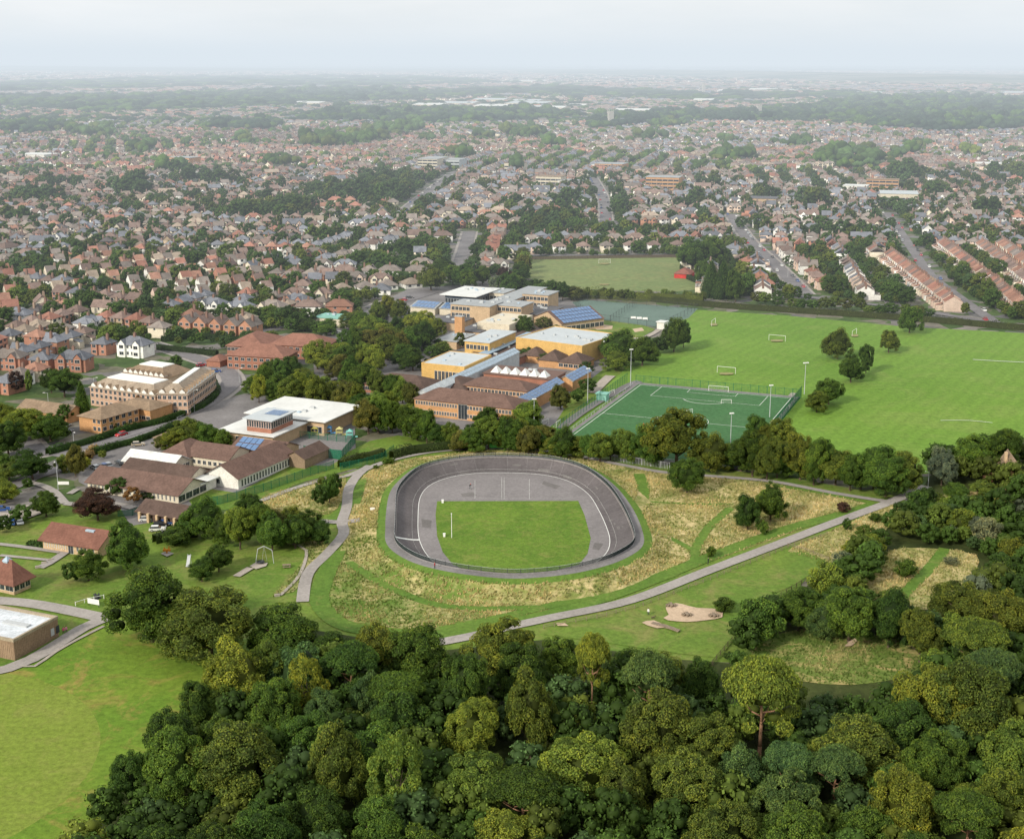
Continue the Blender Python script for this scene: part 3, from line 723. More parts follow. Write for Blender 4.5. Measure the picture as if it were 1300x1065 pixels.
Z_LAWN = 'on the lawn near the red-roofed hall'; Z_SCH = 'beside the low primary school'; Z_TRK = 'in the meadow by the cycle track'
Z_FLD = 'on the big playing field'; Z_BELT = 'in the belt beside the pitch'; Z_WOOD = 'in the wood along the bottom'
Z_RW = 'in the wood below the path junction'; Z_MAIN = 'around the large brick school'; Z_ROAD = 'beside the curving road'; Z_TOWN = 'among the houses beyond the schools'
for q in [(190, 822, 118, 116, 'oak', 'mid green', Z_LAWN), (264, 846, 134, 112, 'oak', 'olive', Z_LAWN), (163, 726, 60, 70, 'round', 'mid green', Z_LAWN),
    (122, 664, 60, 48, 'oak', 'copper', Z_LAWN), (57, 658, 38, 38, 'round', 'dark green', Z_LAWN), (27, 664, 30, 26, 'oak', 'mid green', Z_LAWN),
    (4, 678, 26, 26, 'round', 'dark green', Z_LAWN), (39, 612, 54, 44, 'oak', 'dark green', Z_LAWN), (95, 606, 30, 46, 'round', 'brown green', Z_LAWN), (80, 600, 22, 24, 'bush', 'bright green', Z_LAWN),
    (108, 596, 16, 18, 'bush', 'yellow green', Z_LAWN), (4, 640, 44, 36, 'round', 'bright green', Z_LAWN), (10, 612, 40, 30, 'oak', 'olive', Z_LAWN), (35, 622, 18, 16, 'round', 'mid green', Z_LAWN),
    (130, 583, 14, 12, 'round', 'yellow green', Z_SCH), (150, 630, 30, 26, 'round', 'dark green', Z_SCH), (168, 640, 24, 24, 'oak', 'russet', Z_SCH), (188, 636, 20, 14, 'round', 'dark green', Z_SCH),
    (258, 684, 56, 56, 'round', 'mid green', Z_LAWN), (234, 664, 26, 22, 'round', 'olive', Z_LAWN), (304, 700, 46, 62, 'tall', 'bright green', Z_LAWN), (330, 694, 48, 62, 'oak', 'mid green', Z_LAWN), (318, 662, 44, 40, 'round', 'dark green', Z_LAWN),
    (355, 690, 40, 44, 'round', 'brown green', Z_LAWN), (388, 690, 48, 46, 'oak', 'dark green', Z_LAWN), (368, 680, 34, 40, 'round', 'olive', Z_LAWN), (418, 640, 26, 40, 'round', 'mid green', Z_TRK), (406, 648, 22, 34, 'round', 'dark green', Z_TRK), (424, 628, 20, 30, 'round', 'mid green', Z_TRK), (410, 634, 20, 30, 'round', 'olive', Z_TRK),
    (283, 694, 40, 46, 'round', 'mid green', Z_LAWN), (345, 702, 44, 56, 'round', 'mid green', Z_LAWN), (374, 698, 40, 48, 'round', 'mid green', Z_LAWN), (405, 694, 34, 36, 'round', 'dark green', Z_LAWN), (222, 694, 40, 26, 'bush', 'dark green', Z_LAWN), (235, 682, 36, 30, 'round', 'dark green', Z_LAWN),
    (277, 728, 38, 42, 'round', 'dark green', Z_LAWN), (255, 740, 34, 36, 'round', 'mid green', Z_LAWN), (110, 740, 50, 46, 'oak', 'mid green', Z_LAWN), (90, 742, 26, 32, 'round', 'dark green', Z_LAWN), (360, 842, 102, 86, 'oak', 'mid green', Z_LAWN),
    (328, 842, 40, 40, 'oak', 'dark green', Z_LAWN), (420, 870, 70, 70, 'oak', 'dark green', Z_WOOD), (300, 920, 90, 110, 'round', 'yellow green', Z_WOOD), (335, 900, 70, 90, 'oak', 'bright green', Z_WOOD), (345, 955, 80, 100, 'oak', 'mid green', Z_WOOD),
    (280, 935, 60, 70, 'round', 'bright green', Z_WOOD), (390, 925, 60, 100, 'birch', 'yellow green', Z_WOOD), (300, 1035, 140, 132, 'oak', 'olive', Z_WOOD), (425, 1040, 88, 130, 'round', 'olive', Z_WOOD), (505, 1055, 90, 130, 'birch', 'bright green', Z_WOOD), (465, 930, 52, 80, 'tall', 'blue green', Z_WOOD),
    (410, 950, 60, 80, 'oak', 'blue green', Z_WOOD), (215, 1000, 90, 110, 'oak', 'dark green', Z_WOOD), (165, 1030, 60, 80, 'oak', 'dark green', Z_WOOD), (250, 940, 60, 80, 'oak', 'dark green', Z_WOOD),
    (480, 880, 90, 100, 'oak', 'olive', Z_WOOD), (530, 890, 100, 105, 'oak', 'mid green', Z_WOOD), (640, 880, 100, 100, 'oak', 'olive', Z_WOOD), (590, 930, 70, 110, 'oak', 'dark green', Z_WOOD), (675, 968, 76, 122, 'tall', 'olive', Z_WOOD),
    (752, 925, 50, 122, 'pine', 'yellow green', Z_WOOD), (824, 950, 76, 126, 'pine', 'blue green', Z_WOOD), (965, 985, 100, 152, 'pine', 'yellow green', Z_WOOD), (712, 880, 66, 76, 'oak', 'mid green', Z_WOOD), (800, 895, 70, 78, 'oak', 'dark green', Z_WOOD), (768, 890, 60, 72, 'oak', 'blue green', Z_WOOD),
    (845, 905, 64, 80, 'oak', 'olive', Z_WOOD), (888, 915, 56, 84, 'oak', 'dark green', Z_WOOD), (840, 1000, 120, 130, 'oak', 'olive', Z_WOOD), (900, 1010, 90, 110, 'oak', 'olive', Z_WOOD), (740, 1035, 120, 110, 'oak', 'bright green', Z_WOOD), (870, 1060, 110, 120, 'oak', 'olive', Z_WOOD), (610, 1040, 110, 90, 'oak', 'bright green', Z_WOOD),
    (1000, 1040, 70, 100, 'pine', 'blue green', Z_WOOD), (1060, 1045, 80, 100, 'pine', 'blue green', Z_WOOD), (1090, 1010, 130, 115, 'oak', 'olive', Z_WOOD), (1240, 880, 90, 100, 'pine', 'bright green', Z_WOOD), (1260, 920, 80, 100, 'pine', 'blue green', Z_WOOD), (1170, 845, 60, 80, 'oak', 'olive', Z_WOOD), (1230, 960, 120, 130, 'oak', 'olive', Z_WOOD), (1190, 950, 110, 120, 'oak', 'yellow green', Z_WOOD), (1290, 1020, 90, 110, 'oak', 'bright green', Z_WOOD),
    (1220, 810, 90, 80, 'oak', 'olive', Z_RW), (1270, 830, 90, 90, 'oak', 'olive', Z_RW), (1015, 805, 60, 60, 'oak', 'mid green', Z_RW), (1080, 820, 80, 80, 'oak', 'mid green', Z_RW), (1130, 826, 60, 82, 'round', 'dark green', Z_RW), (1050, 815, 50, 56, 'round', 'blue green', Z_RW),
    (873, 628, 50, 52, 'round', 'mid green', Z_TRK), (950, 675, 38, 52, 'round', 'dark green', Z_TRK), (979, 664, 46, 56, 'round', 'mid green', Z_TRK), (969, 680, 14, 20, 'bush', 'mid green', Z_TRK), (1070, 651, 18, 15, 'bush', 'copper', Z_TRK), (1075, 674, 13, 17, 'bush', 'dark green', Z_TRK), (903, 708, 14, 16, 'bush', 'mid green', Z_TRK),
    (920, 778, 28, 22, 'bush', 'dark green', Z_TRK), (1112, 664, 17, 14, 'bush', 'dark green', Z_TRK), (1098, 690, 26, 26, 'round', 'bright green', Z_RW), (1084, 706, 26, 22, 'bush', 'yellow green', Z_RW), (1152, 735, 32, 28, 'bush', 'mid green', Z_RW), (1125, 765, 22, 16, 'bush', 'dark green', Z_RW), (1208, 718, 22, 12, 'bush', 'grey green', Z_RW),
    (1064, 457, 38, 42, 'round', 'olive', Z_FLD), (1081, 487, 33, 42, 'round', 'dark green', Z_FLD), (1100, 475, 22, 40, 'tall', 'dark green', Z_FLD), (1053, 515, 38, 38, 'round', 'mid green', Z_FLD), (1038, 525, 36, 32, 'oak', 'olive', Z_FLD), (1129, 449, 29, 32, 'oak', 'olive', Z_FLD), (1156, 424, 35, 38, 'oak', 'mid green', Z_FLD),
    (856, 448, 38, 48, 'round', 'dark green', Z_MAIN), (868, 442, 22, 38, 'round', 'dark green', Z_MAIN), (787, 461, 50, 46, 'round', 'mid green', Z_MAIN), (816, 466, 42, 42, 'round', 'mid green', Z_MAIN), (838, 450, 24, 24, 'round', 'dark green', Z_MAIN), (782, 472, 38, 28, 'round', 'bright green', Z_MAIN), (820, 448, 22, 22, 'round', 'dark green', Z_MAIN),
    (665, 428, 32, 30, 'round', 'mid green', Z_MAIN), (690, 421, 24, 20, 'round', 'brown green', Z_MAIN), (706, 424, 20, 12, 'bush', 'dark green', Z_MAIN), (722, 426, 20, 10, 'bush', 'mid green', Z_MAIN), (670, 458, 26, 18, 'round', 'dark green', Z_MAIN), (690, 462, 22, 14, 'bush', 'dark green', Z_MAIN),
    (712, 522, 30, 36, 'round', 'brown green', Z_MAIN), (668, 545, 42, 40, 'round', 'bright green', Z_MAIN), (744, 478, 20, 20, 'round', 'dark green', Z_MAIN), (746, 500, 24, 22, 'round', 'mid green', Z_MAIN), (734, 512, 18, 20, 'round', 'mid green', Z_MAIN), (584, 443, 16, 22, 'round', 'olive', Z_MAIN), (560, 452, 30, 20, 'round', 'bright green', Z_MAIN), (548, 456, 22, 18, 'round', 'mid green', Z_MAIN),
    (547, 370, 34, 36, 'round', 'olive', Z_MAIN), (632, 368, 26, 20, 'round', 'grey green', Z_MAIN), (612, 362, 24, 26, 'round', 'mid green', Z_MAIN), (640, 366, 26, 30, 'round', 'copper', Z_MAIN),
    (880, 345, 44, 46, 'round', 'mid green', Z_MAIN), (903, 342, 48, 46, 'round', 'mid green', Z_MAIN), (903, 378, 28, 48, 'cone', 'dark green', Z_MAIN), (918, 380, 28, 50, 'cone', 'dark green', Z_MAIN), (934, 384, 28, 44, 'round', 'dark green', Z_MAIN), (895, 362, 26, 36, 'round', 'mid green', Z_MAIN),
    (860, 596, 94, 84, 'oak', 'olive', Z_BELT), (825, 592, 50, 56, 'round', 'mid green', Z_BELT), (905, 602, 52, 54, 'round', 'olive', Z_BELT), (1147, 628, 56, 60, 'round', 'olive', Z_BELT), (1197, 618, 42, 54, 'round', 'grey green', Z_RW), (1235, 606, 64, 62, 'oak', 'mid green', Z_RW), (1275, 598, 50, 60, 'oak', 'dark green', Z_RW), (1215, 636, 34, 26, 'round', 'mid green', Z_RW), (1250, 634, 40, 26, 'oak', 'olive', Z_RW),
    (104, 532, 24, 50, 'cone', 'mid green', Z_ROAD), (37, 502, 12, 34, 'cone', 'bright green', Z_ROAD), (20, 500, 24, 30, 'round', 'copper', Z_ROAD), (80, 506, 46, 42, 'oak', 'dark green', Z_ROAD), (64, 500, 30, 34, 'round', 'dark green', Z_ROAD), (82, 538, 20, 26, 'round', 'dark green', Z_ROAD),
    (30, 560, 60, 48, 'oak', 'bright green', Z_ROAD), (62, 562, 50, 42, 'oak', 'mid green', Z_ROAD), (8, 580, 50, 50, 'round', 'dark green', Z_ROAD), (8, 545, 40, 36, 'round', 'bright green', Z_ROAD), (0, 600, 34, 30, 'round', 'mid green', Z_ROAD),
    (180, 524, 20, 26, 'birch', 'russet', Z_ROAD), (116, 546, 16, 14, 'bush', 'brown green', Z_ROAD), (140, 546, 22, 18, 'bush', 'brown green', Z_ROAD), (240, 572, 50, 46, 'round', 'olive', Z_SCH), (262, 572, 44, 40, 'round', 'mid green', Z_SCH), (220, 574, 40, 36, 'round', 'olive', Z_SCH), (282, 574, 30, 32, 'round', 'mid green', Z_SCH), (205, 572, 24, 20, 'round', 'brown green', Z_SCH)]:
    T(*q)
# the belt between the school, the pitch and the cycle track
rb = random.Random(4)
def belt(pts, n, w, h, zone, cols, kinds=('round', 'oak'), jit=5):
    L = spline(pts, 2.0)
    for k in range(n):
        t = (k + .5) / n * (len(L) - 1); p = L[int(t)]
        ww = w * rb.uniform(.75, 1.3)
        T(p[0] + rb.uniform(-3, 3), p[1] + rb.uniform(-jit, jit), ww, h * rb.uniform(.75, 1.25), rb.choice(kinds), rb.choice(cols), zone)
MIX = ['mid green', 'mid green', 'olive', 'bright green', 'brown green', 'bright green', 'dark green']
belt([(650, 575), (700, 579), (760, 585), (830, 590)], 12, 34, 38, Z_BELT, MIX)
belt([(925, 602), (980, 608), (1040, 618), (1130, 630)], 14, 50, 54, Z_BELT, ['olive', 'mid green', 'dark green', 'mid green'])
belt([(960, 560), (985, 575), (1010, 592)], 4, 40, 42, Z_BELT, ['olive', 'mid green'])
belt([(465, 548), (520, 560), (580, 570), (650, 572)], 13, 36, 40, Z_MAIN, MIX)
belt([(440, 525), (480, 532), (510, 536), (530, 548)], 8, 36, 36, Z_MAIN, MIX)
belt([(600, 560), (640, 562), (700, 566)], 6, 34, 36, Z_MAIN, MIX)
belt([(325, 512), (360, 514), (420, 518), (455, 520)], 8, 30, 36, Z_MAIN, ['olive', 'brown green', 'mid green', 'yellow green'])
belt([(318, 500), (345, 505), (380, 508)], 5, 26, 34, Z_MAIN, ['bright green', 'mid green'])
belt([(400, 468), (430, 472), (470, 470), (482, 474)], 8, 38, 34, Z_MAIN, ['bright green', 'yellow green', 'mid green'])
belt([(340, 482), (370, 484), (400, 500), (430, 506)], 7, 30, 28, Z_MAIN, MIX)
belt([(450, 420), (470, 436), (500, 440), (540, 444)], 11, 34, 34, Z_MAIN, MIX)
belt([(480, 412), (510, 414), (530, 424), (560, 430)], 7, 30, 30, Z_MAIN, ['yellow green', 'olive', 'bright green'])
belt([(440, 452), (470, 456), (500, 462), (530, 470)], 9, 36, 34, Z_MAIN, MIX)
belt([(430, 490), (470, 500), (510, 512), (528, 520)], 9, 34, 34, Z_MAIN, MIX)
belt([(455, 438), (490, 448), (525, 452)], 7, 30, 32, Z_MAIN, MIX)
belt([(340, 415), (370, 418), (420, 430)], 6, 26, 22, Z_MAIN, ['dark green', 'mid green'])
belt([(705, 376), (770, 380), (895, 384)], 26, 12, 13, Z_MAIN, ['yellow green', 'bright green', 'olive'], jit=1)
belt([(640, 372), (690, 378), (730, 382)], 8, 26, 24, Z_MAIN, ['mid green', 'brown green', 'dark green'], jit=3)
belt([(560, 360), (600, 366)], 4, 30, 30, Z_MAIN, ['dark green', 'mid green'])
belt([(960, 388), (1000, 392), (1100, 398), (1180, 402)], 16, 20, 16, Z_TOWN, MIX, ('round', 'oak', 'bush'), 3)
belt([(655, 368), (664, 350), (662, 330)], 6, 24, 22, Z_TOWN, MIX)
belt([(480, 600 - 8), (500, 588), (470, 600)], 3, 10, 8, Z_SCH, ['mid green'], ('bush',), 2)

# fill of the woods
def dist_ok(x, y, R, k=.78):
    for t in TREES:
        if (t[0] - x) ** 2 + (t[1] - y) ** 2 < ((t[2] + R) * k) ** 2: return False
    return True
def wood(px, n, R, H, zone, cols, kinds, k=.72, holes=(), seed=1):
    rg = random.Random(seed); P = [G(*p) for p in px]; xs = [p[0] for p in P]; ys = [p[1] for p in P]; c = 0
    for _ in range(n):
        x = rg.uniform(min(xs), max(xs)); y = rg.uniform(min(ys), max(ys)); r = rg.uniform(*R)
        if not inside(P, [x], [y])[0] or any(inside(h, [x], [y])[0] for h in holes): continue
        if not in_view(x, y, 10, 170) or not dist_ok(x, y, r, k): continue
        add_tree(x, y, r, r * rg.uniform(*H), rg.choice(kinds), rg.choice(cols), zone); c += 1
    return c
WC = ['dark green', 'dark green', 'dark green', 'mid green', 'mid green', 'mid green', 'mid green', 'olive', 'bright green', 'bright green', 'yellow green', 'blue green']
HOLE = [[G(*p) for p in q] for q in ([(575, 985), (620, 960), (670, 985), (650, 1020), (590, 1020)], [(1092, 748), (1128, 705), (1245, 710), (1225, 770), (1180, 792), (1110, 780)], [(1258, 600), (1320, 600), (1320, 616), (1262, 616)], [(935, 850), (985, 812), (1140, 820), (1180, 860), (1090, 905), (960, 890)])]
wood([(90, 1230), (110, 1080), (150, 1020), (230, 975), (270, 920), (310, 885), (420, 868), (540, 888), (600, 872), (650, 862), (720, 874), (800, 882), (880, 895), (950, 908), (1060, 925), (1150, 915), (1200, 870), (1360, 850), (1560, 850), (1700, 1230)], 9000, (3.0, 6.4), (1.7, 2.5), Z_WOOD, WC, ['oak', 'oak', 'oak', 'round', 'tall', 'oak', 'pine'], .62, HOLE, 3)
wood([(925, 855), (960, 815), (1000, 785), (1050, 745), (1085, 715), (1115, 690), (1130, 700), (1100, 745), (1110, 790), (1200, 812), (1250, 770), (1262, 712), (1235, 700), (1150, 690), (1120, 672), (1165, 652), (1250, 655), (1560, 660), (1560, 900), (1200, 890), (1150, 850), (1110, 812), (1020, 800), (985, 812), (955, 840), (935, 862)], 7000, (2.2, 5.0), (1.6, 2.3), Z_RW, WC + ['grey green'], ['oak', 'round', 'round', 'bush', 'tall'], .60, HOLE[1:], 4)
wood([(1170, 606), (1200, 590), (1245, 575), (1560, 570), (1560, 640), (1300, 650), (1275, 622), (1240, 625)], 900, (3.5, 5.5), (1.5, 2.0), Z_RW, ['dark green', 'mid green', 'olive'], ['oak', 'round'], .7, HOLE[1:], 5)
wood([(1165, 640), (1290, 632), (1300, 660), (1180, 662)], 500, (1.0, 2.4), (1.1, 1.6), Z_RW, MIX, ['bush', 'round'], .7, HOLE[2:], 6)
wood([(915, 840), (950, 806), (1000, 775), (1040, 748), (1050, 760), (1005, 790), (960, 815), (930, 845)], 900, (1.0, 2.2), (1.1, 1.8), Z_RW, ['mid green', 'dark green'], ['bush', 'round'], .7, (), 7)
# ================================================================== OCCUPANCY (so nothing is built through anything else)
OCC = set()
def cells(x, y, w, d, ang, grow=1.0):
    ca, sa = math.cos(ang), math.sin(ang); hw, hd = w / 2 + grow, d / 2 + grow
    for i in range(int(2 * hw / 2.5) + 2):
        for j in range(int(2 * hd / 2.5) + 2):
            a = min(-hw + i * 2.5, hw); b = min(-hd + j * 2.5, hd)
            yield (int((x + a * ca - b * sa) // 3), int((y + a * sa + b * ca) // 3))
def occupy(x, y, w, d, ang, grow=0.0): OCC.update(cells(x, y, w, d, ang, grow))
def free(x, y, w, d, ang, grow=0.5): return not any(c in OCC for c in cells(x, y, w, d, ang, grow))
for L, w in ROADS_G:
    for p in L:
        for i in range(-int(w / 2 + 2), int(w / 2 + 3), 2):
            for j in range(-int(w / 2 + 2), int(w / 2 + 3), 2): OCC.add((int((p[0] + i) // 3), int((p[1] + j) // 3)))

# ================================================================== LARGE BUILDINGS
COL = dict(brick=(0.34, 0.16, 0.11), orange=(0.52, 0.29, 0.14), buff=(0.52, 0.38, 0.24), pinkbrick=(0.50, 0.34, 0.25), paletan=(0.32, 0.26, 0.20), yellow=(0.62, 0.40, 0.14), cream=(0.62, 0.56, 0.44), white=(0.70, 0.69, 0.64),
    brown=(0.155, 0.098, 0.080), dbrown=(0.11, 0.075, 0.062), red=(0.24, 0.10, 0.075), hallred=(0.20, 0.095, 0.07), grey=(0.34, 0.36, 0.37), lgrey=(0.48, 0.52, 0.54), dgrey=(0.12, 0.12, 0.13), slate=(0.15, 0.17, 0.21), wroof=(0.66, 0.67, 0.65),
    cedar=(0.30, 0.21, 0.14), terracotta=(0.26, 0.13, 0.095), tan=(0.26, 0.19, 0.13), blue=(0.12, 0.21, 0.38), glassblue=(0.28, 0.38, 0.48), green=(0.22, 0.45, 0.38), darkglass=(0.05, 0.07, 0.10))
WIN = {}
def win_mesh(ww, wh, split=2):
    k = (round(ww, 2), round(wh, 2), split)
    if k not in WIN:
        b = MB(); b.box(-ww / 2, ww / 2, -.06, .02, 0, wh, 0); t = .065
        n = max(1, split); pw = (ww - t * (n + 1)) / n
        for i in range(n):
            x0 = -ww / 2 + t + i * (pw + t); b.box(x0, x0 + pw, -.085, -.05, t, wh - t, 1)
        me = b.mesh('window'); me.materials.append(M['white']); me.materials.append(M['glass']); WIN[k] = me
    return WIN[k]
def put(name, me, parent, loc, rz=0.0, color=None):
    o = bpy.data.objects.new(name, me); C.objects.link(o); o.parent = parent; o.location = loc; o.rotation_euler.z = rz
    if color: o.color = (*color, 1)
    return o
def win_row(root, blk, side, n, z0, wh=1.3, ww=None, a0=0.0, a1=1.0, gap=.25, split=2, name='window'):
    x0, x1, y0, y1 = blk
    ln = {'f': x1 - x0, 'b': x1 - x0, 'l': y1 - y0, 'r': y1 - y0}[side]; s0, s1 = a0 * ln, a1 * ln; st = (s1 - s0) / n
    ww = ww or st - gap; me = win_mesh(ww, wh, split)
    for k in range(n):
        c = s0 + st * (k + .5)
        loc, rz = {'f': ((x0 + c, y0, z0), 0), 'b': ((x1 - c, y1, z0), math.pi), 'l': ((x0, y1 - c, z0), -math.pi / 2), 'r': ((x1, y0 + c, z0), math.pi / 2)}[side]
        put(name, me, root, loc, rz)
def roof_shape(b, x0, x1, y0, y1, h, kind, rise, axis='x', ov=.5, m=0, inset=None):
    X0, X1, Y0, Y1 = x0 - ov, x1 + ov, y0 - ov, y1 + ov; t = .18
    if kind == 'flat':
        b.box(X0, X1, Y0, Y1, h + .01, h + .32, m)
    elif kind == 'gable':
        if axis == 'x':
            yc = (y0 + y1) / 2
            for s, ye in ((0, Y0), (1, Y1)):
                q = [(X0, ye, h - .12), (X1, ye, h - .12), (X1, yc, h + rise), (X0, yc, h + rise)]
                if s: q = q[::-1]
                b.face(q, m)
            b.face([(X0, Y0, h - .12), (X0, yc, h + rise), (X0, Y1, h - .12), (X0, Y1, h - .3), (X0, yc, h + rise - .2), (X0, Y0, h - .3)], m)
            b.face([(X1, Y0, h - .12), (X1, yc, h + rise), (X1, Y1, h - .12), (X1, Y1, h - .3), (X1, yc, h + rise - .2), (X1, Y0, h - .3)][::-1], m)
            b.face([(X0, Y0, h - .3), (X1, Y0, h - .3), (X1, Y0, h - .12), (X0, Y0, h - .12)], m)
        else:
            xc = (x0 + x1) / 2
            b.face([(X0, Y1, h - .12), (X0, Y0, h - .12), (xc, Y0, h + rise), (xc, Y1, h + rise)], m)
            b.face([(X1, Y0, h - .12), (X1, Y1, h - .12), (xc, Y1, h + rise), (xc, Y0, h + rise)], m)
            b.face([(X0, Y0, h - .12), (X0, Y0, h - .3), (xc, Y0, h + rise - .2), (X1, Y0, h - .3), (X1, Y0, h - .12), (xc, Y0, h + rise)], m)
    elif kind == 'hip':
        w, d = X1 - X0, Y1 - Y0; r = inset if inset is not None else min(w, d) / 2
        if w >= d: p, q = (X0 + r, (Y0 + Y1) / 2), (X1 - r, (Y0 + Y1) / 2)
        else: p, q = ((X0 + X1) / 2, Y0 + r), ((X0 + X1) / 2, Y1 - r)
        z0, z1 = h - .12, h + rise; A, B, Cc, D = (X0, Y0, z0), (X1, Y0, z0), (X1, Y1, z0), (X0, Y1, z0); Pp, Q = (*p, z1), (*q, z1)
        if w >= d:
            b.face([A, B, Q, Pp], m); b.face([Cc, D, Pp, Q], m); b.face([B, Cc, Q], m); b.face([D, A, Pp], m)
        else:
            b.face([A, B, Pp], m); b.face([Cc, D, Q], m); b.face([B, Cc, Q, Pp], m); b.face([D, A, Pp, Q], m)
        for u, v in ((A, B), (B, Cc), (Cc, D), (D, A)): b.face([(u[0], u[1], h - .3), (v[0], v[1], h - .3), v, u], m)
    elif kind == 'mansard':
        i = 4.4; z1 = h + rise
        o = [(X0, Y0), (X1, Y0), (X1, Y1), (X0, Y1)]; n = [(X0 + i, Y0 + i), (X1 - i, Y0 + i), (X1 - i, Y1 - i), (X0 + i, Y1 - i)]
        for k in range(4):
            j = (k + 1) % 4; b.face([(*o[k], h - .1), (*o[j], h - .1), (*n[j], z1), (*n[k], z1)], m)
        b.face([(*p, z1) for p in n], m)
def wall_shape(b, x0, x1, y0, y1, h, kind, rise, axis='x', m=0):
    b.box(x0, x1, y0, y1, -.3, h, m)
    if kind == 'gable':
        if axis == 'x':
            for x in (x0, x1): b.face([(x, y0, h), (x, y1, h), (x, (y0 + y1) / 2, h + rise - .22)], m)
        else:
            for y in (y0, y1): b.face([(x0, y, h), (x1, y, h), ((x0 + x1) / 2, y, h + rise - .22)], m)
def block(root, x0, x1, y0, y1, h, kind='flat', rise=0, axis='x', wall='buff', roof='grey', ov=.4, parapet=0):
    b = MB(); wall_shape(b, x0, x1, y0, y1, h, kind, rise, axis); b.build('wall', 'wall', root, COL[wall])
    r = MB(); roof_shape(r, x0, x1, y0, y1, h, kind, rise, axis, ov if not parapet else -.3)
    ro = r.build('roof', 'flatroof' if kind == 'flat' else 'roof', root, COL[roof])
    if kind == 'flat' and (x1 - x0) * (y1 - y0) > 120 and h < 12 and math.hypot(*root.location[:2]) < 900:
        ru = random.Random(int((x1 - x0) * 97 + (y1 - y0) * 31))
        if 'UNIT' not in WIN:
            q = MB(); q.box(-.9, .9, -.6, .6, 0, .55); q.box(-.7, .7, -.4, .4, .55, .7); WIN['UNIT'] = q.mesh('roof_unit'); WIN['UNIT'].materials.append(M['steel'])
            q = MB(); q.box(-.6, .6, -.6, .6, 0, .3); q.box(-.5, .5, -.5, .5, .3, .42); WIN['SKYL'] = q.mesh('rooflight'); WIN['SKYL'].materials.append(M['skylight'])
        for k in range(ru.randint(3, 7)):
            s_ = ru.random() < .5; put('roof_unit' if s_ else 'rooflight', WIN['UNIT' if s_ else 'SKYL'], root, (ru.uniform(x0 + 2.5, x1 - 2.5), ru.uniform(y0 + 2.5, y1 - 2.5), h + .3), 0)
    if parapet:
        p = MB(); t = .35; z0, z1 = h - .02, h + parapet
        p.box(x0 - .04, x1 + .04, y0 - .04, y0 + t, z0, z1); p.box(x0 - .04, x1 + .04, y1 - t, y1 + .04, z0, z1); p.box(x0 - .04, x0 + t, y0 + t, y1 - t, z0, z1); p.box(x1 - t, x1 + .04, y0 + t, y1 - t, z0, z1)
        p.build('parapet', 'wall', root, COL[wall])
    return ro
def site(p0, p1, dd, h, ang=None):
    """frame of a rectangular block from its near-left and near-right wall-top points"""
    A, B = np.array(G(*p0, h)), np.array(G(*p1, h)); w = float(np.linalg.norm(B - A))
    a = math.atan2(B[1] - A[1], B[0] - A[0]) if ang is None else ang
    n = np.array([-math.sin(a), math.cos(a)])
    if isinstance(dd, tuple): dd = float(np.dot(np.array(G(*dd, h)) - A, n))
    return A, w, abs(dd), a
def bld(name, label, cat, p0, p1, dd, h, ang=None, group=None, **k):
    A, w, d, a = site(p0, p1, dd, h, ang)
    r = thing(name, label, cat, (A[0], A[1], 0), a, group)
    ro = block(r, 0, w, 0, d, h, **k)
    ca, sa = math.cos(a), math.sin(a)
    occupy(A[0] + w / 2 * ca - d / 2 * sa, A[1] + w / 2 * sa + d / 2 * ca, w, d, a, 1)
    return r, (0, w, 0, d), ro
def panels(root, quads, name='solar_panel', mat='panel'):
    """rows of panels laid on a sloping quad given by 4 corners (a,b near edge, c,d far edge)"""
    for (a, b, c, d, nu, nv) in quads:
        a, b, c, d = map(Vector, (a, b, c, d)); n = (b - a).cross(d - a).normalized() * .12
        for i in range(nu):
            for j in range(nv):
                def q(u, v): return a * (1 - u) * (1 - v) + b * u * (1 - v) + c * u * v + d * (1 - u) * v + n
                u0, u1, v0, v1 = (i + .05) / nu, (i + .95) / nu, (j + .06) / nv, (j + .94) / nv
                m = MB(); p = [q(u0, v0), q(u1, v0), q(u1, v1), q(u0, v1)]; m.face(p, 0)
                m.build(name, mat, root)

# ---- the large brick school
FA, FB = G(526, 505, 6), G(652, 519, 6); SA = math.atan2(FB[1] - FA[1], FB[0] - FA[0])
W_ = 'school wing'
r, B_, _ = bld('school_wing', 'long two-storey orange brick school wing with brown hipped roof and window bands facing the trees', W_, (526, 505), (652, 519), 13, 6.0, kind='hip', rise=3.0, wall='orange', roof='brown')
for z in (.9, 3.9): win_row(r, B_, 'f', 16, z, 1.35, a0=.01, a1=.44, split=2); win_row(r, B_, 'f', 14, z, 1.35, a0=.53, a1=.98, split=2)
win_row(r, B_, 'f', 1, .3, 5.2, 3.4, a0=.47, a1=.52, split=3, name='stair_window')
win_row(r, B_, 'r', 3, 3.9, 1.3, 1.8)
r, B_, _ = bld('school_wing', 'single-storey brown hipped wing of the brick school reaching towards the car park trees', W_, (463, 486), (526, 499), 15, 3.6, SA, kind='hip', rise=3.0, wall='brick', roof='dbrown')
win_row(r, B_, 'f', 12, 1.1, 1.3)
r, B_, _ = bld('school_wing', 'two-storey courtyard wing with a white window band beneath a brown roof', W_, (588, 488), (668, 497), 11, 6.0, SA, kind='hip', rise=2.4, wall='orange', roof='brown')
win_row(r, B_, 'f', 18, 3.8, 1.4)
r, B_, _ = bld('school_wing', 'brown-roofed link wing left of the glazed spine roof behind the front wing', W_, (548, 490), (588, 495), 16, 5.0, SA, kind='hip', rise=2.6, wall='brick', roof='dbrown')
r, B_, _ = bld('school_wing', 'low wing topped by a row of white pyramid rooflights', W_, (614, 474), (699, 483), 14, 5.6, SA, kind='flat', wall='brick', roof='brown')
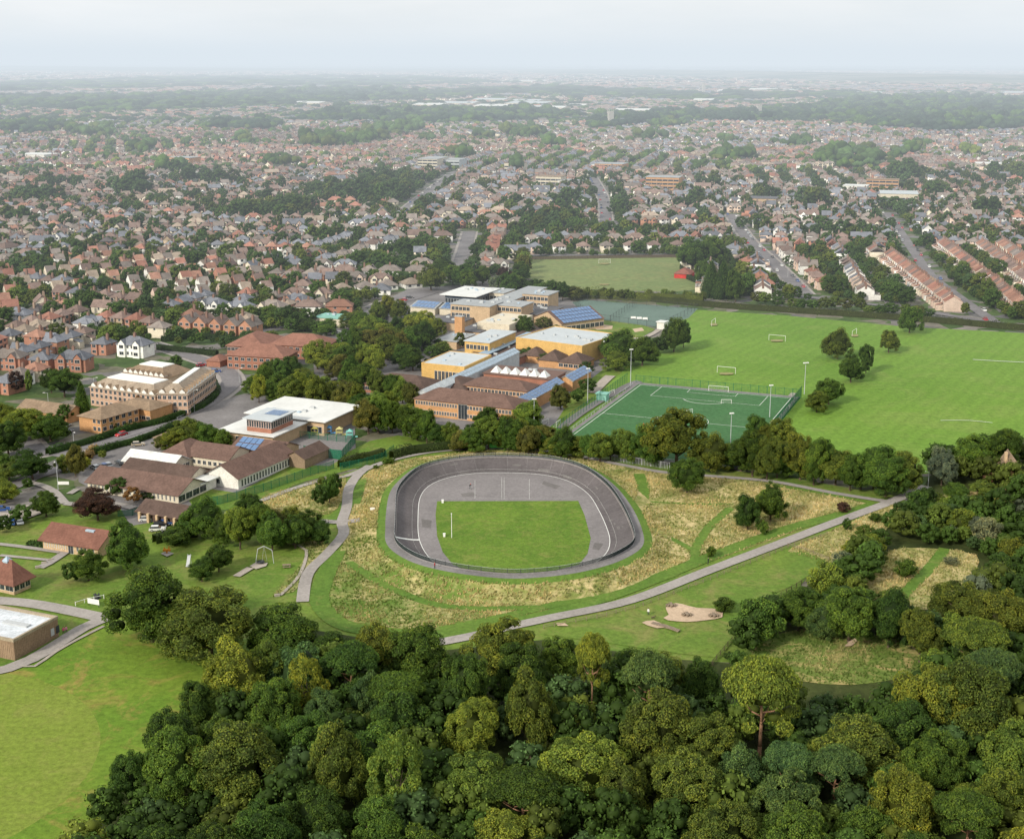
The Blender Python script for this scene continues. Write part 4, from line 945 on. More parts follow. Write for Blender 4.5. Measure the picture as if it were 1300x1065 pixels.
for k in range(6):
    m = MB(); x = 2 + k * (B_[1] - 4) / 6; s = (B_[1] - 4) / 6 - .5
    roof_shape(m, x, x + s, 1.5, 1.5 + s * 1.25, 6.0, 'hip', 2.2, ov=0); m.build('rooflight', 'white', r)
r, B_, _ = bld('school_wing', 'narrow blue glass-roofed spine corridor crossing the brick school diagonally', W_, (529, 499), (543, 501), 78, 6.4, SA, kind='gable', rise=1.6, axis='y', wall='lgrey', roof='lgrey', ov=.3)
w = B_[1]; d = B_[3]
panels(r, [((w + .2, 22, 6.35), (w + .2, d, 6.35), (w / 2, d, 8.0), (w / 2, 22, 8.0), 24, 2)], 'roof_glazing', 'skylight')
r, B_, _ = bld('school_wing', 'low link wing with a wide blue solar roof nearest the artificial pitch', W_, (650, 509), (668, 511), 34, 4.4, SA, kind='gable', rise=1.6, axis='y', wall='orange', roof='lgrey')
w, d = B_[1], B_[3]; panels(r, [((w + .4, 0, 4.35), (w + .4, d, 4.35), (w / 2, d, 6.0), (w / 2, 0, 6.0), 11, 3), ((0 - .4, d, 4.35), (-.4, 0, 4.35), (w / 2, 0, 6.0), (w / 2, d, 6.0), 11, 3)])
r, B_, _ = bld('school_hall', 'flat-roofed yellow brick school hall with tall windows beside the car park trees', 'school hall', (535, 462), (588, 468), 24, 7.2, SA, wall='yellow', roof='lgrey', parapet=.5)
win_row(r, B_, 'f', 8, 1.6, 3.6, a0=.3, a1=.98, split=2)
r, B_, _ = bld('sports_hall', 'large windowless yellow brick sports hall with a pale flat roof and parapet', 'sports hall', (655, 430), (739, 441), 30, 7.5, None, wall='yellow', roof='lgrey', parapet=.6)
m = MB()
for k in range(6): m.box(4 + k * 6, 4.8 + k * 6, 13, 14, 7.7, 8.4)
m.build('roof_vent', 'steel', r)
r, B_, _ = bld('changing_pavilion', 'small pyramid-roofed brown pavilion below the yellow sports hall', 'pavilion', (709, 459), (738, 463), 12, 3.0, SA, kind='hip', rise=3.2, wall='orange', roof='dbrown', group=None); win_row(r, B_, 'f', 5, 1.0, 1.4)
r, B_, _ = bld('changing_pavilion', 'second brown pyramid-roofed pavilion tucked between the sports hall and the rooflights', 'pavilion', (684, 456), (708, 459), 11, 3.2, SA, kind='hip', rise=3.2, wall='orange', roof='dbrown')
r, B_, _ = bld('changing_pavilion', 'brown hipped pavilion nearest the glazed spine', 'pavilion', (662, 450), (684, 453), 10, 3.2, SA, kind='hip', rise=2.6, wall='orange', roof='dbrown')
r, B_, _ = bld('school_wing', 'small blue solar-roofed building near the pitch floodlight', W_, (708, 482), (724, 485), 19, 4.0, SA, kind='gable', rise=1.8, axis='y', wall='orange', roof='grey')
w, d = B_[1], B_[3]; panels(r, [((w + .4, 0, 4.0), (w + .4, d, 4.0), (w / 2, d, 5.8), (w / 2, 0, 5.8), 6, 3)])
r, B_, _ = bld('classroom_block', 'two-storey cream and yellow classroom block with pale flat roof near the copper-tinted trees', W_, (590, 433), (618, 437), 26, 7.4, SA, wall='yellow', roof='lgrey')
for z in (.9, 4.3): win_row(r, B_, 'f', 6, z, 1.9, a0=.05, a1=.95)
r, B_, _ = bld('covered_walkway', 'long pale canopy roof running beside the classroom block', 'walkway', (604, 452), (612, 453), 52, 4.0, SA, wall='darkglass', roof='glassblue', ov=.8)
r, B_, _ = bld('school_wing', 'low brick block between the hall and the walkway with a grey roof', W_, (553, 432), (574, 436), 18, 3.4, SA, wall='buff', roof='grey')
r, B_, _ = bld('school_wing', 'broad low infill block with dark brown flat roof in the middle of the school', W_, (592, 452), (650, 459), 64, 3.0, SA, wall='brick', roof='dbrown')
r, B_, _ = bld('assembly_hall', 'pale flat-roofed hall with blank cream walls in the centre of the school', 'school hall', (606, 410), (637, 416), 26, 6.5, SA, wall='cream', roof='cream', parapet=.3)
r, B_, _ = bld('gym', 'gabled gym with a bright blue solar roof beside the tennis courts', 'gym', (678, 402), (713, 411), (705, 389), 4.5, None, kind='gable', rise=4.2, axis='y', wall='buff', roof='brown')
w, d = B_[1], 42
win_row(r, B_, 'f', 4, .8, 2.2, a0=.45, a1=.95); win_row(r, B_, 'r', 9, 1.0, 2.0)
dd_ = B_[3]; panels(r, [((w + .4, 1, 4.55), (w + .4, dd_ - 1, 4.55), (w / 2 + .4, dd_ - 1, 8.7), (w / 2 + .4, 1, 8.7), 12, 4)])
r, B_, _ = bld('classroom_block', 'three-storey buff classroom block at the car park side with a blank yellow end', W_, (572, 386), (609, 393), 14, 9.5, SA, wall='buff', roof='grey')
for z in (.9, 3.9, 6.9): win_row(r, B_, 'f', 5, z, 1.7, a0=.02, a1=.5)
r, B_, _ = bld('classroom_block', 'three-storey buff classroom block with three window bands in the middle of the back range', W_, (622, 387), (655, 392), 14, 9.0, SA, wall='buff', roof='grey')
for z in (.8, 3.8, 6.6): win_row(r, B_, 'f', 8, z, 1.7)
r, B_, _ = bld('classroom_block', 'three-storey buff classroom block at the tennis court end of the back range', W_, (663, 373), (690, 377), 13, 9.5, SA, wall='buff', roof='grey')
for z in (.8, 3.8, 6.8): win_row(r, B_, 'f', 7, z, 1.7)
r, B_, _ = bld('school_wing', 'grey flat-roofed link range joining the three-storey blocks', W_, (606, 388), (626, 391), 60, 8.2, SA, wall='buff', roof='grey')
win_row(r, B_, 'r', 18, 5.6, 1.6)
r, B_, _ = bld('classroom_block', 'cream two-storey block beside the white-roofed glass hall', W_, (613, 371), (636, 374), 13, 8, SA, wall='cream', roof='grey'); win_row(r, B_, 'f', 6, 4.8, 1.8); win_row(r, B_, 'f', 6, 1.3, 1.8)
r, B_, _ = bld('glass_hall', 'dark glass hall under a big overhanging white flat roof', 'school hall', (565, 374), (600, 377.5), 24, 8.5, SA, wall='darkglass', roof='wroof', ov=2.0)
win_row(r, B_, 'f', 10, .4, 6.5, split=1); win_row(r, B_, 'r', 8, .4, 6.5, split=1)
for (p0, p1, dd, lab) in (((521, 389), (546, 393), 15, 'low school building covered in dark blue solar panels beside the drive'), ((558, 391), (573, 393.5), 13, 'small low building with blue panels between the drive and the buff block')):
    r, B_, _ = bld('solar_roofed_building', lab, W_, p0, p1, dd, 3.4, SA, kind='gable', rise=1.8, wall='cream', roof='grey'); w, d = B_[1], B_[3]
    panels(r, [((.5, -.3, 3.4), (w - .5, -.3, 3.4), (w - .5, d / 2, 5.2), (.5, d / 2, 5.2), int(w / 2), 2)])
r, B_, _ = bld('brick_tower', 'narrow square brick tower rising from the dark school roofs', 'tower', (577, 402), (585, 403.2), 2.6, 11, SA, wall='orange', roof='grey', ov=.1)
for (p0, p1, dd, h, lab) in (((548, 408), (576, 413), 30, 3.6, 'dark flat-roofed low range beside the brick tower'), ((582, 420), (604, 424), 20, 3.4, 'dark low roof between the tower and the classroom block'), ((655, 398), (682, 403), 24, 4.0, 'dark brown low roof in front of the court-end classroom block')):
    bld('school_wing', lab, W_, p0, p1, dd, h, SA, wall='buff', roof='dgrey')
bld('drive_shelter', 'dark curved vehicle shelter beside the school drive', 'shelter', (488, 400), (508, 403), 10, 4, SA, kind='hip', rise=1.8, wall='dgrey', roof='dgrey')

# ---- the primary school
P_ = 'primary school wing'
A_, B2 = G(261, 601, 3.3), G(301, 608, 3.3); SP = math.atan2(B2[1] - A_[1], B2[0] - A_[0])
e1, e2 = np.array(G(301, 608, 3.3)), np.array(G(372, 577, 3.3)); dl = float(np.linalg.norm(e2 - e1)); SP = math.atan2(e2[1] - e1[1], e2[0] - e1[0]) - math.pi / 2 if abs((math.atan2(e2[1] - e1[1], e2[0] - e1[0]) - math.pi / 2) - SP) < .35 else SP
r, B_, _ = bld('primary_school_wing', 'long white single-storey wing with brown gabled roof along the green fence', P_, (261, 601), (301, 608), dl, 3.3, SP, kind='gable', rise=3.6, axis='y', wall='white', roof='brown', ov=.7)
win_row(r, B_, 'r', 18, .5, 2.0, a0=.04, a1=.97, gap=.6); win_row(r, B_, 'f', 3, .9, 1.4, a0=.08, a1=.45)
r, B_, _ = bld('primary_school_wing', 'cream classroom wing behind the copper beech with a brown gabled roof', P_, (111, 611), (226, 628), 13, 3.0, None, kind='gable', rise=3.0, wall='cream', roof='brown', ov=.7)
win_row(r, B_, 'f', 22, .9, 1.5, a0=.02, a1=.98, gap=.8); win_row(r, B_, 'r', 4, .6, 1.9)
SQ = r.rotation_euler.z
r, B_, _ = bld('primary_school_wing', 'second brown-roofed wing between the cream classroom wing and the white hall', P_, (150, 598), (236, 611), 12, 3.4, SQ, kind='gable', rise=2.6, wall='cream', roof='dbrown')
m = MB(); m.box(-1, B_[1] * .9, -1.6, -.4, 3.3, 3.55); m.build('gutter', 'white', r)
r, B_, _ = bld('primary_school_hall', 'narrow white-roofed gabled hall with a glazed end', 'school hall', (157, 584), (219, 592), 8.5, 5.0, SQ, kind='gable', rise=2.4, wall='cream', roof='wroof', ov=.6)
win_row(r, B_, 'r', 4, .8, 3.6, gap=.3)
r, B_, _ = bld('glazed_corridor', 'low white glazed corridor linking the two primary school wings', 'corridor', (232, 611), (259, 612), 7, 2.9, SP, wall='white', roof='wroof', ov=.7); win_row(r, B_, 'f', 10, .4, 2.1, gap=.15)
r, B_, _ = bld('primary_school_wing', 'cream courtyard wing with small paired windows beneath a brown roof', P_, (236, 577), (285, 586), 12, 3.4, SQ, kind='gable', rise=2.8, wall='cream', roof='brown'); win_row(r, B_, 'f', 8, 1, 1.3, 1.2)
r, B_, _ = bld('primary_school_wing', 'brown hipped wing behind the white hall near the round olive trees', P_, (202, 576), (240, 580), 14, 3.2, SQ, kind='hip', rise=3.4, wall='cream', roof='brown')
r, B_, _ = bld('primary_school_wing', 'brown-roofed back wing meeting the play court', P_, (292, 569), (352, 577), 12, 3.3, SQ, kind='gable', rise=2.4, wall='buff', roof='brown')
w, d = B_[1], B_[3]; panels(r, [((1, 0, 3.4), (9, 0, 3.4), (9, d / 2, 5.7), (1, d / 2, 5.7), 4, 2)])
r, B_, _ = bld('store_building', 'brown-roofed brick store at the corner of the play court with four rooflights', 'store', (362, 579), (388, 582), 13, 3.2, SP, kind='gable', rise=2.0, axis='y', wall='tan', roof='dbrown')
r, B_, _ = bld('white_roofed_school', 'modern buff school building with a large flat white roof', 'school', (318, 524), (411, 535), (347, 504), 5.0, None, wall='buff', roof='wroof', ov=1.6)
win_row(r, B_, 'f', 4, .8, 2.2, 2.6, a0=.55, a1=.98); SW = r.rotation_euler.z
r, B_, _ = bld('white_roofed_school', 'lower front part of the white-roofed school with wide window groups', 'school', (283, 546), (346, 554), 20, 4.2, SW, wall='buff', roof='wroof', ov=1.4)
win_row(r, B_, 'f', 5, .7, 2.2, a0=.04, a1=.92, gap=1.6, split=3)
r, B_, _ = bld('roof_lantern_block', 'raised red brick clerestory block with solar panels on the white-roofed school', 'school', (313, 531), (343, 535), (337, 519), 8.6, SW, wall='brick', roof='lgrey', ov=1.0)
win_row(r, B_, 'f', 10, 6.0, 2.1, gap=.2, split=1); win_row(r, B_, 'r', 10, 6.0, 2.1, gap=.2, split=1); w, d = B_[1], B_[3]
panels(r, [((w * .3, d * .45, 8.93), (w * .95, d * .45, 8.93), (w * .95, d * .92, 8.93), (w * .3, d * .92, 8.93), 8, 3)])
r, B_, _ = bld('small_outbuilding', 'small buff flat-roofed outbuilding beside the hedge-lined road', 'outbuilding', (196, 556), (205, 557), 6, 2.6, SQ, wall='buff', roof='tan')

# ---- the park buildings at the left
r, B_, _ = bld('red_roofed_hall', 'low buff hall with a broad red-brown roof and one rooflight', 'hall', (54, 684), (124, 695), (76, 668), 2.8, None, kind='gable', rise=3.0, wall='buff', roof='hallred', ov=.9)
w, d = B_[1], B_[3]; win_row(r, B_, 'f', 10, .9, 1.3, a0=.02, a1=.44, gap=.5); win_row(r, B_, 'f', 5, .9, 1.3, a0=.6, a1=.95, gap=.5); win_row(r, B_, 'f', 1, .05, 2.2, 1.6, a0=.48, a1=.54, name='door')
m = MB(); m.box(w * .63, w * .63 + 2.6, d * .36, d * .52, 5.0, 5.5); m.build('rooflight', 'skylight', r)
r, B_, _ = bld('car_shelter', 'open brown-roofed shelter on buff piers above parked cars', 'shelter', (176, 648), (228, 657), 8, 2.6, None, kind='gable', rise=2.2, wall='timber' if 0 else 'dbrown', roof='dbrown', ov=.8)
for k in range(5):
    m = MB(); x = 1 + k * (B_[1] - 2) / 4; m.box(x - .35, x + .35, -1.2, -.5, 0, 2.6); m.build('pier', 'wall', r, COL['buff'])
r, B_, _ = bld('pyramid_pavilion', 'buff pavilion with a red-brown pyramid roof and glass top light', 'pavilion', (-16, 734), (17, 741), (6, 725), 2.8, None, kind='hip', rise=4.6, wall='buff', roof='hallred', ov=1.0)
w, d = B_[1], B_[3]; m = MB(); roof_shape(m, w / 2 - .8, w / 2 + .8, d / 2 - .8, d / 2 + .8, 7.2, 'hip', .9, ov=0); m.box(w / 2 - .7, w / 2 + .7, d / 2 - .7, d / 2 + .7, 6.6, 7.1); m.build('rooflight', 'skylight', r); win_row(r, B_, 'f', 3, .8, 1.3); win_row(r, B_, 'r', 3, .8, 1.3)
A2 = np.array(G(17, 815, 4.1)); B3 = np.array(G(73, 785, 4.1)); dce = float(np.linalg.norm(B3 - A2)); ace = math.atan2(B3[1] - A2[1], B3[0] - A2[0]) - math.pi / 2
wce = 17.0; A3 = A2 - wce * np.array([math.cos(ace), math.sin(ace)])
r = thing('cedar_clad_pavilion', 'timber-clad pavilion with a white roof at the edge of the outfield', 'pavilion', (A3[0], A3[1], 0), ace)
b = MB(); b.box(0, wce, 0, dce, -.3, 4.1)
for k in range(int(dce / .5)): b.box(wce, wce + .05, k * .5 + .12, k * .5 + .30, 0, 4.0)
for k in range(int(wce / .5)): b.box(k * .5 + .12, k * .5 + .30, -.05, 0, 0, 4.0)
b.build('wall', 'wall', r, COL['cedar'])
b = MB(); b.box(.4, wce - .4, .4, dce - .4, 4.1, 4.14); b.build('roof', 'roof', r, (0.62, 0.66, 0.70))
b = MB()
for q in ((-.1, wce + .1, -.1, .4), (-.1, wce + .1, dce - .4, dce + .1), (-.1, .4, .4, dce - .4), (wce - .4, wce + .1, .4, dce - .4)): b.box(*q, 4.1, 4.7)
b.build('parapet', 'wall', r, (0.36, 0.30, 0.22)); occupy(A3[0] + 5, A3[1] + 8, 24, 24, ace)
b = MB(); b.box(wce - 9, wce - 2.5, dce * .5, dce * .5 + 1.4, 4.14, 4.5); b.build('roof_unit', 'steel', r)
for k in range(2):
    b = MB(); b.box(wce + .06, wce + .12, dce * .82 + k * 1.6, dce * .82 + 1.0 + k * 1.6, 1.0, 2.6); b.build('notice_board', 'dark' if k else 'steel', r)

# ---- care home, flats and the red brick block
r, B_, _ = bld('care_home', 'long three-storey front of the care home with white dormers and a flat white roof centre', 'care home', (114, 491), (197, 503), 16, 6.8, None, kind='mansard', rise=2.8, wall='pinkbrick', roof='paletan', ov=.5)
CA = r.rotation_euler.z
def dorm(root, B, side, n, z, wf='white'):
    x0, x1, y0, y1 = B
    for k in range(n):
        b = MB(); s = .95
        b.box(-s, s, .1, 2.4, z - .6, z + 1.0); b.face([(-s - .2, -.0, z + .95), (s + .2, -.0, z + .95), (0, -.0, z + 1.9)])
        m2 = MB(); m2.face([(-s - .2, -.05, z + .95), (0, -.05, z + 1.92), (0, 3, z + 1.92), (-s - .2, 3, z + .95)]); m2.face([(0, -.05, z + 1.92), (s + .2, -.05, z + .95), (s + .2, 3, z + .95), (0, 3, z + 1.92)])
        L = (x1 - x0) if side == 'f' else (y1 - y0); c = (k + .5) / n * L
        do = b.build('dormer', 'white', root, None, (x0 + c, y0, 0) if side == 'f' else (x1, y0 + c, 0), 0 if side == 'f' else math.pi / 2); m2.build('dormer_roof', 'roof', do, COL['tan'])
def flatcap(root, B, z, i=4.6):
    b = MB(); b.box(B[0] + i - .3, B[1] - i + .3, B[2] + i - .3, B[3] - i + .3, z, z + .35); b.build('flat_roof', 'white', root)
flatcap(r, B_, 9.6); dorm(r, B_, 'f', 9, 6.6)
for z in (.8, 3.3, 5.2): win_row(r, B_, 'f', 14, z, 1.3, 1.2)
q0, q1 = np.array(G(231, 504, 7.6)), np.array(G(268, 477, 7.6)); DCR = float(np.linalg.norm(q1 - q0)); CAR = math.atan2(*(q1 - q0)[::-1]) - math.pi / 2; print('care', DCR, CAR, CA)
r, B_, _ = bld('care_home', 'deep road-side range of the care home with gabled bays facing the hedge', 'care home', (199, 500), (231, 504), DCR, 7.6, CAR, kind='mansard', rise=2.8, wall='pinkbrick', roof='paletan', ov=.5); flatcap(r, B_, 10.4); dorm(r, B_, 'r', 11, 7.4); dorm(r, B_, 'f', 3, 7.4)
for z in (.8, 3.4, 5.7): win_row(r, B_, 'f', 6, z, 1.4, 1.2); win_row(r, B_, 'r', 18, z, 1.4, 1.2)
r, B_, _ = bld('care_home', 'rear range of the care home with a bright white flat roof and small dormers', 'care home', (156, 473), (212, 479), 15, 7.2, CA, kind='mansard', rise=2.6, wall='cream', roof='tan', ov=.5); flatcap(r, B_, 9.8); dorm(r, B_, 'f', 8, 7.0)
r, B_, _ = bld('care_home_annex', 'two-storey buff annex with dark roof centre in front of the care home', 'care home', (145, 514), (190, 521), 11, 4.6, CA, kind='mansard', rise=1.6, wall='orange', roof='tan'); win_row(r, B_, 'f', 8, 1, 1.3)
r, B_, _ = bld('flat_block', 'two-storey orange brick flats with brown roof beside the hedge-lined road', 'block of flats', (100, 527), (128, 532), 17, 5.2, None, kind='hip', rise=2.4, wall='orange', roof='tan', ov=.6)
for z in (.9, 3.4): win_row(r, B_, 'f', 2, z, 1.4, 1.3, a0=.6, a1=1); win_row(r, B_, 'r', 6, z, 1.4, 1.6)
bld('brick_bungalow_row', 'long low brown-roofed brick building behind the roadside trees', 'bungalow', (22, 518), (84, 527), 9, 3.2, None, kind='gable', rise=2.4, wall='orange', roof='tan')
for (p0, p1, dd, lab) in (((288, 450), (360, 454), 14, 'wide front range of the red brick residential block'), ((342, 437), (413, 440), 15, 'rear range of the red brick residential block with a white balcony bay'), ((288, 438), (334, 440), 22, 'hipped link range of the red brick residential block')):
    r, B_, _ = bld('red_brick_block', lab, 'residential block', p0, p1, dd, 5.8, None, kind='hip', rise=3.6, wall='brick', roof='terracotta', ov=.6)
    for z in (.9, 3.6): win_row(r, B_, 'f', 9, z, 1.3, 1.6)
bld('green_roofed_building', 'low cream building with a pale green flat roof', 'building', (399, 403), (438, 406), 11, 3.8, None, wall='cream', roof='green')
bld('red_brick_hut', 'small red brick hut beside the entrance of the brick block', 'hut', (262, 457), (279, 458.5), 8, 2.8, None, kind='hip', rise=1.8, wall='brick', roof='terracotta')
r, B_, _ = bld('sports_clubhouse', 'clubhouse with a bright red hipped roof beside the far recreation field', 'clubhouse', (856, 347), (876, 348), 12, 2.8, None, kind='hip', rise=2.6, wall='white', roof='red'); r.children[1].color = (0.55, 0.05, 0.04, 1)
bld('field_store', 'white box store beside the tennis courts', 'store', (834, 409), (843, 410), 4, 3.2, None, wall='white', roof='white' if 0 else 'wroof')
bld('equipment_container', 'dark green equipment container beside the artificial pitch', 'container', (757, 500), (768, 502), 3, 2.6, SA, wall='green', roof='green')
r, B_, _ = bld('stone_house', 'pink-brick house with steep tan gables at the edge of the wood', 'house', (1277, 602), (1300, 603), 12, 4.6, None, kind='gable', rise=4.2, axis='y', wall='orange', roof='tan'); win_row(r, B_, 'f', 2, .8, 1.4, 1.4)
m = MB(); m.box(.5, 1.3, 6, 6.9, 4, 9.4); m.build('chimney', 'wall', r, COL['buff'])
bld('garden_shed', 'small pink-roofed garden shed near the stone house', 'shed', (1250, 607), (1261, 607.5), 4, 2.2, None, kind='gable', rise=1.2, wall='brick', roof='terracotta')
# ---- large buildings far off in the town
for (p0, p1, dd, h, wl, rf, lab) in (((530, 202), (555, 202.5), 40, 13, 'cream', 'grey', 'pale five-storey block standing above the far rooftops'), ((556, 203), (583, 203.5), 30, 11, 'lgrey', 'grey', 'grey extension of the pale far block'),
    ((820, 225), (862, 226), 20, 14, 'orange', 'grey', 'long orange brick block with rows of windows in the far town'), ((680, 224), (712, 225), 16, 11, 'cream', 'tan', 'cream three-storey building in the middle of the far town'), ((708, 229), (734, 229.5), 14, 8, 'white', 'grey', 'low white building next to the cream three-storey one'),
    ((1100, 228), (1141, 229), 14, 10, 'orange', 'tan', 'long orange terrace block above the far shops'), ((1118, 246), (1166, 247), 30, 9, 'cream', 'lgrey', 'cream flat-roofed shop building in the far town'), ((1070, 236), (1100, 237), 18, 6, 'white', 'wroof', 'white shop roof among the far brick terraces'),
    ((640, 262 - 55), (664, 207.5), 16, 9, 'cream', 'brown', 'cream block beside the far trees'), ((755, 208), (790, 209), 24, 7, 'orange', 'grey', 'orange supermarket with a grey roof in the far town'), ((20, 196), (56, 197), 30, 6, 'white', 'wroof', 'long white shed at the far left of the town'), ((215, 200), (240, 201), 20, 11, 'orange', 'grey', 'orange block behind the left-hand rooftops'),
    ((1085, 150), (1110, 150.3), 30, 8, 'cream', 'terracotta', 'pale house clearing in the far wood'), ((950, 252), (985, 253), 20, 6, 'buff', 'dgrey', 'low grey-roofed hall in the far town'), ((1240, 208), (1300, 209), 26, 7, 'cream', 'wroof', 'pale roofed school at the right end of the far town')):
    r, B_, _ = bld('town_block', lab, 'building', p0, p1, dd, h, None, wall=wl, roof=rf)
    n = max(3, int(B_[1] / 5))
    for z in range(int(h / 3.2)): win_row(r, B_, 'f', min(n, 12), .9 + z * 3.2, 1.7, split=1)
WH = [((523, 133), (560, 133.4), 90), ((556, 131), (600, 131.4), 110), ((600, 134.5), (642, 135), 110), ((640, 131), (690, 131.6), 150), ((668, 136.5), (715, 137), 70), ((648, 128), (684, 128.3), 90), ((720, 134), (742, 134.2), 60), ((338, 129), (354, 129.2), 60), ((370, 130.5), (405, 131), 70), ((600, 126.5), (640, 126.8), 80), ((780, 140), (830, 140.5), 60), ((500, 101.5), (540, 101.8), 200), ((950, 114), (985, 114.2), 180), ((990, 114.5), (1010, 114.7), 120), ((910, 115.5), (945, 115.7), 150), ((1060, 118), (1120, 118.3), 120), ((650, 103), (690, 103.2), 200), ((260, 91), (310, 91.2), 400), ((870, 92), (960, 92.2), 300), ((1270, 118), (1310, 118.2), 150), ((880, 127), (905, 127.2), 60)]
for k, (p0, p1, dd) in enumerate(WH):
    c = ('wroof', 'lgrey', 'wroof', 'glassblue' if k in (14,) else 'lgrey')[k % 4]
    r, B_, _ = bld('warehouse', 'pale warehouse roof, %s from the left on the hazy far plain' % 'x', 'warehouse', p0, p1, dd, 10, None, 'warehouses on the hazy far plain', wall='cream', roof=c, kind='gable', rise=3)
for i, o in enumerate(sorted([o for o in C.objects if o.name.startswith('warehouse')], key=lambda o: o.location.x / o.location.y)): o['label'] = 'long pale warehouse on the hazy plain, %s from the left' % ordinal(i + 1)
def church(px, py, h, lab):
    x, y = G(px, py); r = thing('church_tower', lab, 'church', (x, y, 0), .3); b = MB(); b.box(-4.5, 4.5, -4.5, 4.5, -.3, h); b.box(4.5, 26, -6, 6, -.3, 9)
    b.build('wall', 'wall', r, (0.42, 0.40, 0.36)); q = MB(); roof_shape(q, 4.5, 26, -6, 6, 9, 'gable', 6); q.build('roof', 'roof', r, COL['slate'])
    q = MB()
    for sx in (-1, 1):
        for sy in (-1, 1): q.tube((sx * 3.9, sy * 3.9, h), (sx * 3.9, sy * 3.9, h + 5), .6, .05, 5)
    q.build('pinnacle', 'wall', r, (0.42, 0.40, 0.36)); occupy(x, y, 30, 20, 0)
church(775, 161, 27, 'tall pale stone church tower standing over the far rooftops'); church(963, 150, 24, 'church with a stubby tower in front of the far wood'); church(893, 121, 40, 'tiny pale tower on the hazy plain')
